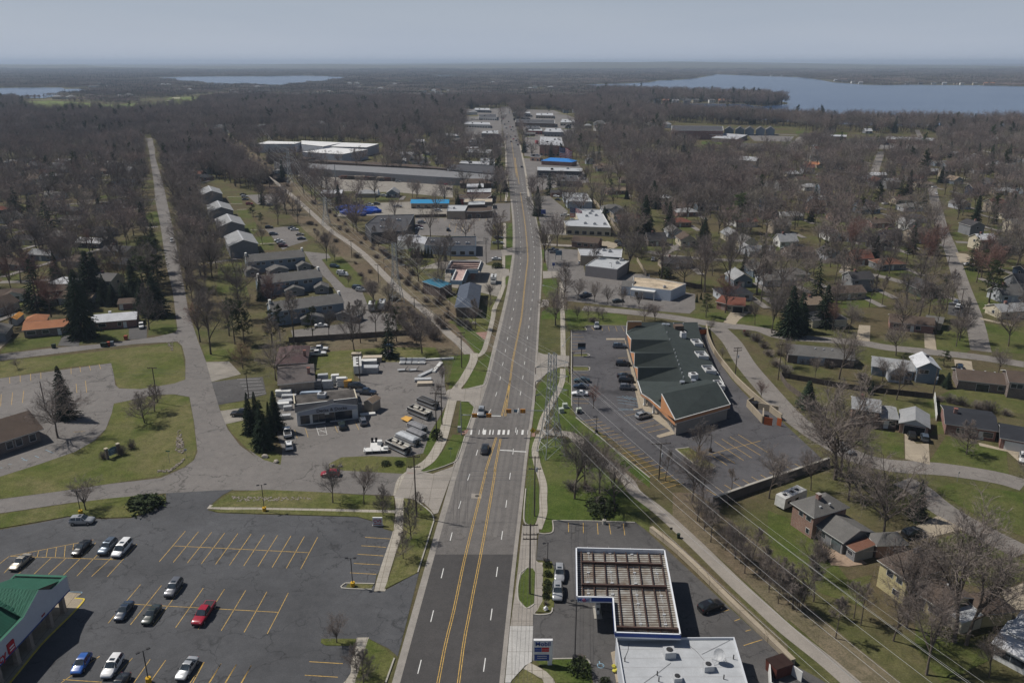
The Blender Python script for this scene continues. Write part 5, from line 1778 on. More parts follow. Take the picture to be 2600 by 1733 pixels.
wing(t,f,2.9,'x',2.2,wallm('pale'),roofm('pale'))
windows(t,f,'f',[(.5,3.4)],1.6,.8)
t=building('ranch_house','long low ranch with grey roof and a pale blue rear wall behind bare shrubs','house',at('j',400,350))
f=Frame(at('j',142,288,3.1),at('j',655,332,3.1),depth=10)
w_,r_=wing(t,f,2.9,'g',1.9,wallm('darkbrick'),roofm('grey'))
mb=MB()
f.box(mb,f.L*.15,-.06,0,f.L*.42,.07,2.7)
mb.build('siding_panel',mat('siding_lightblue',(.36,.42,.50),.8,.05),t)
windows(t,f,'f',[(.42,2.0)])
vents(r_,f,[(f.L*k,f.D*.35,4.2)for k in(.42,.55,.68)])
t=building('ranch_house','long brown roofed ranch behind a spreading bare tree, grey porch at one end','house',at('o',1080,1260))
f=Frame(at('o',905,1222,3.1),at('o',1252,1258,3.1),depth=9.5)
w_,r_=wing(t,f,2.9,'g',1.8,wallm('redbrick'),roofm('brown'))
windows(t,f,'f',[(.15,1.6),(.4,2.2),(.65,1.6)])
door(t,f,'f',.52)
f=Frame(at('o',1170,1215,3.0),at('o',1308,1235,3.0),depth=8)
wing(t,f,2.85,'g',1.2,wallm('tan'),roofm('grey'))
t=building('carport_house','small house with rust red roof and white posted carport at the bend of the street','house',at('n',1080,1130))
f=eaves('n',3.1,(1015,1095),(1156,1106),(1166,1042))
wing(t,f,2.9,'g',1.5,wallm('tan'),roofm('red'))
opening(t,f,'f',f.L*.62,.02,f.L*.6,2.3,'carport_shade_panel',glass=mat('deep_shade',(.02,.02,.02),.9))  # flat panel coloured as the shade inside the open carport
windows(t,f,'f',[(.12,1.2)])
f=Frame(at('n',930,1070,3.1),at('n',1020,1090,3.1),depth=9)
wing(t,f,2.9,'g',1.7,wallm('redbrick'),roofm('red'))
t=building('ranch_house','ranch house with broad terracotta brown roof beside a blue car in its drive','house',at('k',340,1310))
f=Frame(at('k',160,1288,3.1),at('k',537,1252,3.1),depth=9)
w_,r_=wing(t,f,2.9,'g',1.6,wallm('darkbrick'),roofm('terracotta'))
windows(t,f,'f',[(.15,2.6),(.45,2.0)])
door(t,f,'f',.74,1.0,2.1,WHITE_SIGN)
f=Frame(at('k',175,1225,3.4),at('k',350,1208,3.4),depth=7)
wing(t,f,3.2,'h',1.7,wallm('tan'),roofm('terracotta'))
t=building('ranch_house','ranch house with bright white metal roof between dark spruces and the side street','house',at('k',850,1250))
f=Frame(at('k',672,1232,3.1),at('k',1020,1203,3.1),depth=9.5)
w_,r_=wing(t,f,2.9,'g',1.7,wallm('redbrick'),roofm('white'))
windows(t,f,'f',[(.22,2.4),(.62,1.2)])
door(t,f,'f',.74,1.0,2.1,WHITE_SIGN)
chimney(r_,f,f.L*.38,f.D*.6,3.9,1.1,WHITE_SIGN)
t=building('garden_shed','brick shed with brown roof and white door under the dark spruces','shed',at('k',945,1110))
f=eaves('k',2.6,(872,1092),(1015,1082),(1008,1040))
wing(t,f,2.5,'g',1.0,wallm('redbrick'),roofm('brown'),.2)
door(t,f,'f',.18,1.2,2.0,WHITE_SIGN)
t=building('garage','pale detached garage with grey roof between the terracotta and white roofed ranches','garage',at('k',545,1190))
f=eaves('k',2.8,(488,1172),(592,1172),(598,1135))
wing(t,f,2.6,'x',1.6,wallm('pale'),roofm('grey'),.25)
door(t,f,'f',.5,3,2.1,WHITE_SIGN,'garage_door')
t=building('brick_house','low brick house with hipped brown roof and a white gable at the left edge','house',at('k',90,1040))
f=Frame(at('k',-90,1042,3.1),at('k',188,1012,3.1),depth=9)
wing(t,f,2.9,'h',1.8,wallm('redbrick'),roofm('brown'))
f=Frame(at('k',10,1035,3.1),at('k',175,1015,3.1),depth=4)
wing(t,f,2.9,'x',1.5,wallm('white'),roofm('brown'),.3)
windows(t,f,'f',[(.3,1.3),(.7,1.3)])
t=building('brick_house','brick house with long brown roof and chimney behind tall ragged spruces','house',at('k',400,1020))
f=Frame(at('k',215,1062,3.0),at('k',400,1050,3.0),depth=8)
wing(t,f,2.8,'g',1.4,wallm('darkbrick'),roofm('brown'))
f=Frame(at('k',325,1000,3.1),at('k',505,985,3.1),depth=8)
w_,r_=wing(t,f,2.9,'g',1.7,wallm('redbrick'),roofm('brown'))
chimney(r_,f,f.L*.15,f.D*.5,4.2,1.2)
t=building('garden_shed','small shed under an orange tarpaulin roof','shed',at('k',95,1220))
f=eaves('k',2.3,(58,1212),(125,1208),(130,1165))
wing(t,f,2.2,'x',.9,wallm('pale'),mat('orange_tarp',(.55,.25,.05),.7,.1),.15)
t=building('weathered_house','grey weathered house end at the left edge beside the concrete drive','house',at('k',10,1310))
f=Frame(at('k',-190,1330,3.0),at('k',44,1310,3.0),depth=10)
wing(t,f,2.9,'x',1.5,wallm('grey'),roofm('grey'))
t=building('church','low brick church with wide brown roof and white porch columns at the left edge','church',at('f',100,960))
f=Frame(at('f',-330,1052,3.6),at('f',328,842,3.6),depth=15)
w_,r_=wing(t,f,3.4,'g',3.0,wallm('darkbrick'),roofm('brown'),.9)
windows(t,f,'f',[(.6,1.4),(.72,1.4),(.9,1.4)],1.8,.8)
for q in((85,975),(195,925),(20,1000)):
 p=at('f',*q)
 mb=MB()
 mb.box((p.x,p.y,0),(.3,.3,3.3))
 mb.box((p.x,p.y,2.7),(1.1,.25,.5))
 mb.build('porch_post',W_TRIM,t)
t=building('boat_shop','boat dock shop with white gabled sign front, dark patched flat roof and stacked dock parts','shop',at('g',980,760))
f=Frame(at('g',752,828),at('g',1206,772),depth=8.6)
L,D=f.L,f.D
mb=MB()
for a,b in(((0,0),(L,0)),((L,0),(L,D)),((L,D),(0,D)),((0,D),(0,0))):
 f.quad(mb,[(*a,-.1),(*b,-.1),(*b,4.2),(*a,4.2)])
mb.build('wall',wallm('white'),t)
mb=MB()
f.quad(mb,[(-.02,2,4.1),(-.02,D,4.1),(-.02,D,5.6),(-.02,2,5.6)])
f.box(mb,-.3,2,4.1,.3,D-2,1.6)
f.box(mb,L,2,4.1,.3,D-2,1.1)
mb.build('parapet',wallm('cream'),t)
mb=MB()
f.quad(mb,[(0,2.2,5.0),(L,2.2,5.0),(L,D,5.2),(0,D,5.2)])
roof=mb.build('roof',mat('patched_roof',(.075,.068,.062),.95,.6,.35,grain=.25),t)
mb=MB()
f.quad(mb,[(-.3,-.4,4.0),(L+.3,-.4,4.0),(L+.3,2.2,5.15),(-.3,2.2,5.15)])
mb.build('mansard',roofm('black'),t)
mb=MB()
f.quad(mb,[(.5,-.62,4.0),(L*.62,-.62,5.3),(L-.2,-.62,4.05),(L-.2,-.62,3.2),(.5,-.62,3.2)])
mb.build('sign_gable',mat('sign_board',(.33,.35,.40),.8,.05),t)
mb=MB()
for(u0,z0,u1,z1)in((.3,4.0,L*.62,5.35),(L*.62,5.35,L,4.05)):
 mb.add([f(u0,-.7,z0),f(u1,-.7,z1),f(u1,-.7,z1+.3),f(u0,-.7,z0+.3)],[(0,1,2,3)])
 MB().add([f(u0,-.7,z0+.29),f(u1,-.7,z1+.29),f(u1,2.2,z1+.29 if z1>5 else 5.1),f(u0,-.1,z0+.29)],[(0,1,2,3)]).build('gable_roof',roofm('black'),t)
f.box(mb,0,2.1,5.0,L,.25,.25)
mb.build('trim',W_TRIM,t)
lettering(t,'Decks & Docks',f.A+f.u*L*.32-f.v*.62,f.u,-f.v,1.25,BLACK_SIGN,3.5,'sign_lettering')
for k,w2 in((.13,2.4),(.3,1.5),(.4,1.6),(.57,1.4),(.68,1.9),(.82,2.6)):
 opening(t,f,'f',L*k,.4,w2,2.4)
door(t,f,'f',.49,1.2,2.3,D_GLASS)
p=f(L*.45,5.6,5.1)
hvac(t,p[0],p[1],5.1,2.2,2.0,1.0)
f=eaves('g',3.2,(1238,640),(1310,655),(1285,595))
wing(t,f,3.0,'x',.9,wallm('tan'),roofm('tan'),.2,wallname='annex_wall')
f=Frame(at('g',1195,655,3.0),at('g',1235,650,3.0),depth=6)
wing(t,f,2.9,'s',.4,wallm('grey'),roofm('grey'),.15,wallname='lean_to_wall')
t=building('office_house','maroon roofed brick bungalow with white pickups parked at its side','office',at('g',690,320))
f=eaves('g',3.6,(575,365),(825,350),(790,225))
w_,r_=wing(t,f,3.4,'h',2.2,wallm('darkbrick'),roofm('red')if 0 else shingle('roof_maroon',(.10,.068,.068)))
chimney(r_,f,f.L*.93,f.D*.3,3.9,1.8)
t=building('office_house','brown brick bungalow with low grey brown roof and chimney just behind the boat shop','office',at('g',740,480))
f=eaves('g',3.4,(600,515),(885,488),(845,358))
w_,r_=wing(t,f,3.2,'g',1.4,wallm('tanbrick'),shingle('roof_greybrown',(.12,.105,.10)))
chimney(r_,f,f.L*.87,f.D*.3,3.9,1.9)
def townhouse(label,A,B,h,depth,group):
 t=building('townhouse_row',label,'townhouses',A,group)
 f=Frame(A,B,depth=depth)
 w_,r_=wing(t,f,h,'g',2.3,wallm('blue'),roofm('grey'),.3)
 for k in(.18,.27,.42,.57,.72,.8):
  opening(t,f,'f',f.L*k,h-1.9,1.5,1.2)
 for u in(-.2,f.L-.6):
  mb=MB()
  f.box(mb,u,f.D*.4,0,.8,1.6,h+3.2)
  mb.build('party_wall',wallm('white'),t)
 vents(r_,f,[(f.L*(k+.5)/9,f.D*.52,h+1.9)for k in range(9)])
 return t
TG='townhouse rows between the side street and the rail trail'
townhouse('grey townhouse row with white window frames, farthest back of the three',at('l',372,780,5.6),at('l',812,738,5.6),5.5,11,TG)
townhouse('grey townhouse row between the other two, a spruce at its left end',at('l',470,945,5.6),at('l',942,888,5.6),5.5,11,TG)
townhouse('grey townhouse row nearest the wooden fence, half hidden by bare trees',at('l',560,1152,5.6),at('l',1102,1080,5.6),5.5,11,TG)
def small_garage(a,b,lab,depth=6,m='grey'):
 t=building('garage',lab,'garage',at('l',*a),'gabled garages in front of the townhouses')
 f=Frame(at('l',*a,2.6),at('l',*b,2.6),depth=depth)
 wing(t,f,2.5,'x',1.5,wallm(m),roofm('grey'),.25)
 windows(t,f,'f',[(.5,1.4)],.8,1.1)
for a,b,lab in(((362,852),(466,840),'small gabled garage at the left end of the farthest townhouse row'),((540,848),(688,828),'wide gabled garage before the middle of the farthest townhouse row'),((752,812),(856,800),'gabled garage at the right end of the farthest townhouse row'),((470,1012),(560,1004),'gabled garage behind the spruce left of the middle townhouse row'),((655,995),(806,980),'wide gabled garage before the middle townhouse row'),((872,975),(988,968),'gabled garage at the right end of the middle townhouse row'),((770,1205),(955,1190),'wide gabled garage before the townhouse row nearest the fence'),((1030,1165),(1172,1190),'gabled garage at the right end of the townhouse row nearest the fence')):
 small_garage(a,b,lab)
BG='gabled apartment blocks in a row'
t=building('apartment_block','nearest of four grey apartment blocks with pale metal gable roofs','apartments',at('l',345,690),BG)
f=Frame(at('l',236,660,6.2),at('l',462,641,6.2),depth=26)
w_,r_=wing(t,f,6.0,'x',2.6,wallm('grey'),roofm('pale'),.5)
mb=MB()
f.slab(mb,[(f.L/2-.4,-.45,8.6),(f.L/2+.4,-.45,8.6),(f.L/2+.4,f.D+.4,8.6),(f.L/2-.4,f.D+.4,8.6)])
mb.build('ridge_vent',[UNIT,UNIT],r_)
windows(t,f,'l',[(.1,1.5),(.25,1.5),(.4,1.5),(.55,1.5),(.7,1.5),(.85,1.5)],1.2,4.0)
windows(t,f,'r',[(.1,1.5),(.25,1.5),(.4,1.5),(.55,1.5),(.7,1.5),(.85,1.5)],1.2,4.0)
a0=at('l',345,627,8.7)
for q,lab in(((256,487),'second nearest of four grey apartment blocks, between its twins'),((178,378),'third of four grey apartment blocks up the row'),((106,254),'farthest of four grey apartment blocks, against the bare wood')):
 d=at('l',*q,8.7)-a0
 o=dup(t,t.location+Vector((d.x,d.y,0)),0,lab,BG)
 keepout([Vector((f(u,v,0)[0]+d.x,f(u,v,0)[1]+d.y,0))for u,v in((-1,-1),(f.L+1,-1),(f.L+1,f.D+1),(-1,f.D+1))])
def flat_shop(label,cat,txt,h,wc,rc,par=.45,units=(),fascia=None,name='shop_building',windows_on=None,wm=None,stripes=None,group=None):
 pts=P(txt,h)
 tl=None
 pts=[]
 for tok in txt.split():
  if ',' not in tok:
   tl=tok
  else:
   x,y=tok.split(',')
   pts.append(at(tl,float(x),float(y),h))
 c=sum(pts,Vector())/len(pts)
 t=building(name,label,cat,c,group)
 mb=MB()
 n=len(pts)
 for i in range(n):
  a,b=pts[i],pts[(i+1)%n]
  mb.add([(a.x,a.y,-.1),(b.x,b.y,-.1),(b.x,b.y,h-.3),(a.x,a.y,h-.3)],[(0,1,2,3)])
 mb.build('wall',wm or(wallm(wc)if isinstance(wc,str)else wc),t)
 mb=MB()
 inn=[p.lerp(c,.015)for p in pts]
 mb.sheet(inn,h-par)
 for i in range(n):
  a,b=pts[i],pts[(i+1)%n]
  a2,b2=inn[i],inn[(i+1)%n]
  mb.add([tuple(a),tuple(b),tuple(b2),tuple(a2)],[(0,1,2,3)],1)
  mb.add([(a.x,a.y,h-.3),(b.x,b.y,h-.3),tuple(b),tuple(a)],[(0,1,2,3)],1)
  mb.add([(a2.x,a2.y,h-par),(b2.x,b2.y,h-par),tuple(b2),tuple(a2)],[(0,1,2,3)],1)
 mb.build('roof',[rc,fascia or W_TRIM],t)
 if units=='auto':
  for k in range(3):
   p=c.lerp(pts[(k*2)%n],.35)
   hvac(t,p.x,p.y,h-par,2.2,1.8,1.2)
  units=()
 for u in units:
  p=at(u[0],u[1],u[2],h)
  s=u[3]if len(u)>3 else 1.8
  hvac(t,p.x,p.y,h-par,s,s*.8,.9)
 for k in windows_on or():
  a,b=pts[k],pts[(k+1)%n]
  fr_=Frame(a,b,depth=.1)
  cen=(a+b)/2-c
  fr_.v=-Vector((cen.x,cen.y,0)).normalized()
  m_=max(1,int(fr_.L/4))
  for j in range(m_):
   opening(t,fr_,'f',fr_.L*(j+.5)/m_,.6,min(2.4,fr_.L/m_*.6),min(1.8,h-1.8))
 keepout(pts)
 return t
MEMB,GREYR,DARKR=WHITE_ROOF,PALE_ROOF,DARK_ROOF
flat_shop('white rendered shop with blue parapet and dark flat roof near the T shaped canopy','shop','m 412,660 612,660 614,588 430,590',5,mat('pale_blue_render',(.44,.50,.58),.8,.08),DARKR,.4,[('m',475,640),('m',550,640)],mat('blue_fascia',(.05,.12,.2),.6),windows_on=[0])
flat_shop('low white shop with dark roof and two roof units, row of small evergreens before it','shop','m 228,648 410,664 432,598 255,592',4.6,mat('pale_blue_render',(.44,.50,.58),.8,.08),DARKR,.4,[('m',290,625),('m',370,625)])
flat_shop('low white shop wing with line of air units on its pale roof','shop','m 25,615 232,645 255,592 30,560',4.2,'white',GREYR,.3,[('m',95,590,1.4),('m',120,590,1.4),('m',145,590,1.4),('m',180,590,2.2)])
flat_shop('wide dark roofed shop hall at the head of the striped car park','shop hall','l 1255,500 1345,430 1625,422 1560,545 1300,560',6,'dark',DARKR,.4,[('l',1390,465,2.4),('l',1505,465,2.4),('l',1385,520,2.4)],mat('grey_fascia',(.16,.17,.18),.7))
flat_shop('white cubic shop with bright flat roof beside the plank fence','shop','m 395,398 530,398 552,355 408,353',5,'tan',MEMB,.35,[('m',450,378,1.4)])
flat_shop('brown shop with white flat roof and dark mansard front','shop','m 552,352 680,348 680,322 558,326',6.0,'brown',MEMB,.3,name='shop_building')
flat_shop('tan brick shop with brown front strip facing the main road','shop','m 522,332 735,330 735,305 525,306',4.5,'tanbrick',TAN_ROOF,.3)
flat_shop('dark brown shop wing with sloping shingled front','shop','m 535,402 660,402 735,395 738,362 545,358',4.2,'brown',roofm('brown'),.2,windows_on=[0])
flat_shop('red fronted shop with white flat roof','shop','m 478,305 690,305 727,285 727,262 480,278',4.5,'red',roofm('brown'),.2)
flat_shop('bright white roofed shop behind the red front','shop','m 545,258 725,258 728,228 550,238',5.2,'red',MEMB,.3)
flat_shop('grey metal shed beside the white gravel yard','shed','m 542,222 670,222 672,192 545,196',4,'grey',GREYR,.2)
flat_shop('white roofed shop with blue grey front wall and parked cars at its corner','shop','m 1300,328 1482,328 1440,264 1258,260',4.6,mat('pale_blue_render',(.44,.50,.58),.8,.08),MEMB,.4,[],windows_on=[3])
flat_shop('largest white flat roof right of the road, crowded with roof units','shop','m 1285,508 1622,522 1545,388 1345,378 1378,460 1270,470',5,'cream',MEMB,.4,[('m',1440,435),('m',1510,430),('m',1480,400),('m',1430,490),('m',1500,495),('m',1330,462),('m',1575,495),('m',1465,415)],windows_on=[0])
flat_shop('tapering grey roofed shop with roof units, behind its twin','shop','m 1395,728 1700,745 1708,682 1375,678',5.0,'tan',GREYR,.4,[('m',1570,690),('m',1615,700),('m',1520,710)])
flat_shop('grey block walled shop with broad white roof and plain side wall','shop','m 1430,803 1668,832 1758,772 1522,742',5.0,mat('grey_block',(.23,.215,.215),.85,.06),MEMB,.35,[('m',1670,785),('m',1700,765)],windows_on=[])
t=flat_shop('white fronted shop with stained tan flat roof and blue corner gable','shop','n 310,955 600,990 712,940 490,902 320,888',4.6,mat('pale_blue_render',(.44,.50,.58),.8,.08),mat('stained_roof',(.44,.36,.26),.9,.4,.25,grain=.15),.35,[('n',552,968,1.2)])
f=Frame(at('n',224,955,4.0),at('n',318,962,4.0),depth=9)
wing(t,f,3.8,'g',1.3,mat('pale_blue_render',(.44,.50,.58),.8,.08),roofm('grey'),.3)
a,b=at('n',295,985,3.6),at('n',475,1005,3.6)
f=Frame(a,b,depth=2.5)
mb=MB()
f.box(mb,0,0,3.2,f.L,2.5,.5)
for k in(0,.5,.97):
 f.box(mb,f.L*k,.1,0,.3,.3,3.2)
mb.build('porch',W_TRIM,t)
windows(t,f,'b',[(.2,1.2),(.65,1.0),(.75,1.0),(.85,1.0)],1.4,.8)
def gable_shop(label,cat,A,B,depth,h,roof,rh,wc,rc,name='shop_building',wins=(),over=.5,group=None):
 t=building(name,label,cat,(A+B)/2,group)
 f=Frame(A,B,depth=depth)
 w_,r_=wing(t,f,h,roof,rh,wallm(wc)if isinstance(wc,str)else wc,roofm(rc)if isinstance(rc,str)else rc,over)
 windows(t,f,'f',wins)
 return t,f,r_
gable_shop('small brick office with gabled brown roof and wide glazing','office',at('m',1320,622,3.2),at('m',1525,640,3.2),9,3.0,'g',2.2,'brick','brown','office_building',[(.3,2),(.55,2),(.8,2)])
BLUEM=mat('blue_metal_roof',(.03,.26,.50),.45,.12,.5)
gable_shop('long low shop with bright blue metal roof above a row of parked cars','shop',at('m',122,340,3.6),at('m',412,340,3.6),9,3.4,'g',1.9,'tan',BLUEM,wins=[(.2,2),(.4,2),(.6,2),(.8,2)])
gable_shop('brown shop with broad hipped shingle roof at the roadside','shop',at('m',490,190,4.2),at('m',730,190,4.2),14,4.0,'h',2.5,'brown','brown')
gable_shop('small brick shop with low brown roof near the white roofs','shop',at('m',1170,258,3.4),at('m',1262,258,3.4),9,3.2,'g',1.2,'brick','dark')
t=building('fuel_canopy','T shaped fuel canopy with open rusted roof and dark blue sloping fascia','canopy',at('m',520,850))
top=[at('m',*q,5.6)for q in((427,766),(656,769),(630,835),(548,834),(512,918),(427,916),(462,834),(386,834))]
mb,md,mf=MB(),MB(),MB()
cc=sum(top,Vector())/len(top)
for i in range(len(top)):
 a,b=top[i],top[(i+1)%len(top)]
 tt=(b-a).normalized()
 out=Vector((tt.y,-tt.x,0))
 if not inside((a.x+b.x)/2-out.x*.3,(a.y+b.y)/2-out.y*.3,[(p.x,p.y)for p in top]):
  out=-out
 mb.add([tuple(a),tuple(b),(b.x+out.x*1.0,b.y+out.y*1.0,4.1),(a.x+out.x*1.0,a.y+out.y*1.0,4.1)],[(0,1,2,3)])
 mf.add([tuple(a),tuple(b),(b.x-out.x*.35,b.y-out.y*.35,5.6),(a.x-out.x*.35,a.y-out.y*.35,5.6)],[(0,1,2,3)])
 mf.add([(a.x-out.x*.35,a.y-out.y*.35,5.6),(b.x-out.x*.35,b.y-out.y*.35,5.6),(b.x-out.x*.35,b.y-out.y*.35,4.6),(a.x-out.x*.35,a.y-out.y*.35,4.6)],[(0,1,2,3)])
md.sheet(top,4.55)
mb.build('fascia',mat('dark_blue_metal',(.05,.085,.12),.5,.1),t)
mf.build('coping',W_TRIM,t)
md.build('deck',mat('pink_deck',(.42,.30,.27),.8,.25,.8),t)
for i in range(4):
 a,b=at('m',432,780+i*14,5.0),at('m',640,783+i*14,5.0)
 q=MB()
 beam(a,b,.3,4.6,4.95,q)
 q.build('beam',RUST,t)
for(x,y)in((440,880),(600,880),(590,910)):
 p=at('m',x,y)
 q=MB()
 q.box((p.x,p.y,0),(1.6,1.2,4.5))
 q.build('column',wallm('redbrick'),t)
t=building('service_building','station building with big blue grey hipped roof beside the T shaped canopy','service station',at('m',540,1100))
f=Frame(at('m',452,1114,4.2),at('m',634,1114,4.2),depth=31)
wing(t,f,4.0,'h',2.6,wallm('darkbrick'),roofm('blue'),.6)
f=Frame(at('m',345,968,4.4),at('m',440,938,4.4),depth=10)
wing(t,f,4.2,'s',1.0,wallm('darkbrick'),mat('teal_metal',(.04,.16,.24),.5,.1),.3)
t=building('warehouse','sprawling pale warehouse with four bright white flat roofs','warehouse',at('q',1150,950))
WHW=mat('warehouse_wall',(.40,.42,.48),.8,.06,.1)
for txt in('q 545,888 900,888 960,870 650,862','q 960,858 1350,876 1160,912 960,890','q 1345,876 1672,888 1560,920 1225,912','q 968,962 1330,984 1572,940 1250,922'):
 pts=[]
 for tok in txt.split()[1:]:
  x,y=tok.split(',')
  pts.append(at('q',float(x),float(y),9))
 mb=MB()
 for i in range(4):
  a,b=pts[i],pts[(i+1)%4]
  mb.add([(a.x,a.y,-.1),(b.x,b.y,-.1),(b.x,b.y,8.2),(a.x,a.y,8.2)],[(0,1,2,3)])
 w_=mb.build('wall',WHW,t)
 mb=MB()
 mb.prism(pts,8.2,9,1,0)
 mb.build('roof',[mat('bright_membrane',(.66,.66,.65),.7,.06,.1),mat('grey_fascia',(.16,.17,.18),.7)],t)
 keepout(pts)
for lab,txt,h,wc,rc in(('very long shed with pale grey metal roof in front of the warehouse','q 760,1095 2200,1190 m 720,165 760,130 330,92 q 2200,1125 705,1050',6,'grey',mat('shed_roof',(.19,.19,.195),.8,.14,.3,grain=.08)),('long dark brown shed roof behind the pale grey one','q 1025,1040 1700,1085 2353,1120 r 500,1135 500,1110 q 2000,1075 1100,1030',6,'brown',roofm('brown')),('dark flat roofed shed at the rail trail end of the row','q 640,1000 1010,1030 1090,1012 650,985',6,'brown',roofm('brown')),('broad dark hipped shed near the main road','r 500,1125 930,1160 925,1085 520,1075',6.5,'dark',DARKR)):
 flat_shop(lab,'shed',txt,h,wc,rc,.1,name='long_shed',fascia=mat('grey_fascia',(.16,.17,.18),.7))
for lab,txt,h,wc,rc in(('white roofed shop left of the road with dark windows','r 670,965 905,970 908,940 690,932',5,'cream',MEMB),('grey roofed shop row behind dark shrubs','r 600,1065 925,1082 928,1055 620,1042',4.5,'grey',GREYR),('small white roofed shop by the road lot','r 790,1046 925,1050 925,1022 800,1015',4.5,'white',MEMB),('low dark roofed diner beside the side lot','r 640,870 870,880 905,845 660,850',4.5,'brown',DARKR),('shop with striped grey roof and blue shuttered front','r 465,812 600,815 600,790 470,785',5,'blue',GREYR),('long white roofed shop near the far crossing','r 805,790 960,795 958,765 820,768',5,'dark',MEMB),('black roofed shop right of the road with blue sign','r 1320,1130 1735,1140 1732,1110 1320,1098',5,'dark',MEMB),('tan shop with rooftop units beside the walled lot','r 1495,1225 1700,1228 1690,1180 1490,1170',4.6,'tan',DARKR),('three storey brick block with grey parapet roof','r 1340,895 1565,905 1540,830 1345,820',11,'redbrick',GREYR),('long brown brick wing beside the flagpole','r 1255,1005 1345,1012 1345,985 1255,980',4,'brick',DARKR),('silver roofed shop past the brick block','r 1380,775 1560,780 1530,745 1400,742',6,'grey',GREYR),('white roofed shop with red sign far up the road','r 1235,765 1362,768 1360,745 1240,742',5,'red',MEMB),('white roofed bank at the far crossing','r 1530,690 1690,690 1640,665 1545,660',5,'cream',MEMB),('black fronted shop row near the far crossing','r 1210,745 1345,748 1340,725 1215,722',6,'dark',DARKR),('long dark brick terrace with flat roof at the far crossing','r 1115,690 1480,700 1480,668 1120,660',6,'brown',DARKR),('pale roofed hall at the top of the road','r 1095,605 1255,608 1250,592 1100,592',6,'grey',MEMB),('row of white shops left of the far crossing','r 640,705 885,712 880,690 660,682',5,'white',GREYR),('white fronted shop with black roof left of the far crossing','r 780,640 945,645 945,615 780,618',5,'white',DARKR),('tan roofed shop beyond the far crossing','r 1305,625 1465,628 1460,605 1310,605',5,'tan',GREYR),('low white roofed shop at the end of the left shops','r 740,575 880,578 880,560 745,558',5,'grey',MEMB)):
 flat_shop(lab,'shop',txt,h,wc,rc,.25,'auto',windows_on=[0])
gable_shop('low diner with bright blue mansard roof under the big flag','diner',at('r',1350,1040,4.0),at('r',1640,1055,4.0),14,3.8,'h',2.4,'redbrick',mat('bright_blue_roof',(.03,.20,.55),.45,.1),'diner')
gable_shop('dark grey gabled shop right of the far crossing','shop',at('r',1095,650,4),at('r',1215,655,4),14,3.8,'x',4,'dark','dark')
for lab,txt,h,wc,rc in(('red brick school hall with flat roof, tallest of the school','s 740,765 1220,765 1215,725 745,720',11,'redbrick',DARKR),('low red brick school wing facing the street','s 985,800 1210,808 1215,785 1000,782',6,'redbrick',DARKR),('flat brick school annex nearest the grass strip','s 1110,830 1345,845 1440,805 1220,790',5,'darkbrick',GREYR),('white roofed hall among the houses','s 1270,1030 1520,1045 1545,1010 1280,990',7,'tan',MEMB),('long white roofed shop row below the lake','t 1085,842 1535,860 1528,835 1085,820',5,'redbrick',MEMB),('low brick shop row with pale patches on its roof','t 470,815 720,822 725,805 475,798',5,'brick',GREYR),('dark brick shop row end beside the white roofs','t 890,850 1090,858 1090,832 895,826',5,'darkbrick',DARKR)):
 flat_shop(lab,'school' if 'school' in lab else 'hall' if 'hall' in lab else 'shop',txt,h,wc,rc,.3,name='school_building' if 'school' in lab else 'shop_building')
gable_shop('grey gabled community hall beside the playground','hall',at('s',1335,915,4),at('s',1580,925,4),20,3.8,'g',3.5,'grey','grey','hall')
for i,x in enumerate((1270,1370,1460,1560,1650)):
 gable_shop(['leftmost','second from the left','middle','second from the right','rightmost'][i]+' of five blue gabled houses in the lakeside terrace','house',at('s',x-45,760,7),at('s',x+45,762,7),22,7,'x',4,'blue','grey','terraced_house',group='lakeside terrace of blue gabled houses')
# ============================= POLES, WIRES, SIGNS, WALLS, YARD THINGS
WOOD=mat('pole_wood',(.085,.068,.055),.95,.25,2)
FENCE=mat('fence_wood',(.115,.095,.08),.95,.25,1.5)
STEEL=mat('galvanised_steel',(.30,.32,.33),.5,.12,1,metal=.3)
BLACKM=mat('black_metal',(.02,.02,.022),.5,.2,1)
YEL=mat('yellow_base',(.52,.31,.02),.8,.15,1.5)
CABLE=mat('bright_wire',(.50,.50,.49),.4,.05,1)
CABLE_D=mat('dark_wire',(.10,.10,.10),.7,.05,1)
def up(tl,base,topy):
 return at(tl,*base),height_of(tl,base,topy)
def sag(mb,a,b,r,s=.03,n=10):
 a,b=Vector(a),Vector(b)
 L=(b-a).length
 mb.tube([a.lerp(b,i/n)-Vector((0,0,4*s*L*(i/n)*(1-i/n)))for i in range(n+1)],r,3,cap=False)
POLES={}
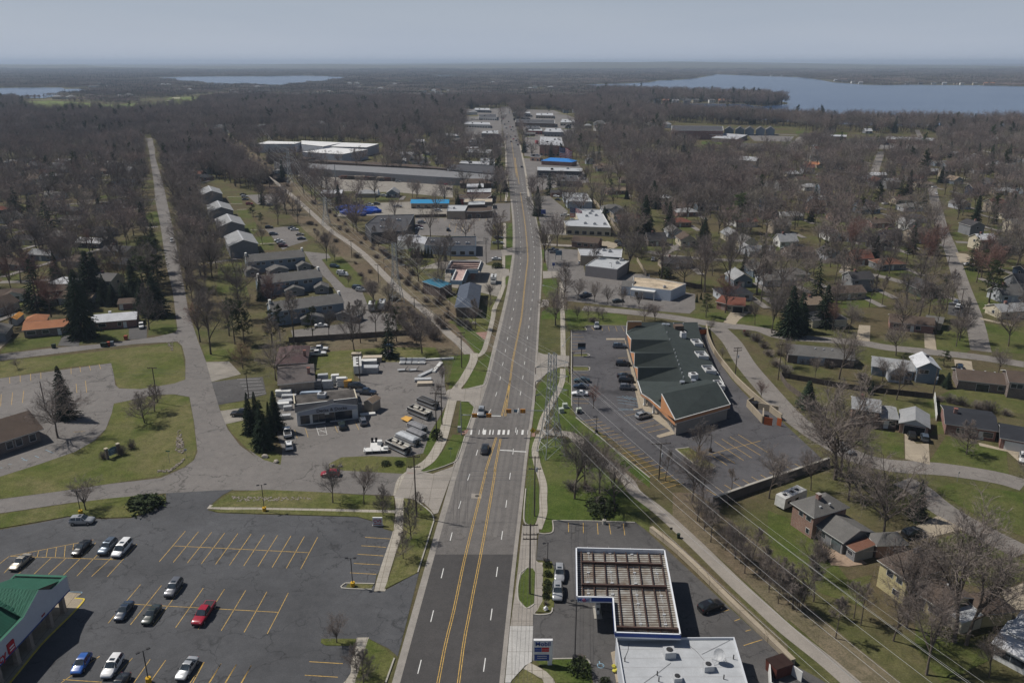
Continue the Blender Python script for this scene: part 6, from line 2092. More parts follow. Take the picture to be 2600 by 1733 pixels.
def utility_pole(key,tl,base,topy,label,arms=(.6,1.9),rz=0.0,trans=False,lamp=None,aw=2.6,m=None,r=.16):
 p,h=up(tl,base,topy)
 t=thing('utility_pole',label,'utility pole',p,0)
 mb=MB()
 mb.tube([p-Vector((0,0,.2)),p+Vector((0,0,h))],r,8,0,r*.7)
 mb.build('pole',m or WOOD,t)
 c,s=math.cos(rz),math.sin(rz)
 for d in arms:
  mb=MB()
  mb.box((p.x,p.y-.12,h-d),(aw,.14,.16),rz)
  a=mb.build('crossarm',m or WOOD,t)
  mb=MB()
  for k in(-.45,-.25,.25,.45):
   mb.cyl((p.x+c*aw*k,p.y+s*aw*k-.12,h-d+.16),.05,.22,6)
  mb.build('insulator',TRIM,a)
 if trans:
  mb=MB()
  mb.cyl((p.x+.35,p.y-.2,h-3.4),.25,.9,8)
  mb.build('transformer',UNIT,t)
 if lamp:
  e=at(tl,*lamp,h-1.2)
  mb=MB()
  mb.tube([(p.x,p.y,h-1.8),(p.x+(e.x-p.x)*.5,p.y+(e.y-p.y)*.5,h-1.1),(e.x,e.y,h-1.0)],.05,5)
  a=mb.build('lamp_arm',STEEL,t)
  mb=MB()
  mb.box((e.x,e.y,h-1.1),(.75,.3,.16),heading(p,e))
  mb.build('lamp_head',UNIT,a)
 POLES[key]=(p,h)
 return t
utility_pole('e1','c',(1015,905),378,'wooden utility pole with three crossarms on the grass island by the fuel station',(.3,2.2,3.1),0,False)
utility_pole('e2','h',(1050,1500),1052,'wooden utility pole beside the verge walk, transformer on its arm, by the zebra crossing',(.3,2.9),0,True)
utility_pole('w1','b',(1640,330),-130,'wooden utility pole at the corner of the side street and main road',(.3,2.6),.0)
utility_pole('w2','h',(507,392),128,'wooden utility pole where the rail trail meets the pavement',(.2,1.4),.1)
utility_pole('w3','h',(320,915),575,'wooden utility pole among the pontoon boats, nearest the road grass',(.3,2.6),.1)
utility_pole('w4','h',(360,818),525,'wooden utility pole behind the pontoon boats beside a small bare tree',(.3,2.4),.1)
utility_pole('e3','h',(1312,442),115,'wooden street light pole on the pavement at the mall entrance',(),0,lamp=(1262,232))
utility_pole('e3b','h',(1334,436),276,'short dark timber pole beside the mall kerb',(.2,),0,aw=.9)
utility_pole('e4','m',(1220,1155),955,'street light pole on the green verge at the cross street',(),0,lamp=(1116,958))
utility_pole('e4b','m',(1290,1145),1000,'wooden pole behind the verge at the cross street',(.3,))
utility_pole('e5','m',(1150,832),632,'wooden utility pole on the verge before the grey block shop',(.3,1.4))
utility_pole('e6','m',(1143,620),500,'street light pole before the white flat roofed shop',(),lamp=(1118,500))
utility_pole('w5','m',(690,795),600,'wooden utility pole at the edge of the striped car park by a white car',(.3,1.2))
utility_pole('w6','m',(755,515),285,'wooden utility pole beside the main road shops',(.3,1.5))
utility_pole('w7','m',(843,300),60,'wooden utility pole on the pavement up the main road',(.3,1.5))
utility_pole('e7','m',(1070,255),100,'wooden utility pole opposite, among kerb islands',(.3,1.5))
utility_pole('m1','i',(655,1285),1012,'wooden utility pole with transformer at the striped edge of the mall lot',(.2,),.1,True,aw=4.5)
utility_pole('m2','i',(1225,512),296,'wooden utility pole between the mall wall and the curving street',(.4,1.2),.2,True)
utility_pole('m3','i',(1545,542),270,'wooden utility pole by the wooden fence across the curving street',(.4,),.2)
utility_pole('m4','i',(1168,1492),1385,'short timber stub pole at the corner of the mall retaining wall',(),r=.14)
utility_pole('l1','f',(1178,652),388,'wooden utility pole on the church lawn beside two bare saplings',(.3,))
utility_pole('l2','f',(345,720),492,'wooden utility pole behind the tall spruce at the church',())
utility_pole('l3','g',(388,622),450,'wooden pole at the small office car park',())
utility_pole('l4','g',(1218,497),290,'wooden utility pole standing by the dock trailer',(.3,),.2)
utility_pole('n1','o',(1475,1260),1050,'leaning wooden pole at the corner of the right hand street',())
utility_pole('n2','o',(1420,1210),980,'wooden utility pole beside two parked white cars',(.2,))
utility_pole('n3','o',(1345,800),735,'wooden utility pole half way up the right hand street',(.2,))
utility_pole('n4','o',(1300,715),600,'wooden utility pole by the dense bare shrubs on the right hand street',(.2,))
utility_pole('l9','j',(1228,610),395,'wooden pole with transformer behind the cluttered yard',(),trans=True)
for k,(b,ty)in enumerate((((1625,1125),1042),((1358,935),800),((1158,752),620),((845,442),385),((770,350),290))):
 utility_pole('t%d'%k,'l',b,ty,['wooden pole at the near end of the rail trail hedge','wooden pole beside the rail trail by the lattice tower','wooden pole beside the rail trail opposite the parked cars','wooden pole half way up the rail trail','farthest wooden pole on the rail trail'][k],(.2,))
p,h=up('l',(1043,268),55)
t=thing('steel_pole','tall slender silver steel pole in the gravel yard','pole',p)
mb=MB()
mb.tube([p,p+Vector((0,0,h))],.42,10,0,.24)
mb.build('shaft',STEEL,t)
mb=MB()
mb.cyl((p.x,p.y,0),.7,.5,10)
mb.build('footing',C_KERB,t)
def tower(c,h,label,rz):
 t=thing('lattice_tower',label,'transmission tower',c,0,'lattice transmission towers')
 cs,sn=math.cos(rz),math.sin(rz)
 def pt(x,y,z):
  return Vector((c.x+x*cs-y*sn,c.y+x*sn+y*cs,z))
 lv=[(0,2.6),(h*.12,2.15),(h*.24,1.75),(h*.36,1.4),(h*.48,1.12),(h*.58,.95),(h*.67,.85),(h*.75,.8),(h*.83,.75),(h*.91,.72),(h,.7)]
 cor=[(-1,-1),(1,-1),(1,1),(-1,1)]
 for sx,sy in cor:
  mb=MB()
  mb.tube([pt(sx*w_,sy*w_,z)for z,w_ in lv],.1,4)
  mb.build('leg',STEEL,t)
 mb=MB()
 for i in range(len(lv)-1):
  (z0,w0),(z1,w1)=lv[i],lv[i+1]
  for k in range(4):
   a,b=cor[k],cor[(k+1)%4]
   mb.tube([pt(a[0]*w0,a[1]*w0,z0),pt(b[0]*w1,b[1]*w1,z1)],.05,3,cap=False)
   mb.tube([pt(b[0]*w0,b[1]*w0,z0),pt(a[0]*w1,a[1]*w1,z1)],.05,3,cap=False)
   mb.tube([pt(a[0]*w1,a[1]*w1,z1),pt(b[0]*w1,b[1]*w1,z1)],.05,3,cap=False)
 mb.build('lattice',STEEL,t)
 tips=[]
 for z in(h*.62,h*.755,h*.89):
  a=MB()
  ins=MB()
  for s in(-1,1):
   e=pt(s*4.3,0,z)
   for y in(-.7,.7):
    a.tube([pt(s*.8,y,z),e],.06,3,cap=False)
    a.tube([pt(s*.75,y,z+1.3),e],.05,3,cap=False)
   ins.tube([e,e-Vector((0,0,1.6))],.09,6)
   tips.append(e-Vector((0,0,1.6)))
  am=a.build('crossarm',STEEL,t)
  ins.build('insulator',mat('brown_insulator',(.08,.045,.04),.4),am)
 tips+=[pt(s*.7,0,h)for s in(-1,1)]
 return tips
c1,c2=at('h',1172,1035),at('l',1492,1082)
c3=at('l',968,505)
LD=(c2-c1).normalized()
rz=math.atan2(LD.y,LD.x)-math.pi/2
c0=c1-(c2-c1)*1.05
c4=c3+(c3-c2)
T1=tower(c1,height_of('h',(1172,1035),285),'tall lattice steel tower beside the zebra crossing, nearest of the line',rz)
T2=tower(c2,height_of('l',(1492,1082),640),'lattice steel tower by the rail trail near the T shaped canopy',rz)
T3=tower(c3,height_of('l',(968,505),300),'lattice steel tower farther up the rail trail near the blue tarpaulins',rz)
T4=tower(c4,28.0,'distant lattice steel tower over the bare woods along the trail',rz)
def shifted(tp,c,d):
 return[q+(d-c)for q in tp]
T0=shifted(T1,c1,c0)
T5=shifted(T4,c4,c4+(c4-c3)*1.2)
for i in range(8):
 mb=MB()
 for a,b,r in((T0,T1,.027),(T1,T2,.027),(T2,T3,.03),(T3,T4,.04),(T4,T5,.05)):
  sag(mb,a[i],b[i],r if i<6 else r*.6,.022)
 tag(mb.build('transmission_wire',CABLE),'bright transmission wire strung between the lattice towers along the rail trail','wire','transmission wires')
def drop(keys,label,offs=((-1.1,.5),(-.6,.5),(.6,.5),(1.1,.5),(0,3.2)),r=.022,m=None):
 mb=MB()
 for dx,dz in offs:
  for a,b in zip(keys[:-1],keys[1:]):
   (pa,ha),(pb,hb)=POLES[a],POLES[b]
   sag(mb,(pa.x+dx,pa.y,ha-dz),(pb.x+dx,pb.y,hb-dz),r,.018,8)
 tag(mb.build('power_line',m or CABLE_D),label,'power line')
POLES['s0']=(POLES['e1'][0]+Vector((-3,-60,0)),POLES['e1'][1])
POLES['s1']=(POLES['w1'][0]+Vector((-5,-75,0)),POLES['w1'][1])
drop(['s0','e1','e2','e3','e4','e5','e6','e7'],'power line on wooden poles along the right verge of the main road')
drop(['w1','w3','w2','w5','w6','w7'],'power line on wooden poles along the left side of the main road')
drop(['t0','t1','t2','t3','t4'],'thin power line beside the rail trail',((-.5,.2),(.5,.2)))
drop(['e2','w1'],'cables crossing above the main road by the corner',((0,3.0),(0,4.2),(0,5.2)),.02,CABLE)
drop(['e3','w2'],'pale cables crossing above the main road past the junction',((0,2.0),(0,2.6),(0,3.4)),.02,CABLE)
drop(['l2','l1','l3','l4'],'dark cables crossing the church lawn and side street',((0,.3),(0,1.0),(.2,1.5)),.025)
drop(['n1','n2','n3','n4'],'power line up the right hand street',((-.4,.3),(.4,.3)),.025)
drop(['m1','m4'],'cable from the mall lot pole to the stub pole',((0,.4),),.02)
def lot_lamp(tl,base,topy,label,heads=2,drum=YEL,rz=.3):
 p,h=up(tl,base,topy)
 t=thing('lot_lamp',label,'car park lamp',p)
 mb=MB()
 mb.cyl((p.x,p.y,0),.42,.95,12)
 mb.build('base',drum,t)
 mb=MB()
 mb.tube([(p.x,p.y,.9),(p.x,p.y,h)],.075,6)
 mb.build('pole',BLACKM,t)
 for k in range(heads):
  s=(-1,1)[k]
  mb=MB()
  mb.tube([(p.x,p.y,h-.1),(p.x+s*.6*math.cos(rz),p.y+s*.6*math.sin(rz),h)],.03,4)
  mb.box((p.x+s*.75*math.cos(rz),p.y+s*.75*math.sin(rz),h-.05),(.55,.35,.13),rz)
  mb.build('lamp_head',BLACKM,t)
lot_lamp('b',(505,285),88,'black twin headed lamp with yellow base on the strip of pavement and grass')
lot_lamp('b',(1165,848),635,'black twin headed lamp with yellow base on the small kerbed island',rz=.0)
lot_lamp('u',(1512,1562),1240,'black twin headed lamp with yellow base among the nearest parking lines',rz=.7)
lot_lamp('a',(605,308),133,'black twin headed lamp with yellow base behind the silver car by the bare tree',rz=0)
lot_lamp('c',(1570,380),222,'single lamp on a fat concrete base at the fuel station kerb',1,C_KERB)
lot_lamp('c',(1148,680),520,'black lamp pole at the end of the hedge by two silver cars',1,BLACKM)
lot_lamp('c',(1352,1400),945,'tall thin lamp pole at the fuel station lawn corner',1,BLACKM)
lot_lamp('h',(1378,735),545,'dark lamp pole beside the white car in the mall lot',1,BLACKM)
lot_lamp('h',(1512,882),755,'dark lamp pole at the striped lower edge of the mall lot',1,BLACKM)
lot_lamp('i',(1040,1078),950,'dark lamp pole beside the kerbed island in the mall lot',1,BLACKM)
lot_lamp('n',(152,895),785,'dark lamp pole before the grey block shop',1,BLACKM)
lot_lamp('m',(600,580),440,'lamp pole in the striped car park across the road',2,C_KERB)
SIG=mat('signal_amber',(.55,.22,.02),.5)
def mast(tl,base,topy,army,x_end,heads,label,sign=None):
 p,h=up(tl,base,topy)
 z=height_of(tl,base,army)
 t=thing('traffic_signal',label,'traffic signal',p,0,'mast arm signals at the zebra crossing')
 mb=MB()
 mb.tube([p,p+Vector((0,0,h))],.16,8,0,.11)
 mb.build('pole',STEEL,t)
 oy=p.y
 def xz(x):
  r=Vector(ray(tl,x,army))
  k=oy/r.y
  return r.x*k
 mb=MB()
 mb.tube([(p.x,p.y,z),(xz(x_end),p.y,z+.15)],.11,6,0,.06)
 arm=mb.build('mast_arm',STEEL,t)
 for x in heads:
  mb=MB()
  X=xz(x)
  mb.box((X,oy-.2,z-.55),(1.3,.22,1.05))
  hd=mb.build('signal_head',SIG,t)
  mb=MB()
  for dx in(-.35,.35):
   for dz in(-.3,.25):
    mb.cyl((X+dx,oy-.36,z-.1+dz),.16,.12,8)
  mb.build('lens',TRIM,hd)
 if sign:
  mb=MB()
  mb.box((xz(sign),oy-.15,z-.35),(.9,.06,.7))
  mb.build('sign_plate',mat('blue_plate',(.10,.17,.24),.6),t)
 return t
mast('h',(505,897),650,745,800,(603,710),'left mast arm signal pole reaching over the silver car')
mast('h',(1140,895),615,712,838,(858,963),'right mast arm with two amber heads over the empty lanes',910)
p=at('h',490,870)
t=thing('control_cabinet','grey control cabinet beside the left signal pole','cabinet',p)
mb=MB()
mb.box((p.x,p.y,0),(.9,.6,1.5))
mb.build('case',UNIT,t)
p,h=up('h',(1038,905),840)
t=thing('crossing_sign','yellow diamond crossing sign at the right end of the zebra crossing','sign',p)
mb=MB()
mb.tube([p,p+Vector((0,0,h))],.05,5)
mb.build('post',STEEL,t)
mb=MB()
zc=h-.7
mb.add([(p.x-.8,p.y-.08,zc),(p.x,p.y-.08,zc-.8),(p.x+.8,p.y-.08,zc),(p.x,p.y-.08,zc+.8)],[(0,1,2,3)])
mb.add([(p.x-.8,p.y+.0,zc),(p.x,p.y+.0,zc-.8),(p.x+.8,p.y+.0,zc),(p.x,p.y+.0,zc+.8)],[(3,2,1,0)])
d_=mb.build('plate',mat('sign_yellow',(.62,.45,.03),.5),t)
mb=MB()
mb.box((p.x,p.y-.1,zc-.35),(.16,.02,.5))
mb.box((p.x-.1,p.y-.1,zc-.4),(.14,.02,.25),.5)
mb.cyl((p.x,p.y-.1,zc+.2),.1,.12,8)
mb.build('walker_symbol',BLACK_SIGN,d_)
def panel_sign(name,tl,l,r,ztop,zbot,label,cat,m,posts=(.5,),frame=None,th=.3):
 """upright board between ground points l and r"""
 A,B=at(tl,*l),at(tl,*r)
 t=thing(name,label,cat,(A+B)/2)
 f=Frame(A,B,depth=th)
 mb=MB()
 f.box(mb,0,0,zbot,f.L,th,ztop-zbot)
 mb.build('board',m,t)
 for k in posts:
  mb=MB()
  f.box(mb,f.L*k-.12,th*.3,0,.24,.24,zbot+.05)
  mb.build('post',frame or STEEL,t)
 return t,f
A=at('c',1172,1440)
zt,zb=height_of('c',(1172,1440),1250),height_of('c',(1172,1440),1400)
t=thing('price_sign','tall blue and white fuel price sign on one thick white post','sign',A)
f=Frame(A+Vector((-2.75,0,0)),A+Vector((.25,0,0)),depth=.45)
L=f.L
mb=MB()
f.box(mb,0,0,zb,L,.45,zt-zb)
mb.build('board',WHITE_SIGN,t)
mb=MB()
f.box(mb,L-.75,.05,0,.7,.35,zb+.02)
mb.build('post',WHITE_SIGN,t)
H_=zt-zb
mb=MB()
for k0,k1,u0,u1 in((.56,.66,.05,.42),(.45,.54,.05,.42),(.20,.31,.05,.82),(.10,.19,.05,.82),(.01,.09,.05,.82)):
 f.box(mb,L*u0,-.04,zb+H_*k0,L*(u1-u0),.05,H_*(k1-k0))
mb.build('price_panel',BLUE_SIGN,t)
mb=MB()
for k0,k1 in((.56,.66),(.45,.54)):
 f.box(mb,L*.43,-.04,zb+H_*k0,L*.38,.05,H_*(k1-k0))
mb.build('price_panel',RED_SIGN,t)
lettering(t,'Mobil',f.A+f.u*L*.08,f.u,-f.v,1.08,BLUE_SIGN,zb+H_*.75,'brand_lettering')
mb=MB()
for k in range(3):
 f.box(mb,L*(.2+.0*k),-.08,zb+H_*(.13+.1*k-(.0,.0,.0)[k])if k<2 else zb+H_*.36,L*.5,.03,.09)
mb.build('small_print',W_TRIM,t)
t,f=panel_sign('pharmacy_sign','b',(1315,400),(1387,400),2.1,.1,'low white pharmacy sign with red letters at the lot corner','sign',WHITE_SIGN,())
lettering(t,'CVS',f.A+f.u*f.L*.5,f.u,-f.v,.95,RED_SIGN,1.05,'brand_lettering','CENTER')
lettering(t,'pharmacy',f.A+f.u*f.L*.5,f.u,-f.v,.4,RED_SIGN,.55,'lettering','CENTER')
mb=MB()
f.box(mb,-.15,-.1,0,f.L+.3,.5,.25)
mb.build('plinth',wallm('tanbrick'),t)
t,f=panel_sign('church_sign','f',(822,1068),(880,1043),2.3,.7,'blue arched church sign between two brick pillars on the lawn','sign',mat('sign_teal',(.10,.17,.22),.6,.3,2),())
for u in(-.5,f.L+.5):
 mb=MB()
 f.box(mb,u-.3,-.1,0,.6,.6,2.7)
 pl_=mb.build('pillar',wallm('darkbrick'),t)
 mb=MB()
 f.box(mb,u-.4,-.2,2.7,.8,.8,.18)
 mb.build('cap',mat('limestone',(.45,.4,.3),.8),pl_)
mb=MB()
f.box(mb,.0,-.05,.62,f.L,.1,.1)
mb.build('rim',W_TRIM,t)
mb=MB()
ar=[f(f.L*(.5-.5*math.cos(k*math.pi/10)),-.04,2.3+.35*math.sin(k*math.pi/10))for k in range(11)]
mb.add(ar,[tuple(range(11))])
mb.build('arch',mat('sign_teal',(.10,.17,.22),.6,.3,2),t)
mb=MB()
for k in range(3):
 f.box(mb,f.L*.15,-.06,1.0+.4*k,f.L*(.7,.5,.6)[k],.03,.14)
mb.build('lettering',mat('pale_letter',(.35,.4,.45),.6),t)
t,f=panel_sign('mall_sign','h',(1372,309),(1430,309),4.6,2.6,'dark blue mall sign on a single post on the narrow island','sign',mat('sign_black',(.012,.014,.018),.5),(.5,),BLACKM)
mb=MB()
f.box(mb,0,-.05,2.62,f.L,.06,.55)
f.box(mb,.1,-.05,3.3,f.L*.9,.04,.1)
mb.build('strip',mat('blue_plate',(.10,.17,.24),.6),t)
panel_sign('shop_sign','m',(1207,765),(1254,765),4.6,2.4,'wide blue and white shop sign on two posts by the dark pickups','sign',mat('blue_plate',(.10,.17,.24),.6),(.02,.98))
panel_sign('shop_sign','m',(1098,455),(1134,455),5.4,2.8,'blue shop sign on two posts facing the road bend','sign',BLUE_SIGN,(.05,.95))
panel_sign('shop_sign','m',(772,600),(812,600),4.6,2.2,'green and gold shop sign at the striped car park entrance','sign',mat('sign_green',(.05,.09,.05),.6,.4,2),(.1,.9))
panel_sign('shop_sign','m',(1183,828),(1202,828),2.6,1.3,'small blue sign on the verge before the tan paved lot','sign',BLUE_SIGN,(.5,))
def post_sign(tl,base,topy,label,m,w_=.7,hh=.5):
 p,h=up(tl,base,topy)
 t=thing('road_sign',label,'sign',p)
 mb=MB()
 mb.tube([p,p+Vector((0,0,h))],.04,5)
 mb.build('post',STEEL,t)
 mb=MB()
 mb.box((p.x,p.y-.06,h-hh),(w_,.05,hh))
 mb.build('plate',m,t)
GSIGN=mat('green_plate',(.01,.10,.06),.5)
post_sign('f',(1268,1105),1010,'green street name sign on the church lawn corner',GSIGN,1.0,.25)
post_sign('h',(425,1060),990,'green street name sign beside the curved pavement',GSIGN,1.0,.25)
post_sign('i',(1292,205),168,'red stop sign at the mouth of the curving street',RED_SIGN,.75,.75)
post_sign('f',(1395,1070),995,'small grey sign at the rocky ditch on the church lawn',UNIT)
post_sign('d',(985,330),285,'brown trail marker post beside the rail trail',WOOD,.5,.5)
post_sign('e',(1412,68),-10,'thin pole sign at the inner kerb of the cul de sac',UNIT,.3,.4)
post_sign('u',(510,1180),1100,'lot sign')if 0 else None
p=at('d',1047,372)
t=thing('litter_bin','small dark litter bin beside the rail trail','bin',p)
mb=MB()
mb.cyl((p.x,p.y,0),.3,.95,10,0,.36)
mb.build('barrel',mat('green_bin',(.015,.03,.02),.6),t)
p=at('c',1135,1028)
t=thing('fuel_bag','white bag left by the end of the fuel station hedge','bag',p)
MB().blob((p.x,p.y,.45),(.4,.35,.5),0,3).build('sack',WHITE_SIGN,t)
for tl,b,lab in(('h',(1250,725),'pale green transformer box, left of three on the mall verge'),('h',(1278,690),'pale green transformer box, middle of three on the mall verge'),('h',(1382,725),'white cabinet box by the lamp pole on the mall verge')):
 p=at(tl,*b)
 t=thing('transformer_box',lab,'utility box',p)
 mb=MB()
 mb.box((p.x,p.y,.1),(1.3,1.1,1.2),.2)
 mb.build('case',mat('pale_green_box',(.42,.46,.40),.6),t)
 mb=MB()
 mb.box((p.x,p.y,0),(1.6,1.4,.1),.2)
 mb.build('pad',C_KERB,t)
def wall_line(name,txt,h,w_,m,label,cat,k=4,cap=None):
 pts=smooth_line(P(txt),k)if k>1 else P(txt)
 t=thing(name,label,cat,pts[0])
 a,b=offset_line(pts,w_/2),offset_line(pts,-w_/2)
 def run(a,b,z0,z1):
  mb=MB()
  for i in range(len(pts)-1):
   for(p,q,x0,x1)in((a,a,z0,z1),(b,b,z1,z0),(a,b,z1,z1)):
    mb.quad((*p[i][:2],x0),(*q[i][:2],x1),(*q[i+1][:2],x1),(*p[i+1][:2],x0))
  for e in(0,-1):
   mb.quad((*a[e][:2],z0),(*b[e][:2],z0),(*b[e][:2],z1),(*a[e][:2],z1))
  return mb
 run(a,b,-.1,h).build('wall' if 'wall' in name else 'boards',m,t)
 if cap:
  run(offset_line(pts,w_/2+.06),offset_line(pts,-w_/2-.06),h+.002,h+.12).build('coping',cap,t)
 elif 'fence' in name:
  L=0
  mb=MB()
  for i in range(len(pts)-1):
   mb.box((pts[i].x,pts[i].y,0),(.14,.3,h+.12))
  mb.build('posts',m,t)
 return t
wall_line('retaining_wall','d 820,318 1000,462 1200,645 1480,925 1760,1195 1990,1420',1.0,.75,C_TAN,'long pale concrete retaining wall between the fuel station lot and the trail','wall',3,C_TAN)
wall_line('screen_wall','i 1008,160 1020,230 1055,320 1105,400 1160,470 1220,545 1290,615 1360,680 1440,745 1570,845',1.7,.3,C_TAN,'curving cream wall behind the strip mall along the street','wall',3,C_TAN)
wall_line('retaining_wall','i 1062,1480 1300,1392 1600,1290 1925,1178',2.0,.5,mat('shaded_concrete',(.12,.11,.10),.9,.2,.5),'dark retaining wall along the lower edge of the mall car park','wall',2,C_KERB)  # shadow of the viewer's side is put into the concrete colour
wall_line('board_fence','g 690,205 900,190 1200,172 1500,152 1615,150',1.9,.12,FENCE,'long weathered board fence behind the maroon roofed bungalow','fence',3)
wall_line('board_fence','i 1560,520 1600,590 1660,640 1730,690',1.7,.12,FENCE,'grey board fence along the curving street','fence',2)
wall_line('board_fence','j 100,465 300,500 640,560 1000,600 1230,625',1.7,.12,mat('dark_fence',(.05,.042,.037),.95,.2,1),'long dark back garden fence behind the ranch houses','fence',3)
wall_line('board_fence','j 1240,622 1248,700 1256,790',1.8,.12,W_TRIM,'short pale fence beside the carport house lawn','fence',2)
wall_line('board_fence','m 160,450 270,446 392,443',1.9,.12,FENCE,'brown fence between the gravel lot and the striped car park','fence',2)
wall_line('board_fence','n 700,960 830,985',2.0,.12,mat('dark_fence',(.05,.042,.037),.95,.2,1),'dark fence beside the stained tan roofed shop','fence',2)
wall_line('screen_wall','n 15,320 110,430 230,600',1.8,.25,C_TAN,'pale wall between the shops and the bare trees','wall',2)
wall_line('screen_wall','n 345,770 415,885',1.6,.25,C_TAN,'short pale wall behind the grey block shop','wall',2)
wall_line('chain_fence','i 1100,1480 1500,1340 1912,1210',.9,.04,STEEL,'thin steel fence below the mall retaining wall','fence',2)if 0 else None
ORANGE=mat('orange_gate',(.40,.10,.03),.7,.12,1)
t=thing('bin_enclosure','concrete bin enclosure with orange gates at the mall rear wall','enclosure',at('i',1430,800))
mb=MB()
for a,b in(((1312,740),(1430,868)),((1430,868),(1432,800)),((1395,760),(1545,790)),((1312,740),(1360,715))):
 q0,q1=at('i',*a),at('i',*b)
 tt=(q1-q0).normalized()
 nn=Vector((-tt.y,tt.x,0))*.15
 mb.prism([q0-nn,q1-nn,q1+nn,q0+nn],-.05,2.0)
mb.build('wall',C_TAN,t)
for a,b in(((1438,875),(1500,885)),((1535,880),(1568,890))):
 q0,q1=at('i',*a),at('i',*b)
 tt=(q1-q0).normalized()
 nn=Vector((-tt.y,tt.x,0))*.06
 mb=MB()
 mb.prism([q0-nn,q1-nn,q1+nn,q0+nn],.1,2.2)
 mb.build('gate',ORANGE,t)
def dumpster(p,rz,label,m,lid=None,k=1.0):
 t=thing('dumpster',label,'dumpster',p)
 mb=MB()
 mb.box((p.x,p.y,.12),(2.0*k,1.6*k,1.3*k),rz,0,1.08)
 b=mb.build('bin',m,t)
 mb=MB()
 mb.box((p.x,p.y,.12+1.3*k),(2.2*k,1.75*k,.1),rz)
 mb.build('lid',lid or BLACKM,b)
dumpster(at('i',975,195),.2,'orange dumpster at the far rear corner of the strip mall',ORANGE,None,1.3)
dumpster(at('i',1375,745),.5,'dark dumpster inside the bin enclosure',BLACKM)
dumpster(at('l',1600,700),.2,'bright green dumpster beside the low white shops',mat('bright_green',(.05,.35,.03),.6))
dumpster(at('d',1870,1480),.4,'rust red open dumpster behind the station shop',mat('rust_bin',(.10,.03,.022),.8,.3,1),mat('shaded_inside',(.03,.015,.012),.9),1.5)  # dark slab across the open top, the hollow's shade in its colour
t=thing('bin_enclosure','white board enclosure behind the station shop, open at the top','enclosure',at('d',1930,1500))
mb=MB()
for a,b in(((1790,1480),(1800,1640)),((1900,1440),(2060,1560)),((1790,1640),(1960,1720))):
 q0,q1=at('d',*a),at('d',*b)
 tt=(q1-q0).normalized()
 nn=Vector((-tt.y,tt.x,0))*.08
 mb.prism([q0-nn,q1-nn,q1+nn,q0+nn],0,1.9)
mb.build('boards',W_TRIM,t)
for tl,x,y,c,lab in(('k',768,1412,'g','dark green wheelie bin, leftmost at the kerb'),('k',790,1412,'g','dark green wheelie bin beside the leftmost one'),('k',815,1405,'r','red wheelie bin in the kerb row'),('k',838,1402,'s','grey blue wheelie bin right of the red one'),('k',942,1358,'r','red wheelie bin standing alone by the drive'),('k',404,1422,'g','dark bin at the foot of the asphalt drive')):
 p=at(tl,x,y)
 t=thing('wheelie_bin',lab,'bin',p)
 m_=dict(g=mat('green_bin',(.015,.03,.02),.6),r=mat('red_bin',(.30,.06,.03),.6),s=mat('slate_bin',(.12,.15,.18),.6))[c]
 mb=MB()
 mb.box((p.x,p.y,.05),(.9,.9,1.3),0,0,1.15)
 b=mb.build('bin',m_,t)
 mb=MB()
 mb.box((p.x,p.y,1.35),(1.1,1.1,.1))
 mb.build('lid',m_,b)
def us_flag(tl,base,topy,label,sz,dirx=1,night=0):
 p,h=up(tl,base,topy)
 t=thing('flagpole',label,'flag',p)
 mb=MB()
 mb.tube([p,p+Vector((0,0,h))],.12,6,0,.06)
 mb.build('pole',STEEL,t)
 mb=MB()
 N=9
 def pt(u,v):
  x=u*sz*1.5
  return(p.x+dirx*x*.9,p.y+.25*sz*math.sin(u*6)*u,h-.3-sz+v*sz-u*sz*.38-.05*sz*math.sin(u*9))
 for s in range(13):
  for i in range(N):
   u0,u1=i/N,(i+1)/N
   cant=s>=6 and u1<.45
   mb.add([pt(u0,s/13),pt(u1,s/13),pt(u1,(s+1)/13),pt(u0,(s+1)/13)],[(0,1,2,3)],2 if cant else s%2)
 fl=mb.build('flag',[mat('flag_red',(.42,.03,.04),.8),mat('flag_white',(.6,.6,.6),.8),mat('flag_blue',(.02,.03,.12),.8)],t)
 mb=MB()
 for i in range(5):
  for j in range(4):
   q=pt(.05+i*.08,.52+j*.12)
   mb.box((q[0],q[1]-.06,q[2]),(.05*sz,.03,.04*sz))
 mb.build('stars',W_TRIM,fl)
us_flag('r',(1520,1050),910,'huge striped flag on a tall pole over the blue roofed diner',9)
us_flag('m',(1312,470),365,'striped flag drooping beside the largest white roof',5.5)
for tl,x,y,s,lab in(('g',508,1060,.7,'grey boulder on the grass point by the side street'),('g',592,1098,.6,'pale boulder at the boat shop entrance'),('g',1010,1127,.5,'pale boulder at the left tip of the boat shop lawn'),('g',1073,1130,.45,'small boulder right of the tip boulder on the boat shop lawn'),('m',600,1243,.8,'low heap of pale stones in the trail side lawn')):
 p=at(tl,x,y)
 o=MB().blob((p.x,p.y,s*.4),(s*1.3,s,s*.7),0,x).build('boulder',mat('boulder',(.32,.29,.25),.9,.3,2))
 tag(o,lab,'boulder')
mb=MB()
rg=random.Random(5)
for txt,n in(('f 1330,860 1350,860 1380,1020 1350,1035 1310,1010',170),('f 1170,1160 1270,1155 1350,1090 1370,1070 1380,1080 1280,1170 1180,1175',90),('b 260,180 800,185 880,200 600,212 280,215',150),('f 1240,200 1290,205 1300,260 1280,270',50)):
 q=P(txt)
 xs,ys=[p.x for p in q],[p.y for p in q]
 pl2=[(p.x,p.y)for p in q]
 c=0
 while c<n:
  x,y=rg.uniform(min(xs),max(xs)),rg.uniform(min(ys),max(ys))
  if inside(x,y,pl2):
   s=rg.uniform(.12,.3)
   mb.blob((x,y,.12),(s,s*.8,s*.6),0,c,5,3)
   c+=1
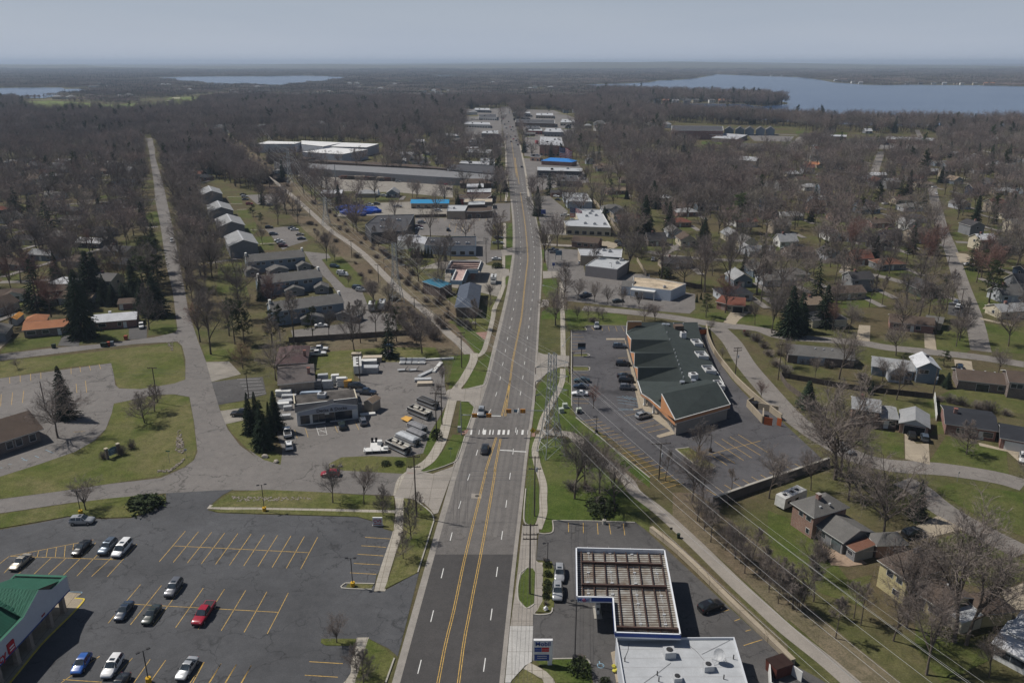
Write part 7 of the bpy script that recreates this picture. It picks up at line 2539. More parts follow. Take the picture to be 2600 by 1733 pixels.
tag(mb.build('gravel_stones',mat('rubble',(.27,.235,.2),.9,.3,1)),'scattered pale stones in the grass ditches','stones',kind='stuff')
def box_vehicle(name,label,cat,p,rz,L,W_,H_,m,cab=False):
 t=thing(name,label,cat,p,rz)
 mb=MB()
 z=.55
 prof=[(-L/2,z),(L/2-(.1 if not cab else 1.3),z),(L/2-(.0 if not cab else 1.3),z+H_*.45),(L/2-(.25 if not cab else 1.3),H_),(-L/2+.15,H_)]
 n=len(prof)
 vs=[(x,s*W_/2,zz)for s in(-1,1)for x,zz in prof]
 fs=[tuple(range(n)),tuple(range(n,2*n))[::-1]]+[((i+1)%n,i,n+i,n+(i+1)%n)for i in range(n)]
 b=MB().add(vs,fs)
 body=bpy.data.objects.new('body',mesh_of(b,'body',m))
 col.objects.link(body)
 body.parent=t
 parts=[]
 w2=MB()
 for s in(-1,1):
  for x in(-L*.28,L*.05):
   w2.box((x,s*(W_/2+.005),1.5),(1.1,.03,.6))
 w2.box((L/2-(.1 if not cab else 1.32),0,1.5),(.05,W_*.6,.6))
 parts.append(('window',w2,GLASS))
 rf=MB()
 for x in(-L*.3,0,L*.22):
  rf.box((x,0,H_),(.7,.7,.18))
 parts.append(('roof_vent',rf,TRIM))
 if cab:
  cb=MB()
  cb.box((L/2-.65,0,.5),(1.35,W_*.92,1.0),0,0,.94)
  parts.append(('cab',cb,m))
 for nm,q,mm in parts:
  o=bpy.data.objects.new(nm,mesh_of(q,nm,mm))
  col.objects.link(o)
  o.parent=t
 for x in((-L*.25,L*.33)if cab else(-.4,.5)):
  for s in(-1,1):
   o=bpy.data.objects.new('wheel',CARS['pickup']['wheel'])
   col.objects.link(o)
   o.parent=t
   o.location=(x,s*(W_/2-.1),.4)
 return t
CREAMV=paint('caravan_white',(.58,.58,.56),.5)
box_vehicle('travel_trailer','white travel trailer parked behind the brick split-level house','caravan',at('e',165,232),heading(at('e',95,268),at('e',235,205)),7.5,2.5,3.0,CREAMV)
box_vehicle('motor_home','white motor home, left of two by the board fence','motor home',at('l',1310,1135),R(95),6.5,2.4,3.1,CREAMV,True)
box_vehicle('motor_home','white motor home, right of two by the board fence','motor home',at('l',1385,1125),R(92),7.5,2.5,3.2,CREAMV,True)
box_vehicle('step_van','white step van parked beside the T shaped canopy','van',at('m',745,935),R(-92),7.0,2.4,3.2,CREAMV,True)
box_vehicle('motor_home','white motor home at the end of the rail trail sheds','motor home',at('q',750,1165),R(10),9,2.5,3.3,CREAMV,True)
ALU=mat('aluminium_dock',(.46,.47,.48),.45,.12,1,metal=.3)
def pontoon(p,rz,label,cover,k=1.0,seats=True):
 t=thing('pontoon_boat',label,'boat',p,rz,'pontoon boats on the shop lot')
 def part(nm,mb,m):
  o=bpy.data.objects.new(nm,mesh_of(mb,nm,m))
  col.objects.link(o)
  o.parent=t
  return o
 for s in(-1,1):
  mb=MB()
  mb.tube([(-3.6,s*.9,.6),(3.2,s*.9,.6),(3.9,s*.9,.85)],.34,8,0,.2)
  part('pontoon',mb,ALU)
 mb=MB()
 mb.box((0,0,.95),(7.2,2.5,.12))
 part('deck',mb,mat('boat_deck',(.25,.23,.2),.8))
 mb=MB()
 for(x,y,dx,dy)in((0,1.2,6.4,.06),(0,-1.2,6.4,.06),(3.2,0,.06,2.4),(-3.2,0,.06,2.4)):
  mb.box((x,y,1.1),(dx,dy,.65))
 part('rail_panel',mb,cover if not seats else mat('boat_side',(.03,.03,.035),.4))
 mb=MB()
 for(x,y,dx,dy)in((0,1.2,6.5,.08),(0,-1.2,6.5,.08),(3.22,0,.08,2.4),(-3.22,0,.08,2.4)):
  mb.box((x,y,1.76),(dx,dy,.06))
 part('rail',mb,ALU)
 if seats:
  mb=MB()
  for(x,y,dx,dy)in((2.2,.8,1.6,.6),(2.2,-.8,1.6,.6),(-2.4,.8,1.4,.6),(-2.0,-.8,1.8,.6),(.2,-.7,.7,.7)):
   mb.box((x,y,1.07),(dx,dy,.45))
   mb.box((x,y+(.28 if y>0 else-.28),1.5),(dx,.18,.4))
  part('seat',mb,mat('boat_seat',(.5,.48,.43),.7))
 else:
  mb=MB()
  vs=[(-3.3,-1.3,1.7),(3.3,-1.3,1.7),(3.3,1.3,1.7),(-3.3,1.3,1.7),(-2.6,0,2.15),(2.6,0,2.2)]
  mb.add(vs,[(0,1,5,4),(2,3,4,5),(1,2,5),(3,0,4)])
  part('cover',mb,cover)
 mb=MB()
 mb.box((-3.8,0,.7),(.45,.5,1.1))
 part('outboard',mb,BLACKM)
 t.scale=(k,k,k)
 return t
GREYC,BLACKC,CLEAR=mat('grey_cover',(.20,.20,.21),.8),mat('black_cover',(.03,.03,.032),.7),mat('silver_wrap',(.42,.44,.46),.25,.2,1)
rzb=heading(at('g',1560,1030),at('g',1440,975))
pontoon(at('g',1505,1005),rzb,'black sided pontoon boat with cream seats, nearest the shop lawn',BLACKC,1.05)
pontoon(at('g',1575,945),rzb,'pontoon boat wrapped in silver plastic',CLEAR,1.0,False)
pontoon(at('g',1640,905),rzb,'grey covered pontoon boat right behind the silver wrapped one',GREYC,.85,False)
pontoon(at('g',1645,855),rzb,'grey covered pontoon boat beside the orange board',GREYC,.85,False)
pontoon(at('g',1665,750),rzb,'dark pontoon boat with open slatted frame',mat('slat_black',(.05,.05,.055),.5),1.1)
pontoon(at('g',1725,675),rzb,'black covered pontoon boat farthest from the lawn',BLACKC,1.0,False)
p=at('g',1565,790)
tag(MB().prism(P('g 1522,785 1560,765 1612,778 1575,810'),.5,.62).build('board',mat('orange_board',(.60,.34,.08),.7)),'orange plywood board lying between the pontoon boats','board')
t=thing('dock_display','white display dock with deck chairs at the edge of the lawn','dock',at('g',1320,1010))
f=Frame(at('g',1245,1040),at('g',1430,1030),depth=2.2)
mb=MB()
f.box(mb,0,0,.7,f.L,2.0,.15)
f.box(mb,1.5,2.0,.7,2.6,4.2,.15)
mb.build('deck',W_TRIM,t)
mb=MB()
for u,v in((.2,.2),(2,.2),(4,.2),(f.L-.2,.2),(f.L-.2,1.8),(.2,1.8),(1.6,6),(4,6)):
 f.box(mb,u,v,0,.12,.12,1.3)
mb.build('leg',ALU,t)
for u in(1.6,2.6):
 mb=MB()
 f.box(mb,u,4.6,.85,.6,.6,.4)
 f.box(mb,u,5.2,.85,.6,.12,1.0)
 mb.build('chair',BLACKM,t)
mb=MB()
f.box(mb,3.2,3.2,.85,1.2,1.0,.9)
f.box(mb,4.8,.6,.85,1.0,.8,.5)
mb.build('bench',W_TRIM,t)
def dock_stack(tl,x,y,rz,L,W_,n,label,m,gap=.06):
 L,W_=L*(.72 if y>480 and x<1200 else 1),W_*.9
 p=at(tl,x,y)
 t=thing('dock_stack',label,'dock sections',p,0,'stacked dock sections')
 rg=random.Random(int(x+y))
 for k in range(n):
  mb=MB()
  mb.box((p.x+rg.uniform(-.15,.15),p.y+rg.uniform(-.15,.15),.1+k*(.22+gap)),(L,W_,.22),rz+rg.uniform(-.04,.04))
  mb.build('section',m,t)
 return t
SL=mat('slat_alu',(.40,.41,.42),.5,.3,3)
BEI=mat('beige_dock',(.44,.38,.30),.7,.15,2)
for a in(('g',1310,345,.1,6,2.6,6,'tall stack of beige dock sections beside the white trailer',BEI),('g',1285,365,.1,5,2.4,5,'stack of pale dock sections before the beige stack',W_TRIM),('g',1295,425,.05,5,3,7,'bundle of aluminium dock frames at the corner of the trailer',SL),('g',1195,325,.1,3,2,7,'stack of tan crates at the far end of the white trailer',BEI),('g',690,575,.1,6,1.4,5,'long white dock beams stacked at the rear left of the shop',W_TRIM),('g',690,540,.1,6,1.4,6,'cream dock beams behind the white ones',BEI),('g',690,620,.1,5.5,1.6,4,'aluminium frames heaped left of the shop',SL),('g',800,555,.2,5,1.2,6,'wrapped bundle of white poles behind the shop',W_TRIM),('g',850,590,.1,8,1.5,3,'low pile of blue and white boards behind the shop roof',mat('blue_board',(.30,.36,.44),.7)),('g',980,545,.1,4,1.6,9,'upright pale dock panels behind the shop',SL),('g',1085,530,.1,4,1.6,10,'upright white dock panels at the rear right of the shop',W_TRIM),('g',660,655,.3,5,2.2,3,'grey dock ramp lying left of the shop',SL),('g',660,770,.2,4,1.6,4,'aluminium ladders stacked by the spruces',SL),('g',770,545,.1,4,1.2,9,'tall wrapped dock bundle behind the shop, left of centre',W_TRIM),('g',905,550,.1,3,1.6,10,'dark upright dock frames behind the middle of the shop',GREYC),('g',945,520,.2,4,1.5,12,'tall rack of pale dock legs behind the shop',SL),('g',1035,515,.2,3,1.5,11,'tall rack of white steps behind the shop',W_TRIM),('g',1130,535,.1,3,1.6,8,'orange topped dock crates behind the shop corner',mat('orange_board',(.60,.34,.08),.7)),('g',640,690,.2,5,1.6,5,'white frame sections piled by the spruces',W_TRIM),('g',680,705,.2,3,1.4,4,'bundled aluminium legs left of the shop wall',SL),('g',650,600,.1,6,1.8,6,'long white dock beams nearest the office bungalow',W_TRIM),('g',835,800,.1,2,.8,3,'white dock steps shown before the shop windows',W_TRIM),('g',980,780,.1,2.2,.8,3,'white ladder rack before the middle shop window',W_TRIM),('g',1150,770,.1,2,.8,4,'white ladder rack at the right shop window',W_TRIM),('g',1715,440,1.0,7,1.4,2,'slanting aluminium dock ramp by the small bare trees',SL),('g',1795,395,1.35,8,1.3,2,'long pale gangway pointing at the far corner',W_TRIM),('g',1690,490,.1,5,2,3,'grey aluminium crate at the lot edge',SL),('g',1700,520,.1,4.5,2.2,3,'beige paddle boat stack at the lot edge',BEI),('g',1790,335,.12,11,.9,2,'long white beam across the far lot corner',W_TRIM),('g',1280,745,.2,4,1.4,2,'white boat lift frame right of the shop',W_TRIM),('g',1320,690,.3,2.4,1.4,4,'metal crate beside the tan shed',SL)):
 dock_stack(*a)
for k,x in enumerate((1540,1583,1630,1680)):
 p=at('g',x,362)
 t=thing('boat_lift',['leftmost','second from the left','third from the left','rightmost'][k]+' of four white boat lift seats in a row','boat lift',p,0,'white boat lift seats in a row')
 mb=MB()
 mb.box((p.x,p.y,.3),(2.2,2.0,.3),0,0,1)
 mb.box((p.x,p.y+.9,.6),(2.2,.3,1.1))
 mb.build('frame',W_TRIM,t)
 mb=MB()
 mb.box((p.x,p.y-.1,.6),(1.6,1.4,.15))
 mb.build('pad',ALU,t)
for k,(x,y)in enumerate(((1530,418),(1615,418))):
 p=at('g',x,y)
 t=thing('dock_ramp',['left','right'][k]+' one of two small black dock ramps on the lot','ramp',p)
 mb=MB()
 mb.box((p.x,p.y,.5),(2.6,1.2,.12),.15)
 mb.box((p.x-.6,p.y,0),(.3,.3,.5),.15)
 mb.build('deck',ALU,t)
 mb=MB()
 mb.add([(p.x+1,p.y-.6,.6),(p.x+2,p.y-.3,1.6),(p.x+2,p.y+.5,1.6),(p.x+1,p.y+.6,.6)],[(0,1,2,3),(3,2,1,0)])
 mb.build('flap',BLACKM,t)
box_vehicle('cargo_trailer','white cargo trailer open at the back beside the utility pole','trailer',at('g',1202,410),heading(at('g',1205,460),at('g',1200,360)),9,2.5,3.0,CREAMV)
p=at('g',1430,305)
t=thing('motor_boat','small white motor boat on a trailer under a blue sunshade','boat',p,R(-95))
for nm,mb,m_ in(('hull',MB().add([(-2.6,-1,.6),(-2.6,1,.6),(1.4,1,.6),(2.9,0,.75),(1.4,-1,.6),(-2.6,-1.15,1.5),(-2.6,1.15,1.5),(1.5,1.15,1.55),(3.2,0,1.7),(1.5,-1.15,1.55)],[(0,1,2,3,4),(0,5,6,1),(1,6,7,2),(2,7,8,3),(3,8,9,4),(4,9,5,0),(5,9,8,7,6)]),WHITE_SIGN),('cockpit',MB().box((-.6,0,1.52),(2.6,1.6,.1)),mat('boat_inside',(.09,.06,.07),.8)),('sunshade',MB().box((-2.6,0,2.9),(2.0,2.4,.08)),mat('shade_blue',(.03,.06,.12),.8)),('shade_pole',MB().tube([(-1.7,1,1.5),(-2.4,1,2.9)],.03,4).tube([(-1.7,-1,1.5),(-2.4,-1,2.9)],.03,4),ALU),('trailer',MB().box((0,0,.4),(5.6,.2,.15)).box((-1,0,.4),(.2,2.0,.15)),BLACKM)):
 o=bpy.data.objects.new(nm,mesh_of(mb,nm,m_))
 col.objects.link(o)
 o.parent=t
for k,(x,y)in enumerate(((1090,395),(1130,385),(1170,410),(1210,390),(1250,420),(1290,400),(1320,412),(1140,425),(1190,435),(1235,405))):
 p=at('l',x,y)
 o=MB().blob((p.x,p.y,1.2),(5+k%3,2.2,1.9),0,k,9,5,.18).build('covered_boat',mat('blue_tarp',(.012,.08,.45),.55,.2,.4))
 tag(o,'boat shrouded in bright blue tarpaulin in the crowded gravel yard','boat','boats under blue tarpaulins')
p,h=up('l',(1355,282),230)
t=thing('teepee','white conical teepee in the gravel yard','tent',p)
mb=MB()
mb.cyl((p.x,p.y,0),h*.42,h*.95,12,0,.15)
mb.build('canvas',WHITE_SIGN,t)
mb=MB()
for k in range(5):
 mb.tube([(p.x,p.y,h*.9),(p.x+.5*math.cos(k*1.25),p.y+.5*math.sin(k*1.25),h*1.08)],.05,4)
mb.build('poles',WOOD,t)
rg=random.Random(9)
for k in range(26):
 p=at('q',1360+(k%13)*68+rg.uniform(-10,10),1178+(k//13)*34+(k%13)*3)
 t=thing('timber_stack','stack of timber and pallets in the yard before the long grey shed','timber stack',p,0,'timber stacks before the long shed')
 mb=MB()
 for j in range(4):
  mb.box((p.x,p.y,.2+j*.75),(rg.uniform(5,9),2.6,.5),rg.uniform(-.1,.1))
 mb.build('bundle',mat(('pale_timber','red_timber','dark_timber')[k%3],((.34,.28,.22),(.16,.09,.07),(.10,.085,.07))[k%3],.9,.25,1),t)
# ============================= CARS IN PLACE
NEAR="""
sedan tan u 215,368 -190,170|pale gold sedan alone at the left end of the parking lines
sedan black u 832,222 -320,320|black sedan parked third from the right in the upper row
suv slate u 1098,215 -310,330|slate blue wagon parked beside the white minivan
van white u 1245,232 -300,330|white minivan at the right end of the upper row
suv grey u 1768,632 -275,405|grey car with sunroof parked alone above the red pickup's row
sedan navy u 1265,865 -275,405|dark blue sedan parked left of the black sedan in the middle row
sedan green u 1545,902 -275,405|black green sedan parked between the dark blue sedan and red pickup
pickup red u 2075,895 -275,405|red pickup with grey bed cover in the middle parking row
hatch blue u 835,1400 -185,290|bright blue hatchback in the nearest parking row
suv white u 1150,1432 -185,290|white suv with dark sunroof in the nearest parking row
sedan silver u 1905,1450 -165,240|silver white sedan right of the yellow based lamp in the nearest row
sedan black u 1215,1620 -160,240|black car cut by the bottom edge beside the white suv
suv silver a 617,375 200,-6|silver suv under the bare tree at the top of the pharmacy lot
suv silver c 1236,772 0,80|silver suv behind its twin beside the fuel station hedge
suv silver c 1222,908 0,80|silver suv nearest the camera beside the fuel station hedge
suv black d 1312,960 180,-62|black hatchback alone between the fuel canopy and the retaining wall
hatch red g 1000,1198 -100,4|red hatchback driving along the side street
suv silver h 652,738 -15,80|silver suv driving toward the zebra crossing under the signal arm
sedan black h 680,1015 -16,80|black sedan driving on the road just past the zebra crossing
suv silver h 1515,92 0,60|silver suv alone at the top end of the mall lot
suv slate i 362,302 100,3|blue grey suv parked alone at the mall walk
suv black i 388,434 100,3|black suv parked alone below the blue grey one at the mall
sedan black i 400,524 100,3|dark car, upper of two side by side at the mall walk
suv black i 412,558 100,3|black suv, lower of two side by side at the mall walk
suv grey i 420,612 100,4|dark grey suv above the blue bays at the mall walk
sedan teal i 82,556 -100,-3|dark teal sedan, top of three cars at the mall's outer kerb
sedan navy i 75,602 -100,-3|navy sedan, middle of three cars at the mall's outer kerb
sedan white i 66,656 -100,-3|white sedan, bottom of three cars at the mall's outer kerb
suv silver i 540,822 110,-30|silver suv parked at the corner walk of the mall
pickup white g 676,888 -12,-70|white pickup with open bed beside the spruces
suv white g 690,988 -6,-70|white suv with sunroof behind the white pickup by the spruces
suv green g 1085,836 -20,-60|dark green suv parked nose in before the boat shop
suv grey g 1240,806 -25,-60|dark grey suv parked at the right front corner of the boat shop
pickup navy g 1265,588 100,8|navy pickup behind the tan shed at the boat shop
van black g 1195,545 100,10|black van under the pole behind the boat shop
pickup black g 338,748 -100,2|black pickup half hidden behind the spruces
pickup white g 900,300 100,-3|white pickup, nearer of two beside the maroon roofed bungalow
pickup white g 915,266 100,-3|white pickup, farther of two beside the maroon roofed bungalow
suv slate k 498,1306 3,60|blue suv in the asphalt drive of the terracotta roofed ranch
jeep white k 1058,1272 5,60|pale jeep in the asphalt drive beside the white metal roof
van black e 1085,468 100,-25|dark covered car in the drive of the brick split-level house
jeep black j 1070,915 -15,-60|black jeep, left of two in the carport house drive
jeep slate j 1165,932 -15,-60|black jeep with pale hood, right of two in the carport house drive
suv silver j 590,1015 60,60|silver suv on the curving street behind the big bare trees
suv white j 1905,1085 0,60|white car cut by the right edge in the black roofed ranch's drive
suv navy j 1430,400 -10,-60|dark car in the drive behind the dark brick ranch
suv white o 1405,1092 30,-30|white suv, upper of two beside the right hand street
suv white o 1422,1122 30,-30|white suv, lower of two beside the right hand street
sedan white o 1500,806 100,0|white sedan in the loop drive on the right hand street
suv silver o 1690,1162 100,12|silver suv in the dirt drive right of the right hand street
suv white o 1255,275 -3,30|white truck with red gear in the far part of the right hand street
van white k 1285,630 8,60|white van driving down the left hand street
sedan white m 766,764 100,0|white sedan alone on the lot beside the T shaped canopy
van silver m 207,492 100,-4|silver van at the left end of the striped car park
sedan maroon m 188,520 100,0|dark red car by the dark shop hall
sedan white m 190,536 100,0|white car by the dark shop hall
suv black m 405,546 0,-60|black suv alone in the middle of the striped car park
suv grey m 782,605 100,0|dark suv behind the flatbed pickup at the shop sign
pickup silver m 778,645 100,0|pale pickup at the striped car park entrance
van white m 702,422 100,-2|white van beside the dark brown shop wing
pickup black m 1190,698 100,-4|dark pickup, upper of two behind the wide shop sign
pickup grey m 1205,712 100,-4|dark pickup, lower of two behind the wide shop sign
suv white m 1413,798 100,0|white suv at the corner of the grey block shop
pickup navy m 1432,1038 80,-20|dark pickup on the pale lot behind the small bare trees
sedan green m 1675,1080 80,-5|dark green car on the pale lot near the street
pickup white m 1278,438 100,0|white pickup before the largest white roof
suv white m 1215,296 100,10|white suv at the corner of the blue fronted shop
sedan black m 1226,320 100,10|dark car at the corner of the blue fronted shop
suv black m 1580,572 -5,-60|dark suv at the rear corner of the largest white roof
suv white n 465,768 10,-60|white suv in front of a low house behind the shops
suv black n 208,642 100,20|black car, left of two on the tan lot behind the shops
suv black n 232,664 100,10|black car, right of two on the tan lot behind the shops
sedan white l 930,1264 100,-5|white car by the townhouse garage nearest the fence
""".strip().split('\n')
for ln in NEAR:
 a,lab=ln.split('|')
 form,colr,tl,c,d=a.split()
 x,y=map(float,c.split(','))
 dx,dy=map(float,d.split(','))
 p=at(tl,x,y,.02)
 car(form,colr,(p.x,p.y,.07 if p.y<600 else .1),heading(at(tl,x-dx*.2,y-dy*.2),at(tl,x+dx*.2,y+dy*.2)),lab,far=p.y>420)
AUTO=[]
def row(tl,pts,form,colr,d=(100,0),what='parked',group=None):
 forms,cols=form.split(),colr.split()
 for k,tok in enumerate(pts.split()):
  x,y=map(float,tok.split(','))
  p=at(tl,x,y,.1)
  f_,c_=forms[k%len(forms)],cols[k%len(cols)]
  o=car(f_,c_,(p.x,p.y,.1),heading(at(tl,x,y),at(tl,x+d[0]*.2,y+d[1]*.2)),None,group,far=p.y>330)
  AUTO.append((o,'%s %s %s'%(c_,KINDNAME[f_][0].replace('_',' '),what)))
row('m','145,376 177,376 210,376 260,376 297,376','sedan suv','black silver slate',(5,60),'in the row under the blue metal roof','cars under the blue metal roof')
row('m','332,402','van','white',(100,0),'by the fence')
row('m','1120,150 1165,156 1192,170 1196,202 1412,166','pickup suv sedan','black white silver white grey',(100,0),'parked')
row('l','345,280 356,296 362,317 392,352 542,360','sedan suv','black white slate red grey',(100,-5),'parked','cars beside the apartment blocks')
row('l','540,528 712,534 728,543 572,578 612,626 628,642 643,666 782,612 770,580','suv sedan sedan','black navy white slate white silver maroon navy tan',(100,-5),'parked','cars beside the apartment blocks')
row('l','1030,820 1085,870 1097,885 1205,982 1227,998','suv van','teal white silver navy silver',(100,10),'parked','cars beside the townhouses')
row('r','1175,1104 1140,902 1115,822 1078,762 1100,774 1093,737 1055,687 1062,572 1065,587 1062,602 1065,617','sedan suv','black navy maroon grey silver black',(-3,-30),'driving away','cars driving up the far main road')
row('r','1125,864 1100,847 1072,829 1040,799 1038,827 1040,847 1077,872 1070,737 1035,747 1025,737 1018,712 992,702 990,682 1010,662 1022,632 1028,617 1042,557','suv sedan','black red grey white navy silver',(3,30),'coming nearer','cars coming down the far main road')
row('r','1210,887 1215,903 1216,921 1217,940 1210,953 1340,1200 1400,1195 1440,1220 1460,1262','suv sedan pickup','white silver black',(100,0),'parked','cars parked right of the far main road')
row('r','982,825 985,845 985,862 940,905 955,890 720,665 745,667 770,668 800,670 650,570 1425,585','suv sedan','white silver black',(100,0),'parked','cars parked left of the far main road')
row('q','1340,1210 1520,1215 1700,1230 1850,1240 2140,1245 2300,1265 2320,1310','suv pickup sedan','white red black silver',(100,0),'parked','cars parked in the timber yard')
row('l','1400,290 1440,300 1195,352 1290,358 1345,352 1500,372','suv pickup','white black grey',(100,0),'parked','cars parked in the gravel yard')
row('o','1115,350 1155,345 110,370 1240,225 700,590 1030,600 1820,690 875,350','suv sedan','white silver black white',(100,-5),'parked',None)
row('k','485,292 1010,275 620,380 920,378 990,375 30,535 800,395','sedan suv van','white navy silver',(60,10),'parked',None)
p=at('r',1312,888)
box_vehicle('delivery_truck','red box truck standing before the tall brick block','truck',p,R(100),8,2.6,4.0,paint('truck_red',(.4,.02,.02),.4),True)
# ============================= TREES ONE CAN TELL APART
T_="""
small a 640,278 60 1.25
vase b 1015,225 -25 1.05
vase b 1248,232 -25 .9
oval b 1390,318 85 .95
oval b 1645,315 135 .9
oval b 1600,492 195 .95
oval b 1540,642 415 .9
small b 1045,1268 1070 1.1
oval b 1195,1490 1275 1
oval b 1245,1575 1300 .95
vase h 1350,1370 905 .9
vase h 1430,1283 905 .9
vase h 1535,1332 960 .9
vase h 1652,1462 1085 1.1
oval h 1208,925 790 1.2
oval f 1080,803 555 1.35
oval f 1155,718 505 1.35
oak f 435,915 560 1.1
spruce f 497,765 372 1.05
small f 130,397 325 1.4
twiggy f 980,998 915 1
twiggy f 770,1072 1010 1
twiggy f 905,1040 960 1
spruce g 400,885 572 .85
spruce g 500,995 628 .95
cedar g 592,862 562 1.5
spruce g 452,860 565 .8
spruce g 555,930 640 .7
vase g 105,292 -160 .85
oak g 592,488 185 1.05
tan g 345,400 210 1.2
small g 1830,502 368 1.1
small g 1790,605 498 1.1
tall l 727,1382 975 1
pine l 865,1345 1115 1.1
vase l 985,1342 1155 .8
tall l 1167,1332 1055 .9
tall l 1222,1384 1045 .9
tall l 1340,1372 1045 .9
tall l 1432,1392 1055 .9
pine l 1492,1375 1115 1.1
pine l 355,1388 1075 1
pine l 285,1392 1058 1
pine l 622,1372 1105 1
pine l 560,1392 1140 .9
spruce l 478,1068 878 .85
vase k 1440,1075 845 1
vase k 1395,985 690 1.1
vase k 1590,752 470 1
vase k 1480,562 290 1.1
vase k 1350,500 270 1
vase k 1455,965 750 1.1
vase k 1500,1080 880 1
vase k 1380,800 560 1.1
spruce k 1165,1180 880 1.5
pine k 1115,930 590 1.7
pine k 1150,860 600 1.6
spruce k 690,1075 690 1.5
spruce k 620,1340 850 .9
spruce k 590,1130 830 1.5
ragged k 285,1140 745 1.3
ragged k 375,625 320 1.6
ragged k 130,445 215 1.5
spruce k 845,690 535 .9
spruce k 742,395 295 1
tan k 895,950 745 1.3
spruce k 770,1100 930 1.6
spruce k 850,1100 940 1.6
spruce k 930,1095 930 1.6
spruce k 1010,1095 945 1.6
spruce k 1075,1140 900 1.5
vase k 690,700 420 1.1
vase k 960,620 440 1.1
vase k 300,730 480 1.2
vase k 150,760 590 1.1
vase k 415,860 580 1
vase k 430,1080 890 .9
pine k 1140,480 420 1
vase k 730,330 120 1
vase k 890,310 20 .9
vase l 967,772 560 .9
vase l 605,502 290 1
vase l 490,645 515 .9
tall l 495,378 185 1
tall l 465,338 150 1
vase l 1330,1112 925 1
vase l 1130,960 880 1
pine l 420,440 355 1.8
pine l 480,490 415 1.8
red h 1490,695 540 1.1
vase i 945,1105 875 1
tan i 940,1200 1040 1
vase i 1477,1425 1080 .95
tall i 1197,1375 1195 1
vase i 905,1452 1115 1.1
vase i 985,1470 1160 .9
tall i 705,1295 1035 .8
vase i 1790,1365 1095 .8
red i 1415,695 560 1
small i 1130,385 295 .8
small i 1040,180 90 .9
oak j 500,1225 540 1.15
oak j 540,1205 640 1
oak e 600,205 -230 1
oak e 848,525 -60 .95
vase e 1035,1155 560 .95
vase e 1388,1262 425 1
vase e 1478,1285 510 .9
tall e 180,1012 640 1
tall e 247,1035 650 1
tall e 340,960 620 1
tall e 640,1085 800 1
tall e 692,1135 830 1
vase e 935,1252 900 1
vase e 1182,1505 945 .9
vase e 1650,1525 1250 .9
vase e 350,800 510 .8
tall e 505,1235 900 .9
tall e 110,880 640 1
twiggy e 400,650 500 1
spruce j 1102,1515 1222 1
oval j 1482,1038 785 1.3
oak j 955,302 75 1.1
vase j 530,478 130 1
small j 855,492 330 1
vase j 960,632 345 .8
cedar j 1335,540 425 2.2
cedar j 290,685 488 2.6
spruce j 770,590 485 .9
vase j 1405,232 10 .9
vase j 1720,432 265 1.2
oak j 1795,232 -60 .9
oak j 1912,1405 1075 1
vase j 350,472 325 .8
vase j 130,395 200 1
pine j 1310,380 265 1.8
vase n 850,1005 630 1
vase n 1030,1002 590 .75
oak n 1240,1025 620 1
vase n 1350,1310 1000 .8
vase n 1225,1250 1070 .8
spruce n 840,705 440 1
pine n 1090,560 275 1.5
spruce n 400,590 275 1.1
spruce n 1480,1330 950 1.3
spruce n 1560,1300 1000 1.2
spruce n 1740,1255 945 1.4
pine n 860,1190 1015 1.5
pine n 590,905 815 1.4
spruce n 1640,482 335 .9
cedar n 790,1080 1015 1.3
cedar n 822,1060 1005 1.3
vase n 880,430 200 1.1
vase n 710,420 250 1.1
vase n 330,740 590 1
vase n 240,690 430 1.1
vase n 270,600 380 1
pine n 1740,780 620 1.3
oak o 1240,570 330 1
oak o 1850,850 470 1
pine o 1650,1085 770 1.4
pine o 1590,900 690 1.2
pine o 1310,1090 900 1.3
spruce o 840,330 210 1
spruce o 1290,190 60 1
vase o 1040,1060 860 .9
birch o 945,1200 1050 1
tall o 755,1115 870 .8
tall o 850,1105 860 .8
vase o 600,1310 1100 1
red o 480,1290 1090 1
vase o 90,640 420 1
vase o 1010,600 400 1
vase k 1400,640 400 1.2
vase k 1430,740 500 1.2
vase k 1370,560 350 1.1
vase k 1500,880 640 1.2
vase k 1420,880 680 1.1
vase k 1560,640 400 1.1
vase k 1340,420 200 1.1
vase k 1310,340 120 1.1
vase k 1500,470 230 1.1
vase k 1420,400 180 1.1
tall k 1290,280 60 1.1
tall k 1380,280 60 1.1
tall k 1270,200 20 1.1
vase k 1540,1150 960 1
vase k 1480,1200 1010 1
pine k 1080,1010 740 1.6
pine k 1190,1000 730 1.5
spruce k 1000,1010 760 1.4
spruce k 720,980 700 1.4
oval m 1275,1045 775 1
small m 1375,1067 905 1
small m 1497,1080 930 1
small m 1598,1094 955 1
small m 1710,1107 965 1
small m 1830,1118 1000 1
small m 1255,600 490 1.1
small m 722,1062 945 1
small m 712,1140 1050 1
bush m 770,822 785 2.2
spruce m 385,775 695 1.2
small n 90,1220 1130 1
small m 1370,1210 1110 1.2
small m 1450,1205 1105 1.2
small m 1530,1205 1105 1.2
small n 400,1220 1090 1.3
small n 480,1220 1090 1.3
bush a 1090,262 180 2.4
bush a 1010,250 190 1.8
bush a 1170,240 185 1.6
bush c 1385,1490 1400 1.5
twiggy c 1400,1400 1350 1.3
bush d 440,1568 1525 1.6
bush c 1145,700 675 1.5
bush c 1148,765 730 1.6
bush c 1147,840 800 1.5
bush c 1140,885 850 1.5
bush c 1135,935 905 1.4
twiggy c 1135,985 955 1.2
twiggy c 1130,660 630 1.2
bush h 1540,1462 1380 2.4
twiggy h 1330,1300 1225 1.8
twiggy h 1440,1300 1235 1.8
bush g 1790,925 850 1
bush g 1410,1118 1088 2
bush g 1510,1118 1088 2
twiggy n 15,1225 1190 2.5
bush n 560,895 820 1.5
""".strip().split('\n')
TODO=[]
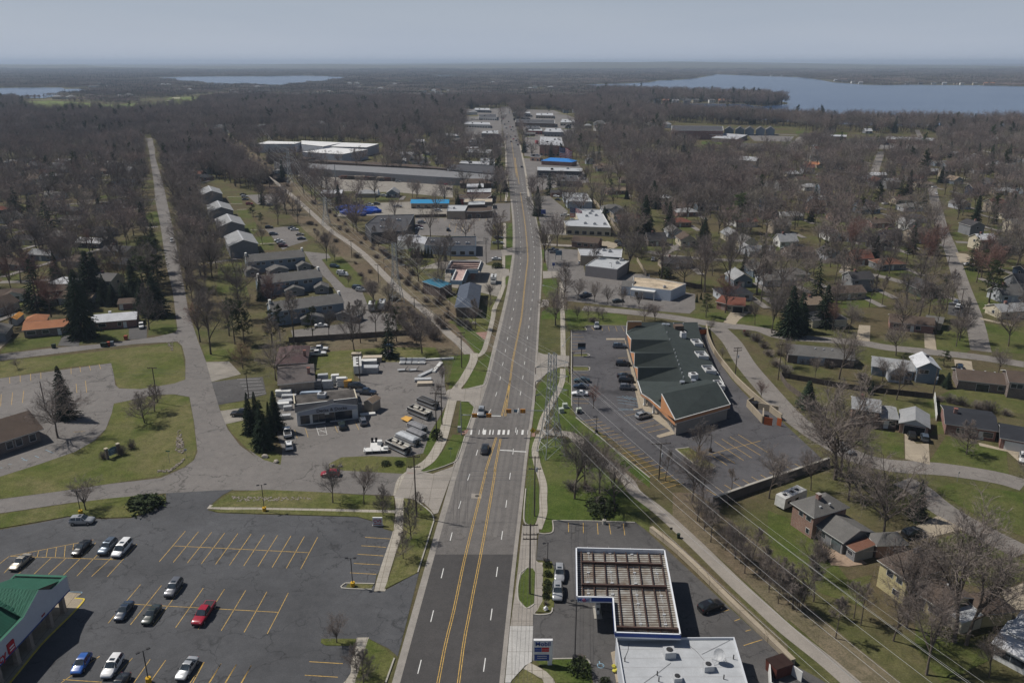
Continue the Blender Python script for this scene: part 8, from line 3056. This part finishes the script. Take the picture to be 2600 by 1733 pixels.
DESC=dict(vase='bare tree',oval='upright bare tree',oak='big bare tree',tall='slim bare tree',small='small bare tree',red='reddish budding tree',tan='tan twigged tree',birch='pale barked bare tree',spruce='dark spruce',cedar='dark columnar evergreen',ragged='ragged spruce',pine='pine',bush='evergreen shrub',twiggy='bare shrub')
CNT=dict(bare=0,ever=0,shrub=0)
def put(kind,p,h,wide=1.0,group=None):
 o=plant(kind,p,h,wide,None,group)
 CNT['ever' if kind in('spruce','cedar','ragged','pine')else 'shrub' if kind in CAT_OF else 'bare']+=1
 TODO.append((o,DESC[kind],group))
 return o
for ln in T_:
 k,tl,c,ty,wd=ln.split()
 x,y=map(float,c.split(','))
 p=at(tl,x,y)
 h=height_of(tl,(x,y),float(ty))
 put(k,p,max(1.0,h),float(wd)*(.75 if k in('bush','twiggy')else 1))
for k in range(7):
 p=at('m',138+k*24,748)
 put('cedar',p,4.5+(k%3)*.6,1.4,'small evergreens before the white shops')
rg=random.Random(21)
for i in range(64):
 t=i/63
 k=t*(len(tr_l)-3)
 j=int(k)
 q=tr_l[j].lerp(tr_l[j+1],k-j)
 d=(tr_l[j+1]-tr_l[j]).normalized()
 n=Vector((-d.y,d.x,0))
 s=rg.choice((-1,1,1))
 put('twiggy',q+n*s*rg.uniform(4.5,12),rg.uniform(1.8,4),rg.uniform(.7,1.2),'bare shrubs along the rail trail')
 if i%2:
  put(rg.choice(('tall','vase','small')),q+n*rg.choice((1,1,-1))*rg.uniform(10,17),rg.uniform(6,12),1,'bare trees along the rail trail')
for i in range(26):
 k=i//2
 put('tall' if i%3 else 'small',at('d',1180+k*70+rg.uniform(-20,60),300+k*62+rg.uniform(-110,0)),rg.uniform(4,9),1,'bare saplings between the trail and the gardens')
for i in range(10):
 put('twiggy',at('h',60+i*34,60+(i%4)*40),rg.uniform(3,5.5),1,'bare shrubs on the leafy bank behind the fence')
for txt in('j 1280,640 1360,650 1450,670 1560,700 1650,720 1780,745','j 90,300 60,380 130,430 700,480 830,560','n 1160,1330 1230,1370 1290,1420 1330,1480','j 250,360 330,370 450,390'):
 for q in P(txt):
  put('twiggy',q,rg.uniform(1.8,3.5),1.2,'garden shrubs around the ranch houses')
for i in range(40):
 k=rg.random()*(len(tr_l)-3)
 j=int(k)
 q=tr_l[j].lerp(tr_l[j+1],k-j)
 d=(tr_l[j+1]-tr_l[j]).normalized()
 put('twiggy',q+Vector((-d.y,d.x,0))*rg.choice((-1,1))*rg.uniform(4,11),rg.uniform(1.5,3.2),rg.uniform(1,1.5),'bare shrubs along the rail trail')
# ============================= SUBURB HOUSES, WOODS
def proto_house(kind,seed):
 rg=random.Random(seed)
 L,D,h,roof,rh=dict(ranch=(14,8.5,2.9,'g',1.9),hip=(13,9,2.9,'h',2.0),cape=(9.5,8.5,3.0,'g',3.4),two=(9.5,8.5,5.4,'g',2.3),front=(8,11,3.2,'x',2.8),ell=(13,8,2.9,'g',1.9))[kind]
 t=thing('house',None,'house',(0,0,0))
 n0=len(NOTREE)
 f=Frame(Vector((-L/2,-D/2,0)),Vector((L/2,-D/2,0)),depth=D)
 f.v=Vector((0,1,0))
 w_,r_=wing(t,f,h,roof,rh,WALLV,ROOFV,.4,eave=False)
 for k in(.18,.5,.82):
  if k!=.5:
   opening(t,f,'f',L*k,h-1.75,1.6,1.1)
 opening(t,f,'f',L*.5,.05,1.0,2.1,'door',glass=W_TRIM)
 for s in 'lr':
  opening(t,f,s,D*.5,h-1.75,1.2,1.1)
 if kind in('ranch','cape','two'):
  chimney(r_,f,L*.3,D*.5,h+rh-.9,1.6)
 if kind=='ell':
  g=Frame(Vector((L*.12,-D/2-5,0)),Vector((L/2,-D/2-5,0)),depth=5.5)
  g.v=Vector((0,1,0))
  wing(t,g,2.7,'x',1.6,WALLV,ROOFV,.3,eave=False)
  opening(t,g,'f',g.L/2,.05,3.2,2.1,'garage_door',glass=W_TRIM)
 del NOTREE[n0:]
 return t
WALLV,ROOFV=wallm('pale'),roofm('grey')
PROTO={k:proto_house(k,i)for i,k in enumerate(('ranch','hip','cape','two','front','ell'))}
FIRST=dict.fromkeys(PROTO,True)
HOUSES=[]
yards,drives=MB(),MB()
def set_house(kind,x,y,rz,wc,rc,group,desc=None):
 src=PROTO[kind]
 if FIRST[kind]:
  FIRST[kind]=False
  KIDS[src.name]=list(src.children)
  for c in src.children_recursive:
   KIDS[c.name]=list(c.children)
  o=src
  o.location,o.rotation_euler.z=(x,y,0),rz
  o['group']=group
 else:
  o=dup(src,(x,y,0),rz,None,group)
 for c in o.children:
  nm=c.name.split('.')[0]
  m=wallm(wc)if nm=='wall' else roofm(rc)if nm=='roof' else None
  if m:
   c.material_slots[0].link='OBJECT'
   c.material_slots[0].material=m
 cs,sn=math.cos(rz),math.sin(rz)
 def q(a,b,z):
  return(x+a*cs-b*sn,y+a*sn+b*cs,z)
 k=.034+.0004*len(HOUSES)
 if len(HOUSES)%3!=2:
  yards.quad(q(-9.5,-15,k),q(9.5,-15,k),q(9.5,-3,k),q(-9.5,-3,k))
 drives.quad(q(6,-16,k+.2),q(9.2,-16,k+.2),q(9.2,0,k+.2),q(6,0,k+.2))
 NOTREE.append((x-8,x+8,y-8,y+8,[q(-8,-7,0)[:2],q(8,-7,0)[:2],q(8,6,0)[:2],q(-8,6,0)[:2]]))
 HOUSES.append(o)
 TODO.append((o,desc or '%s house with %s roof'%(wc.replace('redbrick','red brick').replace('darkbrick','dark brick').replace('tanbrick','tan brick'),rc),group))
 return o
rg=random.Random(77)
WCH=['white','pale','grey','cream','tan','redbrick','darkbrick','blue','brick','navy']
RCH=['grey','pale','white','tan','dark','brown','brown','pale','black','red','tan','grey','dark']
for tl,x,y,k,wc,rc in(('o',690,1000,'two','grey','dark'),('o',590,1060,'ranch','tan','brown'),('o',700,800,'cape','brick','red'),('o',915,840,'hip','grey','rust'),('o',920,655,'two','navy','black'),('o',1125,640,'two','tan','brown'),('o',1190,1040,'front','green','dark'),('o',850,525,'ranch','redbrick','brown'),('o',1070,545,'front','white','pale'),('o',1540,580,'two','grey','dark'),('o',1625,690,'two','cream','white'),('o',1710,405,'two','tan','red'),('o',1450,385,'front','pale','grey'),('o',1810,1080,'cape','pale','grey'),('o',1850,1200,'ranch','cream','pale'),('o',480,770,'front','pale','dark'),('o',680,630,'hip','blue','dark'),('o',490,620,'front','white','dark'),('o',850,690,'front','dark','grey'),('o',190,920,'hip','cream','grey'),('o',70,960,'ranch','pale','grey'),('n',1260,890,'front','blue','grey'),('n',1120,960,'front','blue','pale'),('n',640,830,'ranch','tan','dark'),('n',490,660,'cape','darkbrick','dark'),('n',630,600,'front','pale','grey'),('n',720,660,'front','cream','brown'),('n',660,520,'hip','brick','red'),('n',1420,570,'two','tan','grey'),('n',1330,460,'two','navy','dark'),('n',1500,470,'ranch','white','pale'),('n',940,250,'ranch','tan','dark'),('n',1560,750,'ranch','darkbrick','brown'),('o',530,480,'cape','brick','brown'),('o',1020,350,'ranch','tan','brown'),('o',750,420,'ranch','blue','grey'),('o',1160,225,'hip','cream','tan'),('o',530,90,'two','navy','grey'),('o',1850,140,'two','pale','grey'),('o',330,75,'ell','tan','terracotta'),('k',400,310,'ell','pale','grey'),('k',630,310,'ranch','tan','brown'),('k',900,285,'ranch','grey','dark'),('k',870,370,'hip','brick','dark'),('k',980,375,'front','brick','brown'),('k',510,500,'hip','grey','grey'),('k',150,530,'hip','brick','brown'),('k',50,490,'front','white','grey'),('k',80,840,'ranch','grey','brown'),('k',520,430,'hip','brick','dark'),('k',740,590,'ranch','grey','dark'),('k',400,400,'hip','pale','grey'),('k',870,740,'ranch','tan','dark'),('k',320,770,'ranch','blue','pale')):
 p=at(tl,x,y)
 rz={'o':R(8),'n':R(5),'k':R(-12)}[tl]+rg.choice((0,0,math.pi/2 if k=='two' else 0))
 set_house(k,p.x,p.y+4,rz,wc,rc,None)
def near_house(x,y,d=17):
 return any(abs(o.location.x-x)<d and abs(o.location.y-y)<d for o in HOUSES)
def fill(n,y0,y1,x0,x1,rz,group,tries=6000):
 """street rows: every 36 m a row of lots about 21 m wide"""
 c,k=0,0
 while c<n and k<tries:
  k+=1
  y=y0+(y1-y0)*rg.random()**1.25
  x=x0(y)+(x1(y)-x0(y))*rg.random()
  u,v=x*math.cos(rz)+y*math.sin(rz),-x*math.sin(rz)+y*math.cos(rz)
  v=round(v/36)*36+rg.choice((-11,11))*.8
  u=round(u/21)*21+rg.uniform(-2,2)
  x,y=u*math.cos(rz)-v*math.sin(rz),u*math.sin(rz)+v*math.cos(rz)
  if near_house(x,y)or any(blocked(x+a,y+b)for a in(-8,0,8)for b in(-6,0,6)):
   continue
  set_house(rg.choice(('ranch','hip','cape','front','ell','ranch','two')),x,y,rz+rg.choice((0,0,math.pi)),rg.choice(WCH),rg.choice(RCH),group)
  c+=1
for tl,x,y,k,wc,rc in(('r',540,920,'front','white','grey'),('r',490,915,'front','pale','grey'),('r',420,1065,'front','white','pale'),('r',340,990,'hip','blue','grey'),('r',250,1050,'hip','cream','grey'),('r',150,1045,'front','blue','pale'),('r',190,985,'front','tan','brown'),('r',520,1000,'ranch','tan','terracotta'),('r',760,890,'hip','brick','brown'),('r',560,655,'two','white','grey'),('r',620,640,'two','blue','grey'),('r',1580,605,'two','blue','dark'),('r',1600,745,'front','dark','dark'),('r',1250,815,'ranch','brick','grey'),('r',1290,725,'ranch','white','dark'),('r',1800,1070,'front','pale','grey')):
 p=at(tl,x,y)
 set_house(k,p.x,p.y,rg.uniform(-.1,.1),wc,rc,None)
fill(140,250,1120,lambda y:62+.0*y,lambda y:.66*y+15,R(7),'houses among the bare trees right of the main road')
fill(60,270,760,lambda y:-.66*y-10,lambda y:-.36*y-15,R(-12),'houses among the bare trees left of the side street')
fill(20,560,1000,lambda y:-150,lambda y:-35,R(0),'houses behind the white warehouse')
tag(yards.build('front_yard',G_YARD),kind='structure')
tag(drives.build('house_drive',A_PALE),kind='structure')
def tiny_mesh(wc,rc):
 mb=MB()
 mb.box((0,0,-.1),(13,9,5.6),0,0)
 mb.add([(-7,-5,5.4),(7,-5,5.4),(7,0,8.2),(-7,0,8.2),(7,5,5.4),(-7,5,5.4)],[(0,1,2,3),(4,5,3,2)],1)
 mb.add([(-6.5,-4.5,5.4),(-6.5,4.5,5.4),(-6.5,0,8.1),(6.5,-4.5,5.4),(6.5,4.5,5.4),(6.5,0,8.1)],[(0,2,1),(3,4,5)],0)
 mb.add([(x+a,-4.56,z+b)for x in(-4,0,4)for z in(1,3.4)for a,b in((0,0),(1.4,0),(1.4,1.3),(0,1.3))],[tuple(range(4*i,4*i+4))for i in range(6)],2)
 me=bpy.data.meshes.new('lake_house')
 me.from_pydata(mb.v,[],mb.f)
 for m in(wallm(wc),roofm(rc),D_GLASS):
  me.materials.append(m)
 me.polygons.foreach_set('material_index',mb.m)
 return me
TINY=[tiny_mesh(*q)for q in(('white','grey'),('pale','pale'),('brick','terracotta'),('cream','grey'),('grey','dark'))]
def tiny(tl,x,y,v,k,group):
 p=at(tl,x,y)
 o=bpy.data.objects.new('lake_house',TINY[v])
 col.objects.link(o)
 o.location,o.scale,o.rotation_euler.z=p,(k,)*3,rg.uniform(-.3,.3)
 tag(o,None,'house',group)
 NOTREE.append((p.x-12,p.x+12,p.y-12,p.y+12,[(p.x-11,p.y-30),(p.x+11,p.y-30),(p.x+11,p.y+8),(p.x-11,p.y+8)]))
 TODO.append((o,('white','pale','terracotta roofed','cream','grey')[v]+' lake house',group))
for i,(x,v)in enumerate(((130,0),(250,3),(350,0),(430,3),(510,0),(610,4),(690,2),(775,1),(880,4),(960,3),(1110,0),(1200,2),(1330,4),(1420,2))):
 tiny('s',x,512+(i%3)*3-max(0,(x-900))*.02,v,1.1,'houses along the wooded peninsula')
for i,x in enumerate((30,130,310,380,620,700,780,850,1050,1120,1280,1400,1520,1620,1780,1900,2000,2060,2250)):
 tiny('t',x,np.interp(x,(0,300,480,700,870,1300,2300),(268,269,298,325,341,342,350)),(0,1,0,3,1,2 if x>1900 else 4)[i%6]if x!=2000 else 2,1.3,'houses on the far lake shore')
SPARSE=[[tuple(q[:2])for q in P('p 150,660 1100,680 1700,640 1960,480 1960,450 1500,470 150,500')]]
WOODS=[[tuple(q[:2])for q in P(t)]for t in('p 1440,840 1600,700 1720,690 2150,1060 2353,1250 2353,1320 1850,1280 1700,1330 1540,1330 1480,1150','q 0,560 300,520 1200,560 2000,620 2353,560 2353,520 1400,440 0,480','n 250,100 1100,60 1300,330 900,430 550,420 300,330','p -100,640 900,640 1300,620 1320,800 900,860 -100,880')]
def density(x,y):
 """chance that a candidate spot carries a tree"""
 if inside(x,y,SPARSE[0]):
  return .07
 for wq in WOODS:
  if inside(x,y,wq):
   return 1.0
 if y<235:
  return 0
 if-30<x<40 and y<900:
  return .25
 if-115<x<120 and 380<y<1250:
  return .1 if y<650 else .2
 if x>60 and y<1250:
  return .22 if y<900 else .28
 return .25 if y<800 else .48
rg=random.Random(31)
EVER=('spruce','pine','spruce','ragged')
pts=[]
while len(pts)<20000:
 y=235+(1900-235)*rg.random()**.62
 x=rg.uniform(-.70,.70)*(y+30)
 if rg.random()>density(x,y)or blocked(x,y):
  continue
 pts.append((x,y))
pts.sort(key=lambda q:q[1])
cell,keep_=set(),[]
for x,y in pts:
 g=5.2 if density(x,y)==1 else 7.4 if y<900 else 6.6
 q=(int(x/g),int(y/g),g)
 if q not in cell:
  cell.add(q)
  keep_.append((x,y))
occupied=[(o.location.x,o.location.y)for o,k,r in PLANTED]
left=[]
for x,y in keep_:
 if y<330 and any(abs(a-x)<5 and abs(b-y)<5 for a,b in occupied):
  continue
 ever=rg.random()<(.08 if y<700 else .045)
 if ever and CNT['ever']<150:
  put(rg.choice(EVER),(x,y,0),rg.uniform(9,19),rg.uniform(.85,1.1),'evergreens among the houses')
 elif not ever and CNT['bare']<330:
  k=rg.choice(('vase','vase','oak','tall','oval','small','red'))
  put(k,(x,y,0),rg.uniform(8,11)if k=='small' else rg.uniform(12,19),rg.uniform(.85,1.15),'bare trees among the houses')
 else:
  left.append((x,y,ever))
PEN=[(q.x,q.y)for q in P('s 60,500 60,440 300,432 800,456 1300,474 1600,490 1760,508 1790,528 1550,540 1380,516 1000,508 480,525')]
for i in range(1500):
 x,y=rg.uniform(min(q[0]for q in PEN),max(q[0]for q in PEN)),rg.uniform(min(q[1]for q in PEN),max(q[1]for q in PEN))
 if inside(x,y,PEN)and not any(abs(o.location.x-x)<9 and-22<y-o.location.y<6 for o,d,g in TODO if o.name.startswith('lake_house')):
  left.append((x,y,rg.random()<.1))
left=[(x,y,e or(rg.random()<.15 and math.sin(x/61+1)*math.sin(y/97)>.55))for x,y,e in left]
far=MB()
fields=MB()
for i in range(150):
 r=rg.uniform(1050,3800)
 x,y=rg.uniform(-.66,.66)*r,r
 if blocked(x,y)or blocked(x,y-40):
  continue
 a=rg.uniform(18,45)*(r/1500)**.5
 ring=[(x+a*1.6*math.cos(t)*rg.uniform(.7,1.2),y+a*math.sin(t)*rg.uniform(.7,1.2)-a*.5)for t in[k*.7854 for k in range(8)]]
 if i%3==0:
  fields.sheet(ring,.2+.004*i)
 keepout(ring)
 for k in range(1 if i%3 else 0,4):
  hx,hy,s=x+rg.uniform(-a,a),y+rg.uniform(-.3,.4)*a,rg.uniform(.8,1.5)
  far.box((hx,hy,0),(13*s,9*s,5*s),rg.uniform(-.3,.3),rg.randrange(3))
  far.box((hx,hy,5*s),(14*s,10*s,2.6*s),0,3+rg.randrange(3),.35)
left=[q for q in left if q[1]<1000 or not blocked(q[0],q[1])or inside(q[0],q[1],PEN)]
tag(fields.build('field',turf('meadow',(.10,.105,.045),(.15,.135,.07),(.19,.16,.1),.5)),kind='structure')
tag(far.build('distant_houses',[wallm('white'),wallm('tan'),wallm('pale'),roofm('grey'),roofm('pale'),roofm('brown')]),'scattered distant houses among the far woods','houses',kind='stuff')
lib=bpy.data.collections.new('tree_library')
def lib_tree(i,t,c,mt,mc):
 mb=MB()
 mb.add(t.v,t.f,0)
 mb.add(c.v,c.f,1)
 me=bpy.data.meshes.new('woodland_tree')
 me.from_pydata([tuple(v)for v in mb.v],[],mb.f)
 me.materials.append(mt)
 me.materials.append(mc)
 me.polygons.foreach_set('material_index',mb.m)
 o=bpy.data.objects.new('t%02d'%i,me)
 lib.objects.link(o)
TWIG_FAR=[mat('far_twigs_%d'%i,c,.95,.25,.02,rnd=.3)for i,c in enumerate(((.205,.184,.172),(.21,.175,.162),(.21,.195,.17)))]
for i,fm in enumerate(('vase','oak','small','vase','oak')):
 t,c=bare_tree(40+i,fm,.85,1)
 lib_tree(i,t,c,BARK,TWIG_FAR[i%3])
lib_tree(5,*spruce(50,dense=1.0),BARK,NEEDLE)
lib_tree(6,*pine(51),BARK,NEEDLE2)
def scatter(name,coll,pos,idx,rot,scl,kind='stuff'):
 me=bpy.data.meshes.new(name)
 me.from_pydata(pos,[],[])
 for nm,tp,dt in(('idx','INT',idx),('rot','FLOAT',rot),('scl','FLOAT',scl)):
  a=me.attributes.new(nm,tp,'POINT')
  a.data.foreach_set('value',dt)
 o=bpy.data.objects.new(name,me)
 col.objects.link(o)
 g=bpy.data.node_groups.new(name,'GeometryNodeTree')
 g.interface.new_socket('Geometry',in_out='INPUT',socket_type='NodeSocketGeometry')
 g.interface.new_socket('Geometry',in_out='OUTPUT',socket_type='NodeSocketGeometry')
 N=g.nodes.new
 gi,go,ci,ip=N('NodeGroupInput'),N('NodeGroupOutput'),N('GeometryNodeCollectionInfo'),N('GeometryNodeInstanceOnPoints')
 ci.inputs['Collection'].default_value=coll
 ci.inputs['Separate Children'].default_value=True
 ci.inputs['Reset Children'].default_value=True
 ip.inputs['Pick Instance'].default_value=True
 def attr(nm,tp):
  q=N('GeometryNodeInputNamedAttribute')
  q.data_type=tp
  q.inputs['Name'].default_value=nm
  return q.outputs['Attribute']
 cx=N('ShaderNodeCombineXYZ')
 l=g.links.new
 l(gi.outputs[0],ip.inputs['Points'])
 l(ci.outputs[0],ip.inputs['Instance'])
 l(attr('idx','INT'),ip.inputs['Instance Index'])
 l(attr('rot','FLOAT'),cx.inputs[2])
 l(cx.outputs[0],ip.inputs['Rotation'])
 l(attr('scl','FLOAT'),ip.inputs['Scale'])
 l(ip.outputs[0],go.inputs[0])
 md=o.modifiers.new('scatter','NODES')
 md.node_group=g
 tag(o,kind=kind)
 return o
n=len(left)
scatter('woodland',lib,[(x,y,0)for x,y,e in left],[rg.choice((5,5,6))if e else rg.randrange(5)for x,y,e in left],[rg.uniform(0,6.28)for _ in left],[rg.uniform(.85,1.35)*(1.6 if inside(x,y,PEN)else 1.3 if y>1100 else 1)for x,y,e in left])
lib2=bpy.data.collections.new('stand_library')
for s in range(3):
 r2=random.Random(s+60)
 tr,cr,ev=MB(),MB(),MB()
 for k in range(90):
  x,y,h=r2.uniform(-38,38),r2.uniform(-38,38),r2.uniform(10,17)
  if r2.random()<.05:
   for j in range(40):
    t=r2.random()
    a=r2.uniform(0,6.28)
    r_=(1-t)*3.2+.2
    c=Vector((x,y,h*t))
    e=c+Vector((math.cos(a)*r_,math.sin(a)*r_,-.6))
    ev.tri(c+Vector((0,0,.7)),e+Vector((-math.sin(a),math.cos(a),0))*.6,e-Vector((-math.sin(a),math.cos(a),0))*.6)
   continue
  tr.tube([(x,y,0),(x,y,h*.6)],.25,3,0,.12,False)
  for j in range(75):
   d=Vector((r2.gauss(0,1),r2.gauss(0,1),r2.gauss(.5,.8))).normalized()
   b=Vector((x,y,h*.5))+Vector((d.x,d.y,d.z*.8))*r2.uniform(0,2.4)
   e=b+d*r2.uniform(1.2,3.4)
   sd_=d.cross(Vector((r2.random(),r2.random(),r2.random()))).normalized()*.16
   cr.tri(b-sd_,b+sd_,e)
 mb=MB()
 mb.add(tr.v,tr.f,0)
 mb.add(cr.v,cr.f,1)
 mb.add(ev.v,ev.f,2)
 me=bpy.data.meshes.new('stand')
 me.from_pydata([tuple(v)for v in mb.v],[],mb.f)
 for m in(BARK,TWIG_FAR[s],NEEDLE):
  me.materials.append(m)
 me.polygons.foreach_set('material_index',mb.m)
 lib2.objects.link(bpy.data.objects.new('stand%d'%s,me))
pos=[]
y=1880
while y<9500:
 st_=66 if y<4000 else 95 if y<6000 else 140
 x=-.74*y
 while x<.74*y:
  px_,py_=x+rg.uniform(-20,20),y+rg.uniform(-20,20)
  if rg.random()<.93 and not any(blocked(px_+a,py_+b)for a,b in((0,0),(30,0),(-30,0),(0,30),(0,-30))):
   pos.append((px_,py_,terrain_z(px_,py_)))
  x+=st_
 y+=st_
scatter('far_woodland',lib2,pos,[rg.randrange(3)for _ in pos],[rg.uniform(0,6.28)for _ in pos],[rg.uniform(.9,1.15)*(1 if q[1]<4000 else 1.45)for q in pos])
print('COUNTS',CNT,len(HOUSES),len(left),len(pos))
# ============================= LABELS BY LOOK AND NEIGHBOUR
LM=[]
for txt,tl,x,y in(('the green roofed pharmacy','a',200,1100),('the fuel canopy','d',600,900),('the strip mall','i',800,500),('the boat shop','g',980,760),('the maroon roofed bungalow','g',690,300),('the church','f',150,900),('the church sign','f',850,1050),('the church lawn','f',1150,800),('the brick split-level house','e',350,350),('the yellow house','e',1150,850),('the white corner house','e',1850,1400),('the carport house','j',900,800),('the black roofed ranch','j',1550,880),('the dark brick ranch','j',1600,520),('the pale roofed grey house','j',1050,430),('the pale blue walled ranch','j',400,330),('the long brown ranch','o',1080,1250),('the rust roofed carport house','n',1090,1100),('the stained tan roof','n',520,980),('the grey block shop','m',1600,830),('the largest white roof','m',1450,480),('the blue fronted shop','m',1370,320),('the T shaped canopy','m',520,860),('the blue grey station roof','m',540,1080),('the striped car park','m',400,520),('the dark shop hall','l',1430,510),('the blue tarpaulins','l',1200,410),('the teepee','l',1355,282),('the townhouse row by the fence','l',830,1150),('the middle townhouse row','l',700,930),('the farthest townhouse row','l',590,760),('the nearest apartment block','l',345,690),('the farthest apartment block','l',100,270),('the terracotta roofed ranch','k',340,1290),('the white metal roof','k',850,1230),('the brick garden shed','k',945,1100),('the board fence','g',1200,175),('the nearest lattice tower','h',1172,1035),('the second lattice tower','l',1492,1082),('the third lattice tower','l',968,505),('the mall retaining wall','i',1500,1330),('the zebra crossing','h',780,880),('the silver steel pole','l',1043,268),('the white warehouse','q',1200,950),('the long pale shed','q',1300,1130),('the blue roofed diner','r',1500,1050),('the tall brick block','r',1450,900),('the bright blue roofed shop','m',270,340),('the red brick school','s',1000,780),('the playground hall','s',1450,920),('the long white roofs','t',1300,850),('the loop drive','o',1450,740),('the white two storey house','o',1625,690),('the navy house','o',920,655),('the orange roofed house','o',915,840),('the hedge walled lot','n',240,600),('the dead end street','p',1360,840),('the white hall','s',1400,1030),('the left street bend','k',1250,620),('the cross street','n',600,1190),('the lake shore','t',1200,730),('the golf course','p',700,600),('the far crossing','r',1040,690),('the fuel price sign','c',1170,1440),('the fuel station lawn','c',1500,150),('the gravel pull-in','g',200,420)):
 p=at(tl,x,y)
 LM.append((txt,p.x,p.y))
def rel(o,skip=0):
 x,y=o.location.x,o.location.y
 t,a,b=sorted(LM,key=lambda q:(q[1]-x)**2+(q[2]-y)**2)[skip]
 dx,dy=x-a,y-b
 if abs(dx)>abs(dy):
  w_='right of' if dx>0 else 'left of'
 else:
  w_='behind' if dy>0 else 'in front of'
 d=math.hypot(dx,dy)
 return('close ' if d<14 and w_[0]in 'b' else 'just ' if d<18 else 'farther ' if d>70 else '')+w_+' '+t
NUM='two three four five six seven eight nine ten eleven twelve'.split()
ORD='second third fourth fifth sixth seventh eighth ninth tenth eleventh'.split()
for o,d in AUTO:
 TODO.append((o,d,o.get('group')))
for k,r_ in enumerate(TODO):
 o,d,g=r_
 if('tree' in d or 'spruce' in d or 'pine' in d)and 'small' not in d:
  h=o.scale[2]*(16 if 'pine'==d else 14)
  d=('very tall ' if h>17.5 else 'tall ' if h>14.5 else 'short ' if h<10 else 'middling ')+d
  TODO[k]=(o,d,g)
sets={}
for o,d,g in TODO:
 sets.setdefault(d+' '+rel(o),[]).append((o,d,g))
for lab,mem in list(sets.items()):
 if len(mem)>4:
  del sets[lab]
  for r_ in mem:
   sets.setdefault(lab+', toward '+rel(r_[0],1).split(' the ',1)[1],[]).append(r_)
def plural(s):
 h,t=s.split(' ',1)if 0 else(s,'')
 for w_ in('house','tree','spruce','pine','shrub','evergreen','sedan','suv','minivan','pickup truck','hatchback'):
  if h.endswith(w_)or w_+' ' in h:
   i=h.rfind(w_)if h.endswith(w_)else h.find(w_+' ')
   return h[:i]+w_+'s'+h[i+len(w_):]
 return h
for lab,mem in sets.items():
 n=len(mem)
 if n==1:
  mem[0][0]['label']=lab
  continue
 tail=lab[len(mem[0][1]):]
 mem.sort(key=lambda r_:(r_[0].location.x/max(50,r_[0].location.y)))
 for i,(o,d,g)in enumerate(mem):
  if n<=12:
   pre='leftmost' if i==0 else 'rightmost' if i==n-1 else ORD[i-1]+' from left'
   o['label']='%s of %s %s%s'%(pre,NUM[n-2],plural(d),tail)
  else:
   o['label']=lab
   o['group']=g or plural(d)+tail
for o,d,g in TODO:
 w_=o['label'].split()
 if len(w_)>16:
  o['label']=o['label'].replace(' the ',' ').replace(' from left',' along')
 if len(o['label'].split())>16:
  o['label']=' '.join(o['label'].split()[:16])
# ============================= AIR
hz=MB()
hz.box((0,13000,-3),(60000,28000,140))
HAZE=bpy.data.materials.new('haze_air')
HAZE.use_nodes=True
hn=HAZE.node_tree.nodes
hn.remove(hn['Principled BSDF'])
pv=hn.new('ShaderNodeVolumePrincipled')
pv.inputs['Color'].default_value=(.66,.80,1.0,1)
pv.inputs['Density'].default_value=8.5e-5
pv.inputs['Anisotropy'].default_value=.1
HAZE.node_tree.links.new(pv.outputs[0],hn['Material Output'].inputs['Volume'])
tag(hz.build('haze',HAZE),kind='stuff')
